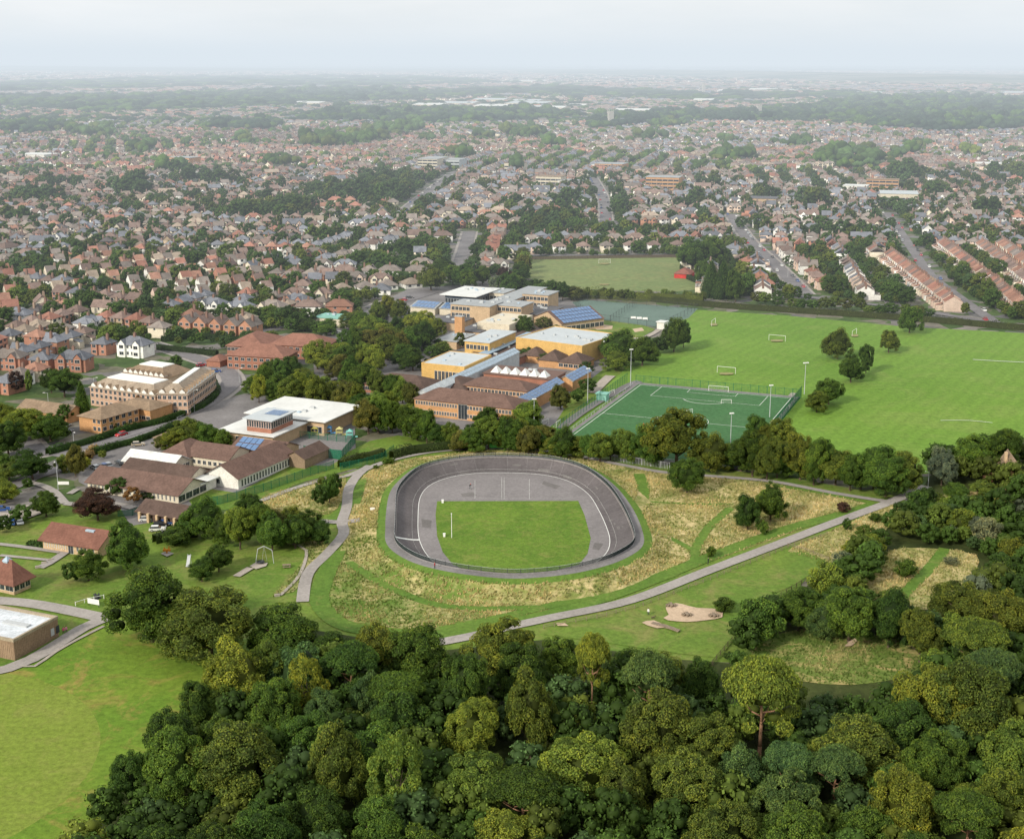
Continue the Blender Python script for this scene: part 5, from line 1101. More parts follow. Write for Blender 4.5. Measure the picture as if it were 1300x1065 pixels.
# ================================================================== HOUSES
# kind: (width, depth, eaves, rise, roof, window layout)
HK = dict(hip=(7.7, 7.8, 4.9, 2.5), semi=(12.4, 7.8, 4.9, 2.7), gable=(7.4, 8.2, 4.8, 3.0), front=(6.3, 9.4, 4.9, 3.0), bung=(9.6, 8.4, 2.7, 2.8), terrace=(5.6, 8.8, 5.1, 2.8), long=(14.6, 8.4, 5.1, 3.0), cross=(8.6, 7.8, 4.9, 2.6))
def house_parts(kind, seed=0):
    w, d, h, rise = HK[kind]; x0, x1, y0, y1 = -w / 2, w / 2, -d / 2, d / 2
    wl, rf, ch = MB(), MB(), MB(); wins = []
    if kind in ('hip', 'semi', 'bung', 'cross'):
        wall_shape(wl, x0, x1, y0, y1, h, 'hip', rise); roof_shape(rf, x0, x1, y0, y1, h, 'hip', rise, ov=.45)
    elif kind in ('gable', 'terrace', 'long'):
        wall_shape(wl, x0, x1, y0, y1, h, 'gable', rise); roof_shape(rf, x0, x1, y0, y1, h, 'gable', rise, 'x', .3 if kind != 'terrace' else .05)
    elif kind == 'front':
        wall_shape(wl, x0, x1, y0, y1, h, 'gable', rise, 'y'); roof_shape(rf, x0, x1, y0, y1, h, 'gable', rise, 'y', .35)
    if kind in ('semi', 'long'):
        for s in (-1, 1):
            q = s * w * .27; wl.box(q - 1.5, q + 1.5, y0 - .9, y0 + .1, -.3, h + .2); wl.face([(q - 1.5, y0 - .9, h + .2), (q + 1.5, y0 - .9, h + .2), (q, y0 - .9, h + 1.7)])
            rf.face([(q - 1.8, y0 - 1.1, h + .1), (q, y0 - 1.1, h + 1.9), (q, y0 + 3, h + 1.9), (q - 1.8, y0 + 1.2, h + .1)]); rf.face([(q, y0 - 1.1, h + 1.9), (q + 1.8, y0 - 1.1, h + .1), (q + 1.8, y0 + 1.2, h + .1), (q, y0 + 3, h + 1.9)])
    if kind == 'cross':
        q = -w * .22; wl.box(q - 2.0, q + 2.0, y0 - 1.6, y0 + .1, -.3, h); wl.face([(q - 2, y0 - 1.6, h), (q + 2, y0 - 1.6, h), (q, y0 - 1.6, h + 2.3)])
        rf.face([(q - 2.3, y0 - 1.9, h - .2), (q, y0 - 1.9, h + 2.5), (q, y0 + 3.6, h + 2.5), (q - 2.3, y0 + .2, h - .2)]); rf.face([(q, y0 - 1.9, h + 2.5), (q + 2.3, y0 - 1.9, h - .2), (q + 2.3, y0 + .2, h - .2), (q, y0 + 3.6, h + 2.5)])
        wl.box(x1 - 2.6, x1 + 2.4, y0 + 1.5, y1 - 1, -.3, 2.5); rf.box(x1 - .1, x1 + 2.6, y0 + 1.3, y1 - .8, 2.5, 2.72)
    if kind in ('hip', 'gable'):
        q = -w * .22; wl.box(q - 1.4, q + 1.4, y0 - .8, y0 + .1, -.3, h - .3); rf.box(q - 1.6, q + 1.6, y0 - 1.0, y0 - .2, h - .3, h - .12)
    if kind in ('terrace', 'hip', 'gable', 'long'):   # rear outshot
        a, b = (0.3, x1 - .1); wl.box(a, b, y1 - .1, y1 + 3.2, -.3, 2.8); rf.face([(a - .1, y1 + 3.4, 2.7), (b + .1, y1 + 3.4, 2.7), (b + .1, y1 - .05, 3.9), (a - .1, y1 - .05, 3.9)][::-1])
    cx = {'hip': w * .28, 'semi': 0, 'gable': w * .45, 'front': w * .2, 'bung': w * .25, 'terrace': w * .45, 'long': 0, 'cross': w * .3}[kind]; cz = h + rise * (.55 if kind in ('hip', 'bung', 'front', 'cross') else .8)
    ch.box(cx - .5, cx + .5, -.5, .5, cz - 1.4, h + rise + 1.1); ch.box(cx - .3, cx - .05, -.15, .15, h + rise + 1.1, h + rise + 1.5); ch.box(cx + .08, cx + .32, -.15, .15, h + rise + 1.1, h + rise + 1.5)
    nf = {'hip': 2, 'semi': 4, 'gable': 2, 'front': 2, 'bung': 2, 'terrace': 1, 'long': 4, 'cross': 2}[kind]; bay = {'semi': .9, 'long': .9, 'hip': .8, 'gable': .8}.get(kind, 0)
    lv = [.9, 3.4] if h > 4 else [.9]
    for z in lv:
        for k in range(nf):
            if kind in ('semi', 'long'): x = [-w * .27, -w * .08, w * .08, w * .27][k]; yy = y0 - .9 if k in (0, 3) else y0; ww = 2.0 if k in (0, 3) else 1.0
            elif kind == 'cross': x = [-w * .22, w * .27][k]; yy = y0 - 1.6 if k == 0 else y0; ww = 2.2 if k == 0 else 1.5
            elif kind in ('hip', 'gable'): x = [-w * .22, w * .27][k]; yy = y0 - .8 if k == 0 and z < 3.5 + 1 else y0; ww = 1.9 if k == 0 else 1.3
            else: x = x0 + w * (k + .5) / nf; yy = y0; ww = 1.7
            if kind in ('hip', 'gable') and k == 0 and z > 3: z2 = 3.2
            else: z2 = z
            wins.append((x, yy, z2, 0, ww))
        for k in range(max(1, nf // 2)): wins.append((x0 + w * (k * 2 + .5) / max(nf, 1) + .3, y1, z + .1, math.pi, 1.4))
    if kind != 'terrace': wins.append((x1, .5, lv[-1] + .1, math.pi / 2, 1.0)); wins.append((x0, .5, lv[-1] + .1, -math.pi / 2, 1.0))
    return wl, rf, ch, wins
HM = {}
def house_meshes(kind):
    if kind not in HM:
        wl, rf, ch, wins = house_parts(kind); a, b, c = wl.mesh('wall'), rf.mesh('roof'), ch.mesh('chimney')
        a.materials.append(M['wall']); b.materials.append(M['roof']); c.materials.append(M['wall']); HM[kind] = (a, b, c, wins)
        # version whose windows are part of the wall, for houses seen small
        k = MB(); k.v = list(wl.v); k.f = list(wl.f); k.m = list(wl.m); k.c = list(wl.c)
        for (x, y, z, rz, ww) in wins:
            c_, s_ = math.cos(rz), math.sin(rz)
            for (hw, z0, z1, o, mi) in ((ww / 2, 0, 1.35, .04, 1), (ww / 2 - .12, .12, 1.23, .07, 2)):
                k.face([(x + c_ * -hw + s_ * o, y + s_ * -hw - c_ * o, z + z0), (x + c_ * hw + s_ * o, y + s_ * hw - c_ * o, z + z0), (x + c_ * hw + s_ * o, y + s_ * hw - c_ * o, z + z1), (x + c_ * -hw + s_ * o, y + s_ * -hw - c_ * o, z + z1)], mi)
        me = k.mesh('wall'); [me.materials.append(M[q]) for q in ('wall', 'white', 'glass')]; HM[kind + '_w'] = me
    return HM[kind]
WALLC = {'cream': (0.72, 0.65, 0.52), 'white': (0.80, 0.79, 0.75), 'red brick': (0.40, 0.20, 0.14), 'pale pink': (0.64, 0.50, 0.41), 'buff brick': (0.46, 0.36, 0.25), 'orange brick': (0.44, 0.23, 0.15)}
ROOFC = {'brown': (0.195, 0.140, 0.120), 'grey-brown': (0.215, 0.185, 0.165), 'slate grey': (0.165, 0.175, 0.20), 'red': (0.28, 0.135, 0.10), 'terracotta': (0.285, 0.155, 0.112), 'dark': (0.11, 0.10, 0.10), 'tan': (0.29, 0.235, 0.185)}
KINDN = {'hip': 'detached house', 'semi': 'pair of semis', 'gable': 'gabled house', 'front': 'gable-fronted house', 'bung': 'bungalow', 'terrace': 'terraced house', 'long': 'wide house', 'cross': 'cross-gabled house'}
HOUSES = []     # x,y,ang,kind,wall,roof,zone
rh = random.Random(21)
WPAL = ['cream'] * 5 + ['white'] * 4 + ['red brick'] * 4 + ['pale pink', 'pale pink', 'buff brick', 'orange brick']
RPAL = ['brown'] * 6 + ['grey-brown'] * 6 + ['slate grey'] * 6 + ['red', 'terracotta', 'dark', 'tan', 'tan']
def row(p0, p1, n, kinds, zone, walls=None, roofs=None, turn=0.0, gap=None, jit=.6):
    A, B = np.array(G(*p0)), np.array(G(*p1)); a = math.atan2(B[1] - A[1], B[0] - A[0])
    if math.cos(a) < 0 and abs(math.sin(a)) < .9: pass
    kinds = kinds if isinstance(kinds, (list, tuple)) else [kinds]
    add_ = []; last = None
    for k in range(n):
        t = (k + .5) / n; x, y = A + (B - A) * t; kd = rh.choice(kinds)
        if kd != 'terrace': x += rh.uniform(-jit, jit); y += rh.uniform(-jit, jit)
        y += HK[kd][1] * .5
        if last and math.hypot(x - last[0], y - last[1]) < (HK[kd][0] + last[2]) / 2 + .3: continue
        if not free(x, y, HK[kd][0] - 1, HK[kd][1] - 1, a, -.6): continue
        last = (x, y, HK[kd][0])
        add_.append((x, y, HK[kd][0], HK[kd][1], a, .3))
        HOUSES.append([x, y, a + turn, kd, rh.choice(walls or WPAL), rh.choice(roofs or RPAL), zone])
    for q in add_: occupy(*q)
ZL1 = 'in the left streets'; ZL2 = 'behind the care home'; ZC1 = 'behind the recreation field'; ZR1 = 'in the right-hand terraces'; ZM1 = 'north of the brick school'; ZX = 'in the middle of the town'
GRN = ['brown', 'grey-brown', 'slate grey']; 
row((20, 364), (118, 370), 6, ['hip', 'semi'], ZL1, ['cream', 'white'], GRN); row((68, 382), (180, 392), 6, ['hip', 'gable'], ZL1)
row((0, 402), (60, 398), 3, ['front', 'gable'], ZL1, ['buff brick', 'cream'], ['brown', 'red']); row((10, 430), (104, 407), 5, 'hip', ZL1, ['cream', 'red brick'], ['red', 'brown']); row((34, 444), (118, 420), 5, ['hip', 'semi'], ZL1, None, ['slate grey', 'terracotta', 'grey-brown'])
row((0, 470), (140, 474), 7, ['hip', 'semi', 'hip'], ZL1, ['red brick', 'white', 'red brick'], ['slate grey', 'grey-brown', 'brown', 'slate grey']); row((125, 414), (200, 424), 4, 'hip', ZL1, ['red brick', 'buff brick'], ['red', 'brown'])
row((122, 450), (215, 458), 5, ['hip', 'semi'], ZL2, ['white', 'red brick', 'cream'], ['slate grey', 'brown', 'slate grey']); row((170, 436), (250, 446), 4, ['hip', 'bung'], ZL2, ['orange brick', 'cream'], ['slate grey', 'tan'])
row((210, 421), (326, 430), 6, 'front', ZL2, ['orange brick'], ['grey-brown', 'brown'], 0, jit=.1); row((262, 398), (330, 404), 4, 'semi', ZL2, ['cream', 'white'], ['slate grey']); row((92, 340), (160, 344), 4, 'hip', ZL1, ['pale pink', 'cream'], ['terracotta', 'brown'])
row((110, 322), (250, 328), 9, ['semi', 'hip'], ZL1, ['cream', 'pale pink', 'white']); row((250, 346), (325, 350), 5, ['semi', 'front'], ZL2)
row((0, 340), (60, 332), 4, ['semi'], ZL1); row((0, 310), (110, 300), 8, ['semi', 'hip'], ZL1); row((0, 500), (16, 502), 1, 'hip', ZL1)
row((342, 389), (416, 396), 5, ['hip', 'hip', 'semi'], ZM1, ['cream', 'white', 'red brick'], ['slate grey', 'grey-brown']); row((300, 400), (370, 406), 4, ['hip', 'semi'], ZM1); row((306, 384), (345, 386), 3, 'hip', ZM1, ['red brick', 'cream'], ['red', 'brown'])
row((425, 374), (528, 366), 7, 'bung', ZM1, ['cream', 'white', 'pale pink'], ['tan', 'brown', 'grey-brown']); row((310, 322), (410, 324), 7, 'hip', ZM1, ['cream', 'red brick', 'white'], ['red', 'brown', 'terracotta'])
row((346, 357), (432, 361), 8, ['gable', 'hip'], ZM1, ['red brick', 'orange brick', 'cream'], ['brown', 'grey-brown']); row((408, 340), (498, 313), 9, 'semi', ZM1, ['cream', 'white'], ['slate grey', 'grey-brown', 'brown']); row((398, 322), (444, 308), 4, 'semi', ZM1, ['cream', 'white'], ['slate grey'])
row((560, 346), (584, 312), 8, 'terrace', ZM1, ['red brick'], ['slate grey', 'grey-brown'], 0); row((612, 352), (634, 296), 10, ['hip', 'semi'], ZC1, ['cream', 'white', 'pale pink'], ['brown', 'red', 'grey-brown'])
row((672, 323), (868, 320), 13, 'hip', ZC1, ['white', 'cream', 'pale pink', 'white'], ['brown', 'slate grey', 'grey-brown', 'brown'], 0, jit=.2); row((680, 308), (868, 306), 13, 'hip', ZC1, ['white', 'cream', 'pale pink'], ['brown', 'slate grey', 'slate grey', 'grey-brown'], jit=.2)
row((930, 318), (985, 381), 8, ['bung', 'hip', 'bung'], ZR1, ['cream', 'pale pink', 'white'], ['red', 'slate grey', 'brown', 'red']); row((988, 316), (1052, 372), 10, ['front', 'hip', 'semi'], ZR1, ['pale pink', 'cream', 'white'], ['brown', 'grey-brown', 'red'])
row((968, 318), (1094, 322), 9, ['hip', 'front'], ZR1, ['pale pink', 'cream', 'orange brick'], ['brown', 'grey-brown', 'red'], jit=.2); row((1046, 388), (1110, 384), 4, 'bung', ZR1, ['cream', 'pale pink', 'white'], ['red', 'slate grey', 'terracotta'])
def terr(p0, p1, zone, walls, roofs, off=0.0):
    A, B = np.array(G(*p0)), np.array(G(*p1)); L = float(np.linalg.norm(B - A)); a = math.atan2(B[1] - A[1], B[0] - A[0]); n = int(L / 5.62)
    for k in range(n):
        x, y = A + (B - A) / L * (5.62 * (k + .5)); 
        if not free(x, y, 4.5, 8, a, -.5): continue
        HOUSES.append([x, y, a, 'terrace', rh.choice(walls), rh.choice(roofs), zone])
    for k in range(n):
        x, y = A + (B - A) / L * (5.62 * (k + .5)); occupy(x, y, 5.6, 11, a, .3)
terr((1210, 396), (1128, 330), ZR1, ['white', 'cream', 'pale pink'], ['terracotta', 'red', 'brown']); terr((1302, 402), (1196, 316), ZR1, ['white', 'cream', 'pale pink'], ['terracotta', 'terracotta', 'red', 'brown'])
terr((1182, 393 - 4), (1106, 324), ZR1, ['white', 'cream'], ['brown', 'grey-brown', 'red']); terr((1340, 392), (1245, 318), ZR1, ['white', 'cream'], ['terracotta', 'brown']); terr((1330, 362), (1270, 316), ZR1, ['cream', 'orange brick'], ['grey-brown', 'terracotta'])
row((1168, 310), (1300, 322), 10, ['semi', 'hip'], ZR1); row((870, 300), (925, 296), 5, ['semi'], ZR1); row((880, 316), (920, 330), 3, 'semi', ZR1, ['white', 'cream'], ['slate grey'])

# ---- wooded masses in the town: centre x, base y, half width, half depth, count, colours, crown radius
DK = ['dark green', 'mid green', 'mid green', 'olive', 'blue green']; BR = ['yellow green', 'bright green', 'mid green', 'olive']
CL = [(55, 345, 48, 7, 16, BR, 5), (90, 314, 26, 3, 8, BR, 4), (175, 331, 24, 4, 7, BR, 5), (238, 328, 26, 4, 8, DK, 5), (135, 372, 12, 2, 3, DK, 5), (40, 386, 22, 4, 6, BR, 4), (195, 407, 24, 4, 9, DK, 5), (270, 406, 20, 4, 7, BR, 3.5), (148, 430, 18, 4, 6, BR, 3.5),
    (250, 434, 60, 2, 5, DK, 1.8), (290, 445, 20, 5, 6, DK, 3), (20, 420, 22, 4, 5, DK, 3), (88, 456, 14, 3, 4, DK, 3), (215, 470, 10, 8, 5, DK, 3.5), (330, 440, 26, 8, 8, DK, 4), (380, 412, 36, 3, 8, DK, 4), (345, 408, 12, 3, 4, BR, 3.5), (470, 385, 20, 4, 5, BR, 4),
    (455, 248, 70, 12, 85, DK, 7), (498, 240, 40, 14, 50, DK, 7), (430, 306, 36, 5, 18, DK + BR, 6), (510, 334, 36, 12, 26, DK, 5), (470, 340, 22, 5, 12, DK, 5), (598, 335, 10, 24, 18, DK, 5), (580, 345, 8, 16, 10, DK, 4.5), (536, 318, 22, 6, 10, DK, 5),
    (700, 296, 50, 4, 26, DK, 5), (790, 298, 62, 4, 34, DK + ['yellow green'], 5), (700, 283, 46, 8, 26, DK, 6), (850, 300, 22, 5, 12, DK + BR, 5), (720, 262, 22, 7, 14, DK, 7), (660, 300, 14, 6, 8, DK, 5), (870, 322, 16, 5, 7, DK, 5),
    (928, 204, 28, 8, 26, DK, 10), (1077, 206, 38, 12, 44, DK, 11), (1144, 200, 14, 6, 12, DK, 10), (1165, 188, 14, 5, 10, DK, 9), (1005, 186, 24, 4, 18, DK, 9), (924, 182, 14, 3, 10, DK, 9), (975, 257, 16, 6, 10, DK, 9), (1032, 261, 14, 5, 9, DK, 9), (1151, 226, 22, 8, 22, DK, 10),
    (1276, 220, 26, 8, 20, BR, 9), (1232, 196, 12, 4, 8, BR, 9), (1137, 272, 18, 5, 9, DK, 7), (1255, 272, 18, 5, 9, DK, 7), (1230, 300, 30, 5, 14, BR, 5), (1060, 300, 34, 4, 12, DK, 5), (1250, 340, 20, 8, 14, DK, 4), (1230, 365, 14, 6, 8, DK, 4), (1110, 345, 14, 8, 8, DK, 4), (1080, 335, 18, 6, 9, DK, 4),
    (165, 246, 22, 7, 26, DK, 9), (47, 256, 32, 5, 20, DK, 8), (71, 238, 28, 3, 18, DK, 8), (115, 172, 36, 6, 30, DK, 12), (180, 194, 12, 3, 9, DK, 11), (270, 232, 34, 4, 24, DK, 9), (340, 272, 56, 8, 50, DK + BR, 7), (420, 185, 40, 6, 44, DK, 12), (310, 183, 14, 3, 9, DK, 11), (220, 220, 14, 3, 8, DK, 9),
    (450, 180, 34, 5, 30, DK, 12), (500, 170, 36, 5, 30, DK, 12), (667, 172, 26, 6, 26, DK, 12), (586, 202, 12, 4, 8, DK, 11), (654, 218, 8, 3, 6, DK, 9), (700, 188, 14, 3, 8, DK, 10), (820, 178, 22, 3, 12, DK, 10), (845, 162, 30, 3, 16, DK, 10), (540, 180, 12, 3, 8, DK, 9), (610, 178, 14, 3, 8, DK, 9), (360, 210, 22, 3, 12, DK, 9),
    (150, 270, 20, 2, 10, DK, 6), (20, 282, 20, 3, 10, DK, 6), (760, 245, 8, 14, 12, DK, 7), (780, 262, 8, 14, 10, DK, 7), (530, 262, 16, 9, 20, DK, 6), (25, 355, 14, 3, 4, DK, 4), (640, 262, 18, 3, 8, DK, 6), (880, 262, 14, 4, 8, DK, 7), (905, 240, 16, 4, 9, DK, 7), (1190, 250, 14, 3, 8, DK, 7)]
rc = random.Random(8)
BIGC = []
for (cx_, cy_, hw, hd, n, cols, R) in CL:
    for _ in range(n):
        a, q = rc.uniform(0, 6.28), math.sqrt(rc.random()); x, y = G(cx_ + hw * q * math.cos(a), cy_ + hd * q * math.sin(a)); r = R * rc.uniform(.6, 1.15)
        if any(c in OCC for c in ((int(x // 3), int(y // 3)),)): continue
        TREES.append([x, y, r, r * rc.uniform(1.5, 2.1), rc.choice(['oak', 'round', 'round', 'tall']), rc.choice(cols), Z_TOWN, False]); BIGC.append((x, y, r))
        if cy_ > 232: occupy(x, y, r * 1.3, r * 1.3, 0)
        else: occupy(x, y, r * 2, r * 2, 0)

# ---- forests beyond and within the far town
FORESTS = [[(745, 168), (760, 152), (860, 146), (1000, 143), (1090, 128), (1200, 125), (1330, 130), (1330, 166), (1190, 170), (1110, 164), (1060, 156), (950, 158), (850, 156)],
    [(-30, 136), (-30, 126), (160, 124), (330, 118), (430, 114), (640, 122), (520, 129), (420, 134), (260, 142), (120, 146)], [(380, 156), (420, 143), (560, 142), (700, 144), (740, 152), (640, 158), (560, 160), (480, 158)],
    [(-30, 120), (-30, 108), (200, 100), (520, 98), (640, 106), (500, 112), (300, 112)], [(560, 118), (700, 112), (900, 122), (1100, 121), (1100, 126), (900, 131), (760, 126)], [(-30, 170), (-30, 162), (60, 160), (90, 166), (40, 172)], [(250, 165), (290, 158), (360, 160), (340, 168)]]
FG = [[G(*p) for p in q] for q in FORESTS]
FAR = []      # x,y,r,h for the far blob trees
for q, (dens) in zip(FG, (19, 34, 21, 90, 60, 18, 18)):
    xs = [p[0] for p in q]; ys = [p[1] for p in q]; ar = (max(xs) - min(xs)) * (max(ys) - min(ys)); n = int(min(ar / dens ** 2, 26000))
    X = NR.uniform(min(xs), max(xs), n); Y = NR.uniform(min(ys), max(ys), n); ok = inside(q, X, Y); X, Y = X[ok], Y[ok]
    r = dens * NR.uniform(.5, .85, len(X)); h = np.minimum(r * 1.3, 16) * NR.uniform(.8, 1.3, len(X)) * np.where(NR.random(len(X)) < .08, 1.4, 1)
    FAR += [(a, b, c, d, 0) for a, b, c, d in zip(X, Y, r, h)]
# scattered woodland and hedgerows on the far plain
for k in range(2600):
    y = 2600 * (22000 / 2600) ** (rc.random() ** 1.1); x = rc.uniform(-.43, .43) * y; s = y / 3000
    n = rc.choice([1, 1, 3, 6])
    ln = rc.uniform(20, 160) * s ** .6
    for j in range(n): FAR.append((x + ln * (j - n / 2) * .6, y + rc.uniform(-15, 15) * s, rc.uniform(9, 18) * s ** .75, rc.uniform(9, 15) * s ** .15, 1))

# ---- the rest of the town, laid out street by street in districts
EXC = [[G(*p) for p in [(322, 430), (1460, 436), (1460, 1160), (-200, 1160), (-200, 566), (300, 566)]], FIELD, RECF, [G(*p) for p in [(455, 402), (470, 384), (540, 352), (660, 350), (740, 372), (890, 372), (960, 384), (870, 450), (820, 480), (720, 560), (440, 560), (300, 505), (330, 470), (440, 465), (440, 420)]], PRIMARY, PARK, WOODFLOOR, CRICK,
    [G(*p) for p in [(-100, 700), (-100, 480), (60, 500), (110, 470), (250, 440), (300, 430), (420, 410), (470, 400), (500, 520), (300, 640), (100, 660)]],
    [G(*p) for p in [(860, 376), (1560, 438), (1560, 640), (860, 600)]], [G(*p) for p in [(940, 380), (1060, 384), (1170, 396), (1560, 430), (1560, 442), (930, 396)]],
    [G(*p) for p in [(640, 330), (872, 326), (876, 372), (640, 372)]], [G(*p) for p in [(690, 290), (868, 286), (868, 300), (690, 303)]],
    [G(*p) for p in [(500, 138), (740, 134), (745, 124), (500, 122)]]] + [[*q] for q in FG[:3]] + [FG[5], FG[6]]
EXN = [np.array(q) for q in EXC]
DIST = []
yy = 560.0
while yy < 6200:
    st = 210 if yy < 1400 else 300 if yy < 3000 else 480
    n = int(2 * .42 * yy / st) + 2
    for k in range(-n // 2, n // 2 + 1):
        DIST.append([k * st + rc.uniform(-.35, .35) * st, yy + rc.uniform(-.3, .3) * st])
    yy += st
a_left = math.atan2(G(494, 307)[1] - G(408, 333)[1], G(494, 307)[0] - G(408, 333)[0])
gA, gB = G(1266, 412), G(1140, 290); a_right = math.atan2(gB[1] - gA[1], gB[0] - gA[0])
for d_ in DIST:
    x, y = d_; px = to_px(x, y)[0]
    if y < 1500:
        if px < 560: a = rc.choice([a_left, a_left, a_left * .35, .05]) + rc.uniform(-.08, .08)
        elif px < 900: a = rc.choice([0.0, .05, math.pi / 2]) + rc.uniform(-.08, .08)
        else: a = rc.choice([a_right, a_right, -.12]) + rc.uniform(-.08, .08)
    else: a = rc.choice([rc.uniform(-.5, .5), rc.uniform(-.5, .9), rc.uniform(1.1, 1.9)])
    d_ += [a, rc.choice(['hip', 'semi', 'semi', 'terrace', 'bung', 'mix', 'hip']), rc.choice([0, 0, 1, 2])]
DXY = np.array([[d[0], d[1]] for d in DIST])
STREETS = []
def own(i, X, Y):
    D = (X[:, None] - DXY[None, :, 0]) ** 2 + (Y[:, None] - DXY[None, :, 1]) ** 2
    return np.argmin(D, 1) == i
for i, (dx, dy, a, kd0, pal) in enumerate(DIST):
    if not in_view(dx, dy, 0, 260): continue
    ca, sa = math.cos(a), math.sin(a); S = 300 if dy > 3000 else 210
    roofs = RPAL if pal == 0 else (['slate grey', 'slate grey', 'grey-brown', 'brown', 'grey-brown'] if pal == 1 else ['red', 'terracotta', 'brown', 'brown', 'grey-brown', 'grey-brown', 'tan'])
    walls = WPAL if pal != 1 else ['cream', 'white', 'white', 'pale pink', 'red brick']
    v = -S
    while v < S:
        kd1 = kd0 if kd0 != 'mix' else rc.choice(['hip', 'semi', 'terrace', 'bung'])
        t = np.arange(-S, S, 9.0); X = dx + t * ca - v * sa; Y = dy + t * sa + v * ca; o = own(i, X, Y)
        if dy < 2600: STREETS.append((X[o], Y[o]))
        for side in (-1, 1):
            u = -S + rc.uniform(0, 6)
            while u < S:
                kd = kd1 if rc.random() < .66 or kd1 == 'terrace' else rc.choice(['hip', 'semi', 'gable', 'front', 'bung', 'cross', 'cross', 'long'])
                wd = HK[kd][0]; adv = wd + (0.02 if kd == 'terrace' and rc.random() > .12 else rc.uniform(1.0, 3.2))
                uu = u + wd / 2; vv = v + side * 12.5; x = dx + uu * ca - vv * sa; y = dy + uu * sa + vv * ca
                u += adv
                if dy > 2400 and rc.random() < .25: continue
                if dy > 3400 and rc.random() < .45: continue
                if not in_view(x, y, 4, 120): continue
                HOUSES.append([x, y, a + (math.pi if side > 0 else 0), kd, rc.choice(walls), rc.choice(roofs), None, i])
        v += 52
# keep a generated house only inside its own district, outside the open land and clear of everything already standing
gen = [h for h in HOUSES if len(h) == 8]; HOUSES = [h for h in HOUSES if len(h) == 7]
GX = np.array([[h[0], h[1]] for h in gen]); gi = np.array([h[7] for h in gen]); ok = np.zeros(len(gen), bool)
for s in range(0, len(gen), 4000):
    D = (GX[s:s + 4000, None, 0] - DXY[None, :, 0]) ** 2 + (GX[s:s + 4000, None, 1] - DXY[None, :, 1]) ** 2; ok[s:s + 4000] = np.argmin(D, 1) == gi[s:s + 4000]
for q in EXN: ok &= ~inside(q, GX[:, 0], GX[:, 1])
def zone_of(x, y):
    px, py = to_px(x, y)
    if py > 395 and px < 330: return ZL1
    if px < 300: return ZL1 if py > 300 else 'far off at the left'
    if px < 600: return ZM1
    if px < 900: return ZC1
    return ZR1
for h, k in zip(gen, ok):
    if not k: continue
    w, d = HK[h[3]][:2]
    if not free(h[0], h[1], w - .6, d - 1, h[2], -.6): continue
    OCC.update(cells(h[0], h[1], w, d, h[2], -1.0)); h[6] = zone_of(h[0], h[1]); HOUSES.append(h[:7])
print('houses', len(HOUSES), 'trees', len(TREES), 'far', len(FAR))

for k in range(4200):      # hamlets and works on the far plain
    y = 3200 * (13000 / 3200) ** rc.random(); x = rc.uniform(-.41, .41) * y
    for j in range(rc.choice([1, 2, 4, 7])): HOUSES.append([x + rc.gauss(0, 160), y + rc.gauss(0, 70), rc.uniform(-.6, .6), rc.choice(['hip', 'bung', 'semi']), rc.choice(['white', 'cream', 'white', 'pale pink']), rc.choice(['tan', 'grey-brown', 'brown', 'terracotta']), None])
# streets of the generated districts
V, F = [], []
for X, Y in STREETS:
    if len(X) < 3: continue
    bad = np.zeros(len(X), bool)
    for q in EXN: bad |= inside(q, X, Y)
    for k in range(len(X) - 1):
        if bad[k] or bad[k + 1]: continue
        dx, dy = X[k + 1] - X[k], Y[k + 1] - Y[k]; l = math.hypot(dx, dy)
        if l > 12: continue
        nx, ny = -dy / l * 3.6, dx / l * 3.6; b = len(V); e = .02
        V += [(X[k] + nx, Y[k] + ny, .04), (X[k] - nx, Y[k] - ny, .04), (X[k + 1] - nx, Y[k + 1] - ny, .04), (X[k + 1] + nx, Y[k + 1] + ny, .04)]; F.append((b, b + 1, b + 2, b + 3))
struct(finish('residential_road', np_mesh('residential_road', V, F), 'road'))

# small garden trees between the houses
n = 0
for k in range(150):      # copses and school grounds between the streets
    y = 900 * (4200 / 900) ** rc.random(); x = rc.uniform(-.40, .40) * y; m = rc.randint(3, 14); sx, sy = rc.uniform(10, 60) * (y / 1500), rc.uniform(10, 30)
    for j in range(m):
        X_, Y_ = x + rc.gauss(0, sx), y + rc.gauss(0, sy); r = rc.uniform(3, 6.5) * (y / 1500) ** .5
        TREES.append([X_, Y_, r, r * 1.7, rc.choice(['oak', 'round']), rc.choice(DK), Z_TOWN, False])
NG = 50000; gy = 580 * (4600 / 580) ** (NR.random(NG) ** .9); gx_ = NR.uniform(-.47, .47, NG) * gy; okg = np.ones(NG, bool)
for q in EXN: okg &= ~inside(q, gx_, gy)
for x, y in zip(gx_[okg], gy[okg]):
    if not in_view(x, y, 4, 120): continue
    r = rc.uniform(1.5, 3.2) * (1 if rc.random() < .85 else 1.8) * (1 if y < 1500 else (y / 1500) ** .45)
    if not free(x, y, r * .9, r * .9, 0, -.6): continue
    TREES.append([float(x), float(y), r, min(r * rc.uniform(1.5, 2.3), 12), rc.choice(['round', 'oak', 'round', 'cone' if rc.random() < .2 else 'round']), rc.choice(DK + BR + ['mid green', 'mid green', 'bright green']), Z_TOWN, False]); n += 1
print('garden trees', n)

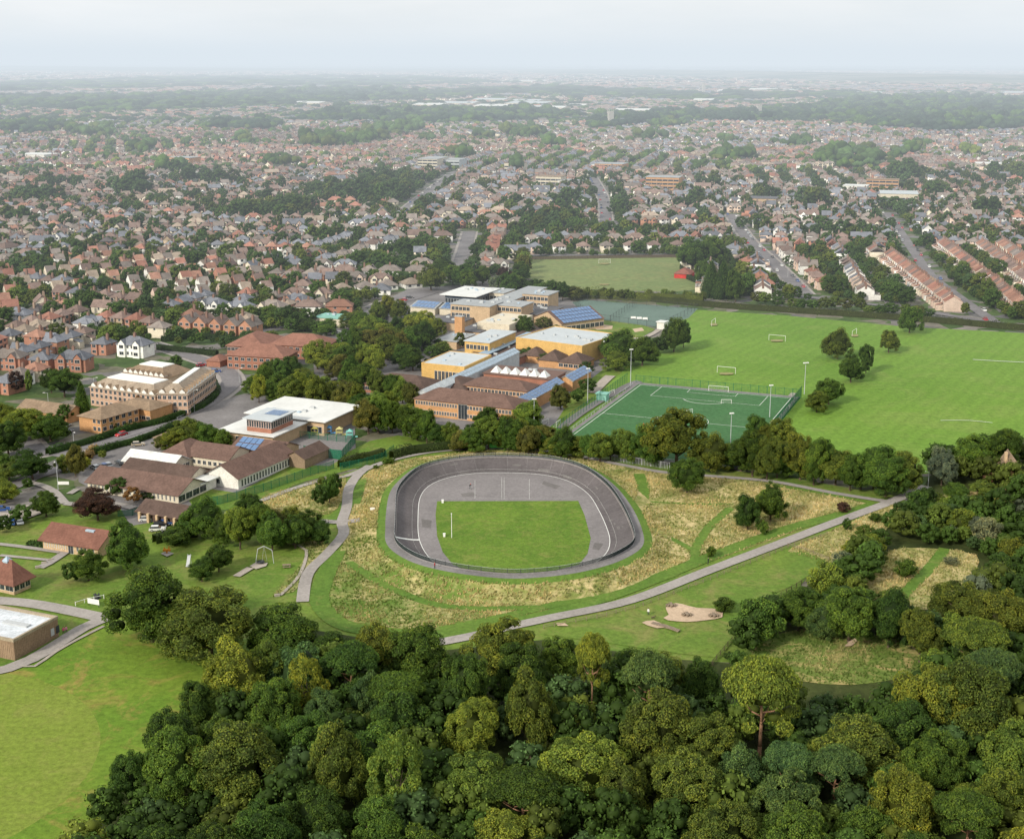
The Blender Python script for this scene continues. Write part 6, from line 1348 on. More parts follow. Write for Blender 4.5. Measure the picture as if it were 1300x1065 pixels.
# ---- build the houses: the 300 that show largest one by one, the rest as one mass
HOUSES.sort(key=lambda h: h[1] / (HK[h[3]][0] ** .3))
vis = [h for h in HOUSES if in_view(h[0], h[1], 5, 6)]; near, far = vis[:300], vis[300:]
far += [h for h in HOUSES if not in_view(h[0], h[1], 5, 6)]
near.sort(key=lambda h: (h[6], h[0] / h[1]))
cnt = {}
for idx, (x, y, a, kd, wc, rcn, zone) in enumerate(near):
    wme, rme, cme, wins = house_meshes(kd); nm = KINDN[kd].replace(' ', '_').replace('-', '_').replace('pair_of_semis', 'semi_detached_house')
    key = (kd, wc, rcn, zone); cnt[key] = cnt.get(key, 0) + 1
    r = thing(nm, '', 'house', (x, y, 0), a, 'houses of the town'); r['_k'] = repr((key, cnt[key]))
    sc_ = rh.uniform(.94, 1.06) if kd != 'terrace' else 1; r.scale = (sc_, sc_, sc_ * rh.uniform(.95, 1.08))
    f = rh.uniform(.88, 1.1); wcol = tuple(c * f for c in WALLC[wc]); f2 = rh.uniform(.8, 1.3); rcol = tuple(c * f2 for c in ROOFC[rcn])
    detailed = idx % 1 == 0 and y < 800
    put('wall', wme if detailed else HM[kd + '_w'], r, (0, 0, 0), 0, wcol)
    ro = put('roof', rme, r, (0, 0, 0), 0, rcol)
    co = bpy.data.objects.new('chimney', cme); C.objects.link(co); co.parent = ro; co.color = (*((0.23, 0.145, 0.115) if wc != 'cream' else (0.34, 0.25, 0.19)), 1)
    if detailed:
        for (wx, wy, wz, rz, ww) in wins: put('window', win_mesh(ww, 1.35, 2), r, (wx, wy, wz), rz)
for o in list(C.objects):
    if '_k' in o.keys():
        (kd, wc, rcn, zone), k = eval(o['_k']); del o['_k']; tot = cnt[(kd, wc, rcn, zone)]
        base = f"{wc} {KINDN[kd]} with {rcn} roof" if kd != 'semi' else f"{wc} semi-detached pair with {rcn} roof"
        o['label'] = (base + (', ' + ordinal(k) + ' from left ' if tot > 1 else ', the only such ') + zone)
# far houses
TPL = {}
def tpl(kd):
    if kd not in TPL:
        wl, rf, ch, wins = house_parts(kd); V, F, K = [], [], []
        for src, kk in ((wl, 0), (rf, 1), (ch, 3)):
            off = len(V); V += src.v
            for f in src.f:
                for j in range(1, len(f) - 1): F.append((off + f[0], off + f[j], off + f[j + 1])); K.append(kk)
        for (x, y, z, rz, ww) in wins:
            c_, s_ = math.cos(rz), math.sin(rz); o = .05; hw = ww / 2 - .08; off = len(V)
            for (q, zz) in ((-hw, .1), (hw, .1), (hw, 1.3), (-hw, 1.3)): V.append((x + c_ * q + s_ * o, y + s_ * q - c_ * o, z + zz))
            F += [(off, off + 1, off + 2), (off, off + 2, off + 3)]; K += [2, 2]
        TPL[kd] = (np.array(V), np.array(F), np.array(K))
    return TPL[kd]
def far_house_mesh(hs):
    Vs, Fs, Cs = [], [], []; off = 0
    for (x, y, a, kd, wc, rcn, zone) in hs:
        V, F, K = tpl(kd)
        if y > 2200: sel = K < 2; F, K = F[sel], K[sel]
        c, s = math.cos(a), math.sin(a); f = rh.uniform(.85, 1.12); g = rh.uniform(.78, 1.4)
        big = 1.35 + max(0, y - 2800) / 2600 if y > 2600 else 1
        c *= big; s *= big
        P = np.stack([x + V[:, 0] * c - V[:, 1] * s, y + V[:, 0] * s + V[:, 1] * c, V[:, 2] * (1 if y < 2600 else 1.15 + max(0, y - 2800) / 9000)], 1)
        col = np.array([[v * f for v in WALLC[wc]], [v * g for v in ROOFC[rcn]], (.05, .055, .06), (.22, .155, .13)])[K]
        Vs.append(P); Fs.append(F + off); Cs.append(col); off += len(V)
    return np_mesh('distant_houses', np.concatenate(Vs), np.concatenate(Fs), None, np.concatenate(Cs))
stuff(finish('distant_houses', far_house_mesh(far), 'stuff'), 'mass of small roofs and pale walls filling the town towards the horizon', 'houses')
# ================================================================== BUILD THE TREES
NV = {'oak': 6, 'round': 4, 'tall': 3, 'birch': 1, 'pine': 3, 'cone': 1, 'bush': 2}
CM = {}; TM = {}
for k, n in NV.items():
    nl = {'oak': 21000, 'round': 18000, 'tall': 17000, 'birch': 9000, 'pine': 16000, 'cone': 8000, 'bush': 4500}[k]
    sz = {'oak': .19, 'round': .20, 'tall': .205, 'birch': .25, 'pine': .18, 'cone': .28, 'bush': .36}[k]
    CM[k] = [crown_mesh('crown', k, 100 + 7 * i + len(k), nl, sz, core=(k != 'birch')) for i in range(n)]
    TM[k] = trunk_mesh(k, len(k))
KN = {'oak': ('oak_tree', 'broad-crowned tree'), 'round': ('round_tree', 'round-crowned tree'), 'tall': ('tall_tree', 'tall oval tree'), 'birch': ('birch_tree', 'open airy tree'), 'pine': ('pine_tree', 'clumpy pine'), 'cone': ('conifer_tree', 'narrow conifer'), 'bush': ('shrub', 'low bush')}
for t in TREES: t.append(t[2] * (t[3] ** .5) / math.hypot(t[0], t[1], 100) * (0.2 if not in_view(t[0], t[1], t[3] * .95, 25) else 1) * (4.0 if t[7] else 1))
TREES.sort(key=lambda t: -t[8])
one = [t for t in TREES if t[4] != 'bush'][:300]; bush = [t for t in TREES if t[4] == 'bush' and t[1] < 620][:90]
ids = {id(t) for t in one + bush}; rest = [t for t in TREES if id(t) not in ids]
sel = one + bush
sel.sort(key=lambda t: (t[6], t[0] / t[1]))
cn = {}
for t in sel: k = (t[4], t[5], t[6]); cn[k] = cn.get(k, 0) + 1
cc = {}; rt = random.Random(77)
for t in sel:
    x, y, R, H, kind, col, zone = t[:7]; k = (kind, col, zone); cc[k] = cc.get(k, 0) + 1
    nm, ds = KN[kind]; q = ('%s from left ' % ordinal(cc[k])) if cn[k] > 1 else ''
    z = float(max(0, track_z(np.array([x]), np.array([y]))[0])) if y < 480 and abs(x) < 90 else 0
    lab = f"{col.replace('green', 'green')} {ds}, {q}{zone}" if q else f"the only {col} {ds} {zone}"
    r = thing(nm, lab, 'shrub' if kind == 'bush' else 'tree', (x, y, z), rt.uniform(0, 6.28), 'shrubs' if kind == 'bush' else 'trees ' + zone)
    s = R / 5.0; r.scale = (s * rt.uniform(.93, 1.07), s * rt.uniform(.93, 1.07), H / 10.0)
    f = rt.uniform(.82, 1.18); w = rt.uniform(-.09, .11); base = GREENS[col]
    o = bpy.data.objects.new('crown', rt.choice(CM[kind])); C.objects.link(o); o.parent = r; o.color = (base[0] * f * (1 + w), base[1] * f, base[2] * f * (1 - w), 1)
    o = bpy.data.objects.new('trunk', TM[kind]); C.objects.link(o); o.parent = r
# ---- all remaining trees as one mass
MID, FARM = {}, {}
def leaf_tpl(kind, seed, n, size):
    rg = np.random.default_rng(seed); cl = clumps_for(kind, rg, m=24); ctr = np.array([0, 0, 5.2]); Vs, Fs, Cs = [], [], []; off = 0
    for c, r, z in cl:
        d = rand_dirs(n // len(cl), rg); d = d[d[:, 2] > -.5]; out = (c - ctr) / np.linalg.norm(c - ctr); N = d * .8 + out * .4; P = c + d * r
        V, F = leaf_quads(P, N / np.linalg.norm(N, axis=1, keepdims=True), size, rg, .45); v = rg.uniform(.75, 1.25) * rg.uniform(.7, 1.3, len(F))
        Vs.append(V); Fs.append(F + off); Cs.append(v); off += len(V)
        iv, jf = ICO1; Vs.append(iv * r * .8 + c); Fs.append(np.c_[jf, jf[:, 2]] + off); Cs.append(np.full(len(jf), .6)); off += len(iv)  # darker blob added inside each clump to close it against light
    return np.concatenate(Vs), np.concatenate(Fs), np.concatenate(Cs)
def blob_tpl(seed):
    rg = np.random.default_rng(seed); Vs, Fs, Cs = [], [], []; off = 0; iv, jf = ICO1
    for k in range(5):
        a = k * 2.4; q = 2.4 if k else 0; v = iv * np.array([3.1, 3.1, 3.0]) * rg.uniform(.75, 1.1) + np.array([q * math.cos(a), q * math.sin(a), 6.6 if k == 0 else rg.uniform(3.6, 6.2)])
        Vs.append(v + rg.normal(0, .25, v.shape)); Fs.append(jf + off); Cs.append(rg.uniform(.7, 1.3, len(jf))); off += len(v)
    return np.concatenate(Vs), np.concatenate(Fs), np.concatenate(Cs)
LA = [leaf_tpl('oak', 1, 700, .62), leaf_tpl('round', 2, 700, .62), leaf_tpl('tall', 3, 700, .62), leaf_tpl('oak', 4, 700, .62)]
LB = [leaf_tpl('oak', 5, 190, 1.15), leaf_tpl('round', 6, 190, 1.15), leaf_tpl('round', 7, 190, 1.15)]
BL = [blob_tpl(i) for i in range(6)]
def gather(items, tpls):
    Vs, Fs, Cs = [], [], []; off = 0
    for (x, y, R, H, col) in items:
        V, F, c = tpls[rt.randrange(len(tpls))]; a = rt.uniform(0, 6.28); ca, sa = math.cos(a), math.sin(a); s = R / 5
        P = np.stack([x + (V[:, 0] * ca - V[:, 1] * sa) * s, y + (V[:, 0] * sa + V[:, 1] * ca) * s, V[:, 2] * H / 10], 1)
        f = rt.uniform(.75, 1.25); Vs.append(P); Fs.append(F + off); Cs.append(c[:, None] * np.array(col)[None] * f); off += len(V)
    return np.concatenate(Vs), np.concatenate(Fs), np.concatenate(Cs)
A1 = [(t[0], t[1], t[2], t[3], GREENS[t[5]]) for t in rest if t[1] < 900]; A2_ = [(t[0], t[1], t[2], t[3], GREENS[t[5]]) for t in rest if 900 <= t[1] < 1500]; A3_ = [(t[0], t[1], t[2], t[3], GREENS[t[5]]) for t in rest if t[1] >= 1500]
FC = [(0.030, 0.060, 0.030), (0.040, 0.070, 0.034), GREENS['mid green']]
A3_ += [(x, y, r, h, rt.choice(FC)) for (x, y, r, h, q) in FAR]
print('mass trees', len(A1), len(A2_), len(A3_))
parts_ = [gather(A1, LA), gather(A2_, LB)]; v3, f3, c3 = gather(A3_, BL); parts_.append((v3, np.c_[f3, f3[:, 2]], c3))
off = 0; VV, TT, QQ, CT, CQ = [], [], [], [], []
for v, f, c in parts_:
    tri = f[:, 2] == f[:, 3]; VV.append(v); QQ.append(f[~tri] + off); CQ.append(c[~tri]); TT.append(f[tri][:, :3] + off); CT.append(c[tri]); off += len(v)
me = bpy.data.meshes.new('distant_trees'); VV = np.concatenate(VV).astype(np.float32); Q, Tt = np.concatenate(QQ), np.concatenate(TT)
me.vertices.add(len(VV)); me.vertices.foreach_set('co', VV.ravel()); lp = np.concatenate([Q.ravel(), Tt.ravel()]).astype(np.int32); me.loops.add(len(lp)); me.loops.foreach_set('vertex_index', lp)
ls = np.concatenate([np.arange(len(Q)) * 4, len(Q) * 4 + np.arange(len(Tt)) * 3]).astype(np.int32); me.polygons.add(len(ls)); me.polygons.foreach_set('loop_start', ls); me.update(calc_edges=True)
cf = np.concatenate(CQ + CT); a_ = me.attributes.new('Col', 'FLOAT_COLOR', 'FACE'); a_.data.foreach_set('color', np.c_[cf, np.ones(len(cf))].astype(np.float32).ravel())
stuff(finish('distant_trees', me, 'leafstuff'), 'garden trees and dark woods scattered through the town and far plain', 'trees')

# ---- long grass: tufts over the meadows
rg = np.random.default_rng(12); TV, TC = [], []
skip = []
for q, w in WALKS: skip.append((spline([G(*p) for p in q], 2.0), w / 2 - .1))
PATHP = [([(565, 815), (640, 798), (700, 785), (800, 763), (900, 725), (1000, 687), (1060, 664), (1120, 642)], 2.0), ([(1130, 638), (1060, 627), (980, 612), (900, 605), (840, 600), (790, 591), (745, 582), (700, 574), (640, 570), (560, 573), (500, 584), (463, 597)], 1.5), ([(470, 592), (455, 603), (443, 621), (440, 645), (434, 664), (436, 679), (415, 704), (391, 729), (384, 765)], 1.8)]
for q, w in PATHP: skip.append((spline([G(*p) for p in q], 2.0), w))
for q in MEADG:
    q = np.array(q); x0, y0 = q.min(0); x1, y1 = q.max(0); n = int((x1 - x0) * (y1 - y0) * 3.0)
    X = rg.uniform(x0, x1, n); Y = rg.uniform(y0, y1, n); ok = inside([tuple(p) for p in q], X, Y); X, Y = X[ok], Y[ok]
    aa = np.arctan2(Y - vc[1], X - vc[0]) % (2 * math.pi); ii = (aa / (2 * math.pi) * NA).astype(int) % NA
    ok = np.hypot(X - vc[0], Y - vc[1]) - rR[ii] > 4.7
    for L, w in skip:
        for s in range(0, len(X), 5000):
            D = (X[s:s + 5000, None] - L[None, :, 0]) ** 2 + (Y[s:s + 5000, None] - L[None, :, 1]) ** 2; ok[s:s + 5000] &= D.min(1) > w * w
    X, Y = X[ok], Y[ok]
    # patchy: clumps of straw and green
    pz = np.sin(X * .21 + 1.3 * np.sin(Y * .13)) * np.sin(Y * .17 + 1.1 * np.sin(X * .11)) + rg.normal(0, .35, len(X)); ok = pz > -.75; X, Y, pz = X[ok], Y[ok], pz[ok]
    TV.append(np.stack([X, Y, np.maximum(0, track_z(X, Y))], 1))
    k = np.clip(.52 + pz * .5 - .4 * ((X < -20) & (Y < 335)) - .5 * ((X > 44) & (Y < 285)), 0, 1)[:, None]; TC.append((np.array([[.13, .20, .045]]) * (1 - k) + np.array([[.60, .48, .25]]) * k) * rg.uniform(.7, 1.25, (len(X), 1)))
B0 = np.concatenate(TV); K0 = np.concatenate(TC); n = len(B0); print('tufts', n)
Vt = []; 
for j in range(3):
    a = rg.uniform(0, 6.28, n); h = rg.uniform(.25, .7, n); w = rg.uniform(.10, .24, n); lx, ly = rg.normal(0, .18, n), rg.normal(0, .18, n)
    c, s = np.cos(a) * w, np.sin(a) * w
    P = np.stack([np.c_[B0[:, 0] - c, B0[:, 1] - s, B0[:, 2]], np.c_[B0[:, 0] + c, B0[:, 1] + s, B0[:, 2]], np.c_[B0[:, 0] + lx, B0[:, 1] + ly, B0[:, 2] + h]], 1).reshape(-1, 3); Vt.append(P)
Vt = np.concatenate(Vt); Ft = np.arange(len(Vt)).reshape(-1, 3)
stuff(finish('long_grass', np_mesh('long_grass', Vt, Ft, None, np.concatenate([K0] * 3)), 'leafstuff'), 'straw coloured long grass standing around the cycle track', 'grass')

# ---- hedges: each one a dense leafy strip
def hedge(px, w, h, col, label, dens=26, name='hedge', cat='hedge'):
    L = spline([G(*p) for p in px], 1.0); N = normals2(L); ln = np.linalg.norm(np.diff(L, axis=0), axis=1).sum(); n = int(ln * dens); rg = np.random.default_rng(int(ln * 10) % 9999)
    t = rg.uniform(0, len(L) - 1.001, n); i = t.astype(int); P = L[i] + (L[i + 1] - L[i]) * (t - i)[:, None]; a = rg.uniform(0, math.pi, n)
    hh = h * (.85 + .25 * np.sin(t * .35) * np.sin(t * .11 + 1)); rad = rg.uniform(.85, 1.1, n)
    off = np.cos(a) * w / 2 * rad; z = np.sin(a) ** .6 * hh * rad
    P3 = np.c_[P + N[i] * off[:, None], z]; N3 = np.c_[N[i] * np.cos(a)[:, None], np.sin(a)]; sz = .5 if w > 1.5 else .35
    V, F = leaf_quads(P3, N3, sz, rg, .5); v = rg.uniform(.65, 1.3, n) * (.85 + .3 * np.sin(t * .5))
    c1 = np.c_[L + N * w * .36, np.full(len(L), -.1)]; c2 = np.c_[L + N * w * .3, np.full(len(L), h * .75)]; c3 = np.c_[L - N * w * .3, np.full(len(L), h * .75)]; c4 = np.c_[L - N * w * .36, np.full(len(L), -.1)]
    o = len(V); m = len(L); V = np.concatenate([V, c1, c2, c3, c4]); FF = [F]
    for k in range(3):
        q = np.arange(m - 1); FF.append(np.stack([o + k * m + q, o + k * m + q + 1, o + (k + 1) * m + q + 1, o + (k + 1) * m + q], 1))
    F = np.concatenate(FF); v = np.concatenate([v, np.full(len(F) - n, .5)])
    ob = finish(name, np_mesh(name, V, F, None, np.repeat(v[:, None], 3, 1)), 'leaf', None, col); tag(ob, label, cat)
hedge([(730, 374), (800, 380), (880, 388), (960, 394), (1080, 402), (1190, 410), (1330, 422), (1540, 436)], 3.0, 3.6, (0.085, 0.105, 0.03), 'long clipped olive hedge along the far edge of the playing field', 16)
hedge([(690, 372), (730, 377), (800, 381), (893, 386)], 4.5, 5.5, (0.15, 0.185, 0.03), 'bright yellow-green tree hedge along the near edge of the recreation field', 30)
hedge([(60, 578), (97, 568), (130, 558), (157, 549), (206, 537), (240, 525), (262, 514), (276, 500), (272, 488)], 2.6, 2.6, (0.045, 0.095, 0.02), 'dense green hedge curving between the road and the care home')
hedge([(116, 578), (150, 568), (173, 562), (208, 549), (226, 540)], 2.4, 2.4, (0.045, 0.095, 0.02), 'green hedge on the primary school side of the curving road')
hedge([(276, 452), (240, 448), (200, 444)], 2.5, 3, (0.04, 0.07, 0.02), 'dark hedge behind the care home')
hedge([(205, 520 - 86), (260, 430), (320, 436)], 3, 3, (0.04, 0.075, 0.02), 'dark hedge in front of the row of orange gabled houses')
hedge([(432, 594), (450, 587), (470, 583), (487, 578)], 3.0, 3.0, (0.075, 0.105, 0.025), 'rough hedge beside the green fence at the path bend')
hedge([(497, 583), (520, 577), (560, 572), (610, 568)], 3.0, 3.4, (0.06, 0.09, 0.025), 'bushy hedge above the top bend of the cycle track')
hedge([(196, 690), (220, 684), (250, 680)], 3, 3, (0.05, 0.08, 0.02), 'hedge below the open car shelter')
hedge([(36, 692), (60, 694), (76, 698)], 2.2, 1.4, (0.045, 0.09, 0.02), 'low clipped hedge in front of the red-roofed hall')
hedge([(122, 572), (114, 580), (112, 584)], 3, 2.4, (0.34, 0.23, 0.09), 'patch of golden ornamental grass beside the school car park', name='ornamental_grass_clump', cat='plant')
hedge([(900, 365), (870, 352), (866, 340)], 3, 3, (0.045, 0.075, 0.02), 'hedge beside the clubhouse with the red roof')
# ================================================================== SMALL THINGS
def gp(px, py): x, y = G(px, py); return (x, y, 0.06)
def angle_px(a, b): A, B = G(*a), G(*b); return math.atan2(B[1] - A[1], B[0] - A[0])
# ---- goals
def goal(a, b, w, h, label, grp=None, depth=1.2):
    A, B = np.array(G(*a)), np.array(G(*b)); an = math.atan2(B[1] - A[1], B[0] - A[0]); c = (A + B) / 2
    r = thing('football_goal', label, 'goal', (c[0], c[1], .05), an, grp); t = .075
    m = MB()
    for s in (-1, 1): m.tube((s * w / 2, 0, 0), (s * w / 2, 0, h), t, n=6)
    m.tube((-w / 2, 0, h), (w / 2, 0, h), t, n=6); m.build('frame', 'white', r)
    if depth:
        m = MB()
        for s in (-1, 1): m.tube((s * w / 2, depth, 0), (s * w / 2, 0, h), .03, n=4); m.tube((s * w / 2, 0, .03), (s * w / 2, depth, .03), .03, n=4)
        m.tube((-w / 2, depth, .03), (w / 2, depth, .03), .03, n=4)
        for k in range(1, int(w / .45)):
            x = -w / 2 + k * .45; m.tube((x, depth, 0), (x, 0, h), .009, n=3)
        for k in range(1, 6): m.tube((-w / 2, depth * (1 - k / 6), h * k / 6), (w / 2, depth * (1 - k / 6), h * k / 6), .009, n=3)
        m.build('net', 'white', r)
goal((976, 432), (997, 433.8), 7.3, 2.5, 'white goal posts in the upper middle of the playing field', depth=0); goal((911, 473), (933, 475), 7.3, 2.5, 'white goal posts on the grass just beyond the artificial pitch', depth=0)
goal((903, 414.5), (908.5, 410.5), 7.3, 2.5, 'white goal posts seen end-on close to the tennis courts', depth=0); goal((1081, 428), (1088, 423.5), 7.3, 2.5, 'white goal posts seen end-on behind the olive field tree', depth=0)
goal((760, 334.5), (775, 334.5), 7.0, 2.5, 'white goal on the far recreation field in front of the house row'); goal((900, 497.5), (924, 499.5), 7.3, 2.4, 'full-size white goal at the far end of the artificial pitch')
def sgoal(px, py, an, label): x, y = G(px, py); q = G(px + 4, py); goal((px - 3, py), (px + 3, py), 3.6, 1.9, label); C.objects[-1].parent.rotation_euler.z = an
for px, py, an, lb in ((922, 514, SA + .4, 'small white goal inside the far penalty area'), (875, 527, SA + 1.2, 'small white goal beside the centre circle'), (1001, 521, SA + 1.57, 'white goal stored against the right-hand fence'), (709, 541, SA + 1.57, 'small white goal at the near corner by the school path'), (777, 502, SA + 1.4, 'white folded goal next to the green container'), (692, 540, SA + 1.2, 'white goal lying beside the touchline barrier')): sgoal(px, py, an, lb)
# ---- floodlights and lamp posts
def mast(px, py, h, label, lamps=2, an=0.0, grp=None, name='floodlight_mast', cat='floodlight'):
    x, y = G(px, py); r = thing(name, label, cat, (x, y, .04), an, grp); m = MB(); m.tube((0, 0, -.3), (0, 0, h), .16 if h > 9 else .09, .08 if h > 9 else .06, 8); m.build('pole', 'steel', r)
    if lamps:
        m = MB(); m.box(-lamps * .38, lamps * .38, -.06, .06, h - .1, h); m.build('crossarm', 'steel', r)
        for k in range(lamps):
            m = MB(); X = (k - (lamps - 1) / 2) * .72; m.box(X - .3, X + .3, -.5, .12, h, h + .28); m.build('lamp_head', 'white', r)
    else:
        m = MB(); m.tube((0, 0, h), (0, -1.0, h + .15), .05, n=5); m.build('arm', 'steel', r); m = MB(); m.box(-.14, .14, -1.6, -.9, h + .08, h + .22); m.build('lamp_head', 'white', r)
    return r
for px, py, h, lb in ((800.5, 488, 13.4, 'far left corner floodlight of the artificial pitch'), (746, 512, 12.6, 'floodlight beside the green container'), (1021, 501, 11.8, 'far right corner floodlight of the artificial pitch'), (977, 531, 11.5, 'floodlight on the right side of the pitch near the fence'), (927, 572, 12.0, 'floodlight rising behind the belt of trees'), (678, 546, 10.5, 'floodlight near the bright green tree by the school')):
    mast(px, py, h, 'tall grey ' + lb, 2 if px != 1021 else 3, .3)
for px, py, h, lb in ((247, 524, 8, 'street lamp beside the care home hedge'), (94, 566, 4.5, 'lamp post on the green verge at the road junction'), (1178, 621, 5, 'lamp post at the gate beyond the path junction'), (304, 487, 6, 'lamp post on the outside of the road bend'), (120, 500, 6, 'lamp post beside the tall conifer'), (430, 442, 7, 'lamp post on the school drive'), (1000, 352, 7, 'lamp post on the wide right-hand street'), (62, 520, 6, 'lamp post among the roadside trees')):
    mast(px, py, h, 'thin grey ' + lb, 0, rt.uniform(0, 6), name='lamp_post', cat='street lamp')
r = mast(74, 622, 8.5, 'tall white pole with a blank white sign board on the lawn', 0, 0, name='sign_pole', cat='sign'); m = MB(); m.box(0, 3.2, -.05, .05, 1.6, 2.5); m.build('sign_board', 'white', r)
def simple(name, label, cat, px, py, fn, mat, color=None, rz=0.0, z=0.05, grp=None):
    m = MB(); fn(m); x, y = G(px, py); o = m.build(name, mat, None, color, (x, y, z), rz); return tag(o, label, cat, grp)
simple('flagpole', 'thin white pole standing on the infield grass', 'pole', 573.5, 684, lambda m: (m.tube((0, 0, 0), (0, 0, 6.4), .09, .07, 8), m.tube((0, 0, 6.4), (0, 0, 6.6), .16, .16, 8)), 'white', z=ZB)
for px, py, lb in ((562, 639.5, 'small white marker box at the top corner of the infield grass'), (564, 682.5, 'small white marker box near the white pole')):
    simple('marker_box', lb, 'box', px, py, lambda m: (m.box(-.28, .28, -.28, .28, 0, .8), m.box(-.34, .34, -.34, .34, .8, .88)), 'white', z=ZB)
def board(px, py, w, h, label, mat, color=None, rz=0.0, post=.6):
    x, y = G(px, py); r = thing('sign_board', label, 'sign', (x, y, .04), rz); m = MB(); m.box(-w / 2, w / 2, -.04, .04, post, post + h); m.build('board', mat, r, color); m = MB()
    for s in (-1, 1): m.tube((s * w * .42, .06, 0), (s * w * .42, .06, post + h), .05, n=5)
    m.build('post', 'dark', r)
board(473, 652, 1.3, 1.1, 'small white sign beside the path to the cycle track', 'white'); board(632, 571, 5.5, 3.2, 'green board on posts above the top bend of the cycle track', 'cloth', (0.10, 0.42, 0.10)); board(119, 770, 3.2, 1.2, 'white banner on the low fence beside the path', 'white', None, -.4)
# ---- fences
def fence(pts, h, label, mat='greenfence', sp=3.0, bar=.22, bw=.09, name='mesh_fence', cat='fence', rails=(.95,), raw=True, ground=None):
    L = np.array(ground if ground is not None else [G(*p) for p in pts], float)
    seg = np.linalg.norm(np.diff(L, axis=0), axis=1); cum = np.concatenate([[0], np.cumsum(seg)]); T_ = cum[-1]
    def at(s): return np.interp(s, cum, L[:, 0]), np.interp(s, cum, L[:, 1])
    r = thing(name, label, cat, (L[0][0], L[0][1], 0)); ox, oy = L[0]
    if bar:
        n = int(T_ / bar); s = (np.arange(n) + .5) * bar; x, y = at(s); x2, y2 = at(s + bw); x, y, x2, y2 = x - ox, y - oy, x2 - ox, y2 - oy
        V = np.stack([np.c_[x, y, np.full(n, .05)], np.c_[x2, y2, np.full(n, .05)], np.c_[x2, y2, np.full(n, h * .97)], np.c_[x, y, np.full(n, h * .97)]], 1).reshape(-1, 3)
        o = finish('mesh_panel', np_mesh('mesh_panel', V, np.arange(4 * n).reshape(n, 4)), mat); o.parent = r
    m = MB()
    for k in range(len(L) - 1):
        for q in rails: m.tube((L[k][0] - ox, L[k][1] - oy, h * q), (L[k + 1][0] - ox, L[k + 1][1] - oy, h * q), .05, n=4)
    m.build('rail', mat, r)
    n = min(90, max(2, int(T_ / sp))); m = MB(); m.box(-.06, .06, -.06, .06, -.2, h * 1.02); pm = m.mesh('post'); pm.materials.append(M[mat])
    for k in range(n + 1): x, y = at(T_ * k / n); put('post', pm, r, (x - ox, y - oy, 0))
    return r
fence(None, 3.2, 'green mesh fence along the far end of the artificial pitch', ground=[pit(-3, -4), pit(PW + 3, -4)], bar=.5, bw=.07)
fence(None, 3.6, 'green mesh fence along the touchline nearest the school', ground=[pit(-6.5, -4), pit(-6.5, PL)], bar=.3, bw=.08)
fence(None, 4.4, 'dense green mesh fence on the open-field side of the pitch', ground=[pit(PW + 3, -4), pit(PW + 3, PL)], bar=.16, bw=.09)
fence(None, 1.1, 'low grey spectator barrier beside the touchline', 'steel', ground=[pit(-3, 0), pit(-3, PL)], bar=.4, bw=.12, name='barrier')
fence([(262, 643), (282, 640), (330, 626), (385, 607), (424, 595)], 2.6, 'tall green palisade fence between the primary school lawn and the path', bar=.18, bw=.10, name='palisade_fence')
fence([(432, 597), (460, 592), (486, 584), (500, 574)], 2.4, 'green palisade fence behind the rough hedge', bar=.2, bw=.10, name='palisade_fence')
fence([(386, 578), (434, 584), (451, 563)], 3.2, 'green screen fence around the walled play court', bar=.11, bw=.09); fence([(381, 556), (451, 563)], 2.4, 'green fence along the back of the play court', bar=.3, bw=.08)
fence([(645, 569), (700, 572), (745, 579), (790, 587), (850, 596)], 2.2, 'grey-green palisade fence behind the top footpath', 'steel', bar=.5, bw=.08, name='palisade_fence')
fence([(728, 385), (742, 382), (886, 393.5)], 3.0, 'tall fence along the far side of the tennis courts', 'dark', bar=.6, bw=.05, sp=5); fence([(728, 385), (748, 405), (838, 417), (886, 393.5)], 3.0, 'tall fence along the near side of the tennis courts', 'dark', bar=.6, bw=.05, sp=5); fence([(806, 388), (775, 408)], 3.0, 'fence dividing the two hard courts', 'dark', bar=.5, bw=.05, sp=5)
fence([(690, 798), (760, 785), (812, 771), (905, 735), (1000, 696), (1050, 679)], 1.0, 'low timber rail fence on the lower side of the main path', 'timber', bar=0, sp=2.6, rails=(.5, .9), name='rail_fence')
fence([(1000, 694), (1020, 699), (1052, 712)], 1.0, 'short timber fence crossing below the main path', 'timber', bar=0, sp=2.4, rails=(.5, .9), name='rail_fence')
fence([(900, 850), (925, 820), (955, 788), (985, 762), (1030, 735)], 1.3, 'dark rail fence along the lower edge of the sandy play field', 'bark', bar=.4, bw=.08, sp=2.4, rails=(.4, .9), name='rail_fence')
fence([(132, 760), (112, 764), (96, 769)], 1.0, 'low rail fence carrying the white banner', 'white', bar=0, sp=2, rails=(.9,), name='rail_fence')
fence([(275, 492), (262, 508), (244, 524), (225, 533)], 0.9, 'grey guard railing on the inside of the road bend', 'steel', bar=.5, bw=.08, sp=2.5, name='guard_rail')
fence([(672, 330), (780, 328), (868, 327)], 2.0, 'brown timber garden fence behind the recreation field', 'bark', bar=.12, bw=.11, sp=4, name='timber_fence')
fence([(180, 649), (168, 655), (150, 656)], 1.8, 'short green fence beside the open car shelter', bar=.15, bw=.1)
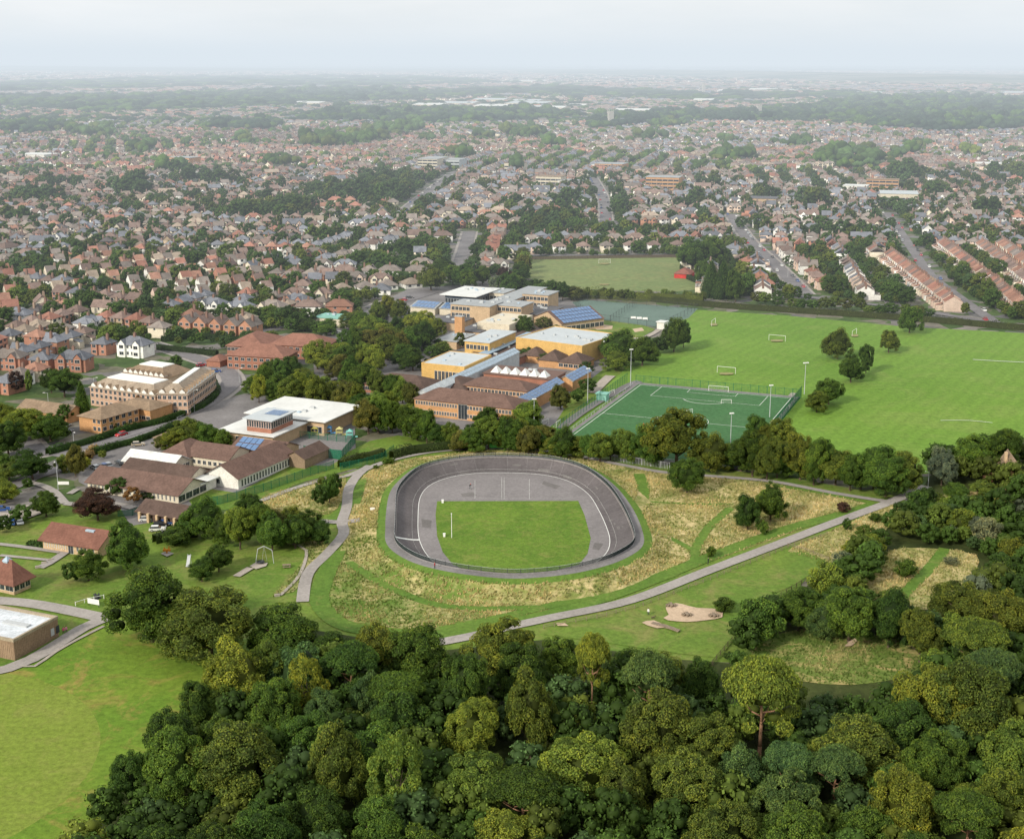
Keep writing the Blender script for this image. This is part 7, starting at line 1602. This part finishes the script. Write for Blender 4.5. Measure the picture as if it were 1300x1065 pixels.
# ---- cars
def car_meshes():
    b = MB(); prof = [(-2.1, .30), (-2.15, .62), (-1.98, .86), (-1.35, .94), (1.0, .92), (1.85, .80), (2.12, .60), (2.12, .30)]
    def ext(bm, pr, w, w2=None, mi=0):
        n = len(pr); w2 = w2 or [w] * n
        L = [(x, -a / 2, z) for (x, z), a in zip(pr, w2)]; R_ = [(x, a / 2, z) for (x, z), a in zip(pr, w2)]
        bm.face(L, mi); bm.face(R_[::-1], mi)
        for i in range(n): j = (i + 1) % n; bm.face([L[i], R_[i], R_[j], L[j]], mi)
    ext(b, prof, 1.78, [1.66, 1.74, 1.76, 1.78, 1.78, 1.72, 1.62, 1.62])
    ext(b, [(-1.55, 1.38), (-1.45, 1.44), (.2, 1.44), (.3, 1.38)], 1.3)
    body = b.mesh('body'); body.materials.append(M['car'])
    g = MB(); ext(g, [(-1.95, .90), (-1.5, 1.39), (.28, 1.39), (.98, .90)], 1.5, [1.62, 1.30, 1.30, 1.62]); gl = g.mesh('window'); gl.materials.append(M['carglass'])
    w = MB(); w.tube((0, -.11, 0), (0, .11, 0), .33, n=14); wh = w.mesh('wheel'); wh.materials.append(M['rubber']); q = MB(); q.tube((0, -.13, 0), (0, .13, 0), .19, n=10); ri = q.mesh('rim'); ri.materials.append(M['steel'])
    h = MB(); h.box(-.05, .04, -.18, .18, 0, .14); hl = h.mesh('headlight'); hl.materials.append(M['white']); return body, gl, wh, ri, hl
CAR = car_meshes(); CARC = {'red': (.45, .03, .04), 'white': (.72, .72, .70), 'silver': (.42, .44, .46), 'black': (.02, .02, .025), 'blue': (.04, .10, .30), 'dark grey': (.07, .075, .08), 'beige': (.45, .38, .28)}
def car(x, y, an, col, label, sc_=1.0, grp='cars'):
    r = thing('parked_car', label, 'car', (x, y, .07), an, grp); put('body', CAR[0], r, (0, 0, 0), 0, CARC[col]); put('window', CAR[1], r, (0, 0, 0))
    for sx in (-1.32, 1.30):
        for sy in (-.78, .78): w = put('wheel', CAR[2], r, (sx, sy, .33)); k = bpy.data.objects.new('rim', CAR[3]); C.objects.link(k); k.parent = w
    for sy in (-.6, .6): put('headlight', CAR[4], r, (2.10, sy, .56))
    r.scale = (sc_,) * 3; occupy(x, y, 5, 5, 0); return r
for px, py, a_, col, lb in ((154, 553.5, angle_px((160, 551), (110, 566)), 'red', 'red car driving down the hedge-lined road'), (175.5, 566, .3, 'beige', 'beige hatchback at the edge of the primary school car park'), (256, 465, .6, 'red', 'red vehicle parked behind the care home'), (274, 473, .2, 'blue', 'blue car turning at the top of the road bend'),
    (187, 661.5, .12, 'white', 'white car in front of the open shelter piers'), (200, 674, .12, 'white', 'white car parked nearer the hedge below the shelter'), (212, 666.5, .15, 'blue', 'blue car between the two white cars and the shelter'), (3, 649, .3, 'blue', 'blue car in the small car park at the edge of the lawn'), (205, 668, .1, 'black', 'black car tucked beside the blue car'),
    (82, 541, -.2, 'dark grey', 'dark grey car parked beside the orange flats'), (85, 549, -.2, 'black', 'black car parked nearest the road by the orange flats'), (-2, 662, .3, 'silver', 'silver car at the lower side of the small car park'), (432, 424, 1.0, 'white', 'white car on the drive among the school trees'), (500, 386, .3, 'white', 'white van-like car on the wide school drive'), (520, 379, .2, 'dark grey', 'dark grey car on the wide school drive'), (512, 382, 2.6, 'red', 'red car on the wide school drive')):
    x, y = G(px, py); car(x, y, a_, col, lb, 1.0)
kc = 0
for (a, b, n, nm) in (((118, 596), (160, 588), 8, 'in the primary school car park'), ((480, 398), (540, 392), 12, 'beside the school drive'), ((556, 400 + 2), (562, 404), 0, ''), ((350, 497), (398, 484), 7, 'between the two schools'), ((-8, 668), (30, 664), 4, 'in the lawn-edge car park'), ((30, 534), (66, 540), 4, 'beside the flats')):
    A, B = np.array(G(*a)), np.array(G(*b)); used_ = {}
    for k in range(n):
        if rt.random() < .25: continue
        x, y = A + (B - A) * (k + .5) / n; col = rt.choice(['white', 'silver', 'black', 'dark grey', 'red', 'blue']); used_[col] = used_.get(col, 0) + 1
        car(float(x), float(y), math.atan2(*(B - A)[::-1]) + 1.57 + rt.uniform(-.1, .1), col, f'{col} car, {ordinal(used_[col])} {col} one from left {nm}')
for L, nm, n, w in ((STREET_A, 'on the wide right street', 22, 2.9), (STREET_B, 'along the terrace street', 20, 2.9), (STREET_C, 'on the straight middle street', 22, 3.1), (STREET_D, 'on the leafy far street', 14, 2.7)):
    pos = []
    for k in range(n):
        i = int((k + .5) / n * (len(L) - 2)); d = L[i + 1] - L[i]; an = math.atan2(d[1], d[0]); s = rt.choice([-1, 1]); x, y = L[i][0] - math.sin(an) * w * s, L[i][1] + math.cos(an) * w * s
        pos.append((x, y, an + (0 if s > 0 else math.pi), rt.choice(['white', 'silver', 'black', 'dark grey', 'red', 'blue', 'white'])))
    tot = {}
    for p in pos: tot[p[3]] = tot.get(p[3], 0) + 1
    c_ = {}
    for x, y, an, col in sorted(pos, key=lambda p: p[1]):
        c_[col] = c_.get(col, 0) + 1; car(x, y, an, col, (f'{col} car, {ordinal(c_[col])} {col} one from near end ' if tot[col] > 1 else f'the only {col} car ') + nm)
# ---- play equipment
TB = (0.30, 0.24, 0.17)
def swing(m):
    m.tube((-2.2, 0, 0), (-1.5, 0, 4.0), .09, n=6); m.tube((2.2, 0, 0), (1.9, 0, 3.4), .09, n=6); m.tube((-1.5, 0, 4.0), (0, 0, 4.6), .09, n=6); m.tube((0, 0, 4.6), (1.9, 0, 3.4), .09, n=6); m.tube((0, 0, 4.6), (-.6, 0, .8), .025, n=4); m.tube((0, 0, 4.6), (.6, 0, .8), .025, n=4)
simple('basket_swing', 'tall pale arched swing frame on a worn patch of lawn', 'swing', 336, 716, swing, 'steel', rz=.2)
simple('swing_basket', 'dark round basket seat hanging beneath the arched swing frame', 'swing seat', 331, 716.5, lambda m: [m.tube((.9 * math.cos(k * .5236), .9 * math.sin(k * .5236), .7), (.9 * math.cos((k + 1) * .5236), .9 * math.sin((k + 1) * .5236), .7), .12, n=5) for k in range(12)] + [m.tube((0, 0, .55), (0, 0, .62), .85, n=12)], 'dark')
simple('picnic_table', 'timber picnic table on the lawn right of the swing', 'table', 364, 720.5, lambda m: (m.box(-1, 1, -.4, .4, .7, .78), m.box(-1, 1, -.95, -.65, .42, .48), m.box(-1, 1, .65, .95, .42, .48), m.box(-.75, -.65, -.9, .9, .3, .4), m.box(.65, .75, -.9, .9, .3, .4), m.box(-.75, -.65, -.3, .3, 0, .7), m.box(.65, .75, -.3, .3, 0, .7)), 'timber', rz=.2)
simple('slide', 'shiny metal slide standing on the lawn above the big oaks', 'slide', 240, 718, lambda m: (m.face([(-.4, -1.6, .3), (.4, -1.6, .3), (.4, .6, 2.3), (-.4, .6, 2.3)]), m.box(-.45, -.38, -1.6, .7, .3, .5), m.tube((-.35, .8, 0), (-.35, .7, 2.7), .05), m.tube((.35, .8, 0), (.35, .7, 2.7), .05), m.box(-.45, .45, .6, 1.0, 2.25, 2.35)), 'steel')
simple('spring_rider', 'orange play rider on a round grey pad', 'rider', 212, 703.5, lambda m: (m.tube((0, 0, 0), (0, 0, .8), .22, n=8), m.box(-.9, .9, -.3, .3, .8, 1.3), m.tube((.5, 0, 1.2), (.6, 0, 2.0), .12, n=6), m.tube((-.5, 0, 1.2), (-.6, 0, 1.8), .14, n=6)), 'cloth', (.55, .22, .03))
simple('climbing_boulder', 'dark rounded climbing sculpture on a small pad near the banner', 'sculpture', 123, 760, lambda m: [m.tube((math.cos(k) * .9, math.sin(k) * .7, .0), (math.cos(k + 2.4) * .7, math.sin(k + 2.4) * .6, 1.1), .22, .16, 6) for k in range(6)], 'dark')
def den(m):
    for k in range(7):
        a = k * .9; m.tube((1.3 * math.cos(a), 1.0 * math.sin(a), 0), (.9 * math.cos(a + .5), .7 * math.sin(a + .5), .9), .14, .10, 6)
    m.box(-1.2, 1.2, -.3, .3, .5, .7); m.box(-.3, .3, -1, 1, .72, .86)
for px, py, lb in ((852, 771, 'small timber play structure at the top left of the sand patch'), (872, 783, 'low timber play structure in the middle of the sand patch'), (906, 784, 'timber play structure at the right end of the sand patch')): simple('timber_play_structure', lb, 'play structure', px, py, den, 'timber')
simple('boardwalk', 'bent timber boardwalk below the sand patch', 'boardwalk', 828, 792, lambda m: [m.box(k * .42, k * .42 + .36, -.8 - .01 * k * k * .5, .5 - .01 * k * k * .5, .25 + .012 * k, .38 + .012 * k) for k in range(17)] + [m.box(0, 7, -.9, -.78, 0, .3)], 'timber', rz=-.55)
for k, (px, py, lb) in enumerate(((352, 757, 'low stone bench end near the curved garden wall'), (56, 716, 'pale stone block beside the hall path, the middle one'), (64, 712, 'pale stone block beside the hall path, nearest the hall'), (48, 721, 'pale stone block beside the hall path, farthest from the hall'))): simple('stone_block', lb, 'stone', px, py, lambda m: (m.box(-.6, .6, -.3, .3, 0, .5), m.box(-.5, .5, -.22, .22, .5, .56)), 'pale', rz=.4)
for k in range(3):
    simple('white_bench', '%s white bench from the left beside the hard courts' % ordinal(k + 1), 'bench', 804 + k * 7.5, 405.5 + k * .6, lambda m: (m.box(-1.2, 1.2, -.3, .3, .4, .5), m.box(-1.2, 1.2, .3, .36, .5, 1.3), m.box(-1.1, -1.0, -.3, .3, 0, .4), m.box(1.0, 1.1, -.3, .3, 0, .4)), 'white')
# coloured play things behind the white-roofed school
for px, py, c_, lb in ((417, 551, (.12, .30, .55), 'blue play tower'), (400, 552, (.45, .42, .12), 'yellow climbing frame'), (431, 553, (.5, .46, .2), 'pale yellow arch frame'), (444, 556, (.2, .5, .45), 'turquoise play house')):
    simple('play_frame', f'{lb} in the playground behind the walled court', 'play frame', px, py, lambda m: (m.tube((-1, -1, 0), (-1, -1, 2.4), .08), m.tube((1, -1, 0), (1, -1, 2.4), .08), m.tube((-1, 1, 0), (-1, 1, 2.4), .08), m.tube((1, 1, 0), (1, 1, 2.4), .08), m.box(-1.1, 1.1, -1.1, 1.1, 1.1, 1.2), m.face([(-1.2, -1.2, 2.3), (1.2, -1.2, 2.3), (0, 0, 3.1)]), m.face([(1.2, -1.2, 2.3), (1.2, 1.2, 2.3), (0, 0, 3.1)]), m.box(1.1, 2.6, -.4, .4, .3, .6)), 'cloth', c_)
# ---- people
def person_mesh(pose, cols, name='body'):
    P = {'stand': [(0, 0, .92), (0, 0, 1.15), (0, 0, 1.38), (0, 0, 1.5), (0, -.02, 1.66), (.1, 0, .88), (.12, -.02, .48), (.13, .02, .07), (.13, -.15, .04), (-.1, 0, .88), (-.12, .05, .48), (-.14, .18, .09), (-.14, .02, .04), (.19, 0, 1.38), (.26, .02, 1.1), (.25, -.1, .86), (-.19, 0, 1.38), (-.26, .02, 1.1), (-.25, -.08, .86)],
        'ride': [(0, .28, .98), (0, .1, 1.18), (0, -.12, 1.34), (0, -.2, 1.42), (0, -.3, 1.52), (.1, .24, .95), (.11, -.12, .85), (.11, .05, .42), (.11, -.1, .38), (-.1, .24, .95), (-.11, -.02, .62), (-.11, .15, .2), (-.11, 0, .16), (.18, -.12, 1.33), (.22, -.28, 1.12), (.18, -.5, 1.02), (-.18, -.12, 1.33), (-.22, -.28, 1.12), (-.18, -.5, 1.02)]}[pose]
    E_ = [(0, 1), (1, 2), (2, 3), (3, 4), (0, 5), (5, 6), (6, 7), (7, 8), (0, 9), (9, 10), (10, 11), (11, 12), (2, 13), (13, 14), (14, 15), (2, 16), (16, 17), (17, 18)]
    R_ = [.15, .15, .16, .06, .11, .1, .07, .05, .04, .1, .07, .05, .04, .06, .045, .035, .06, .045, .035]
    me = bpy.data.meshes.new(name); me.from_pydata(P, E_, []); o = bpy.data.objects.new(name, me); C.objects.link(o); md = o.modifiers.new('s', 'SKIN'); o.modifiers.new('u', 'SUBSURF').levels = 1
    sk = me.skin_vertices[0].data
    for i, r in enumerate(R_): sk[i].radius = (r, r * (.75 if i in (0, 1, 2) else 1))
    sk[0].use_root = True
    dg = bpy.context.evaluated_depsgraph_get(); dg.update(); m2 = bpy.data.meshes.new_from_object(o.evaluated_get(dg)); bpy.data.objects.remove(o)
    zs = P[0][2]; hz = P[3][2]
    m2.materials.clear(); m2.materials.append(M['cloth']); m2.materials.append(M['skin']); m2.materials.append(M['dark'])
    for f in m2.polygons:
        z = f.center.z; f.use_smooth = True
        f.material_index = 1 if z > hz + .02 else (2 if z < zs - .05 and abs(f.center.x) < .2 else 0)
    return m2
PS = person_mesh('stand', None)
def hair(parent, p, c_=(.05, .03, .02)):
    iv, jf = ICO2; me = np_mesh('hair', iv * np.array([.115, .125, .10]) + np.array(p), jf, smooth=True); o = finish('hair', me, 'cloth', parent, c_)
def person(px, py, col, lb, rz=0.0, z=.06):
    x, y = G(px, py, z); o = bpy.data.objects.new('person', PS); C.objects.link(o); o.location = (x, y, z); o.rotation_euler.z = rz; o.color = (*col, 1); tag(o, lb, 'person'); hair(o, (0, .02, 1.73))
person(81, 805, (.6, .12, .22), 'person in a pink top walking beside the timber-clad pavilion', .6); person(84.5, 804, (.65, .25, .35), 'person in a pale pink top, the farther of the pair by the pavilion', .8)
person(552, 722, (.45, .04, .05), 'person in a red top on the grey apron of the cycle track', 1.2, 2.9); person(823, 781, (.7, .7, .68), 'person in a white top beside the sand patch', -.5); person(417, 668, (.05, .06, .08), 'person in dark clothes where the footpaths meet', 2)
person(817, 543, (.6, .18, .05), 'player in orange on the near half of the artificial pitch', 0)
person(899, 716, (.03, .03, .04), 'person in black walking on the mown path', 1)
o = bpy.data.objects.new('person', person_mesh('ride', None)); C.objects.link(o); bx, by = G(597, 622); o.location = (bx, by, ZB + .02); o.rotation_euler.z = .5; o.color = (.03, .03, .035, 1); tag(o, 'cyclist in black riding across the grey infield tarmac', 'person'); hair(o, (0, -.30, 1.58), (.6, .08, .04))
r = thing('bicycle', 'bicycle ridden by the cyclist on the infield tarmac', 'bicycle', (bx, by, ZB + .02), .5)
for yy, nm in ((-.55, 'wheel'), (.5, 'wheel')):
    m = MB()
    for k in range(14): a, b = k / 14 * 6.2832, (k + 1) / 14 * 6.2832; m.tube((0, yy + .33 * math.cos(a), .34 + .33 * math.sin(a)), (0, yy + .33 * math.cos(b), .34 + .33 * math.sin(b)), .022, n=4)
    m.build(nm, 'dark', r)
m = MB()
for a, b in (((0, .5, .34), (0, .12, .32)), ((0, .12, .32), (0, .26, .88)), ((0, .26, .84), (0, -.36, .86)), ((0, .12, .32), (0, -.36, .80)), ((0, -.38, .95), (0, -.55, .34)), ((0, .5, .34), (0, .26, .82)), ((-.2, -.46, .98), (.2, -.46, .98))): m.tube(a, b, .022, n=5)
m.build('frame', 'steel', r); m = MB(); m.box(-.07, .07, .16, .4, .88, .94); m.build('saddle', 'dark', r)
simple('dog', 'dark dog standing on the sand beside the person in white', 'dog', 829, 786, lambda m: (m.tube((-.35, 0, .45), (.3, 0, .5), .15, .17, 8), m.tube((.28, 0, .55), (.5, 0, .75), .09, .08, 6), m.tube((.45, 0, .78), (.68, 0, .72), .09, .05, 6), m.tube((-.35, 0, .5), (-.6, 0, .62), .04, .02, 5), [m.tube((sx, sy, .45), (sx + .03, sy, 0), .05, .03, 5) for sx in (-.28, .25) for sy in (-.09, .09)]), 'bark')

# ================================================================== HAZE, SKY, SUN, CAMERA
def haze():
    m = bpy.data.materials.new('haze'); m.use_nodes = True; t = m.node_tree; t.nodes.clear(); o = t.nodes.new('ShaderNodeOutputMaterial')
    ab = t.nodes.new('ShaderNodeVolumeAbsorption'); ab.inputs['Color'].default_value = (0, 0, 0, 1); ab.inputs['Density'].default_value = HZ
    em = t.nodes.new('ShaderNodeEmission'); em.inputs['Color'].default_value = (*HC, 1); em.inputs['Strength'].default_value = HZ  # constant glow added to the volume, standing in for scattered daylight
    ad = t.nodes.new('ShaderNodeAddShader'); t.links.new(ab.outputs[0], ad.inputs[0]); t.links.new(em.outputs[0], ad.inputs[1]); t.links.new(ad.outputs[0], o.inputs['Volume'])
    M['haze'] = m
    b = MB(); b.box(-30000, 30000, 460, 58000, -60, 250); ob = b.build('haze', 'haze'); ob['kind'] = 'stuff'; ob['label'] = 'pale blue haze lying over the town and the far plain'; ob['category'] = 'haze'; ob.display_type = 'WIRE'
HZ, HC = 1 / 5300.0, (0.73, 0.81, 0.88)
haze()
SUN_EL, SUN_AZ = math.radians(30), math.radians(222)       # azimuth clockwise from +Y
w = bpy.data.worlds.new('World'); bpy.context.scene.world = w; w.use_nodes = True; t = w.node_tree; bg = t.nodes['Background']
sky = t.nodes.new('ShaderNodeTexSky'); sky.sky_type = 'NISHITA'; sky.sun_disc = False; sky.sun_elevation = SUN_EL; sky.sun_rotation = SUN_AZ; sky.air_density = 1.0; sky.dust_density = 2.0; sky.ozone_density = 1.0; sky.altitude = 100
tc = t.nodes.new('ShaderNodeTexCoord'); mp = t.nodes.new('ShaderNodeMapping'); mp.inputs['Scale'].default_value = (1, 1, 5.0); t.links.new(tc.outputs['Generated'], mp.inputs[0])
nz = noise(t, 3.2, 8, 0.6, mp.outputs[0], .3); cf = ramp(t, nz, [(0.30, (0.86,) * 3), (0.6, (1,) * 3)])
cl = ramp(t, noise(t, 6.0, 6, 0.6, mp.outputs[0]), [(0.3, (8.2, 8.5, 8.6)), (0.7, (9.4, 9.35, 9.2))])
t.links.new(mix(t, cf, sky.outputs[0], cl), bg.inputs[0]); bg.inputs[1].default_value = 0.108
sl = bpy.data.lights.new('sun', 'SUN'); sl.energy = 4.0; sl.angle = math.radians(7); sl.color = (1.0, .92, .79); so = bpy.data.objects.new('sun', sl); C.objects.link(so)
d = Vector((math.sin(SUN_AZ) * math.cos(SUN_EL), math.cos(SUN_AZ) * math.cos(SUN_EL), math.sin(SUN_EL))); so.rotation_euler = d.to_track_quat('Z', 'Y').to_euler(); so.location = (0, 0, 300)
cam = bpy.data.cameras.new('camera'); co_ = bpy.data.objects.new('camera', cam); C.objects.link(co_); co_.location = (0, 0, EYE); co_.rotation_euler = (math.pi / 2 - TILT, 0, 0)
cam.sensor_width = 36; cam.lens = FOC / 1300 * 36; cam.shift_y = -45 / 1300; cam.clip_start = 1; cam.clip_end = 120000
sc = bpy.context.scene; sc.camera = co_
sc.view_settings.view_transform = 'Standard'; sc.view_settings.look = 'None'; sc.view_settings.exposure = 0
cy_ = sc.cycles; cy_.max_bounces = 5; cy_.diffuse_bounces = 3; cy_.glossy_bounces = 2; cy_.transmission_bounces = 3; cy_.volume_bounces = 0; cy_.transparent_max_bounces = 4; cy_.use_denoising = True; cy_.use_adaptive_sampling = True; cy_.adaptive_threshold = 0.02; cy_.sample_clamp_indirect = 4
cy_.caustics_reflective = False; cy_.caustics_refractive = False
print('objects', len(sc.objects))
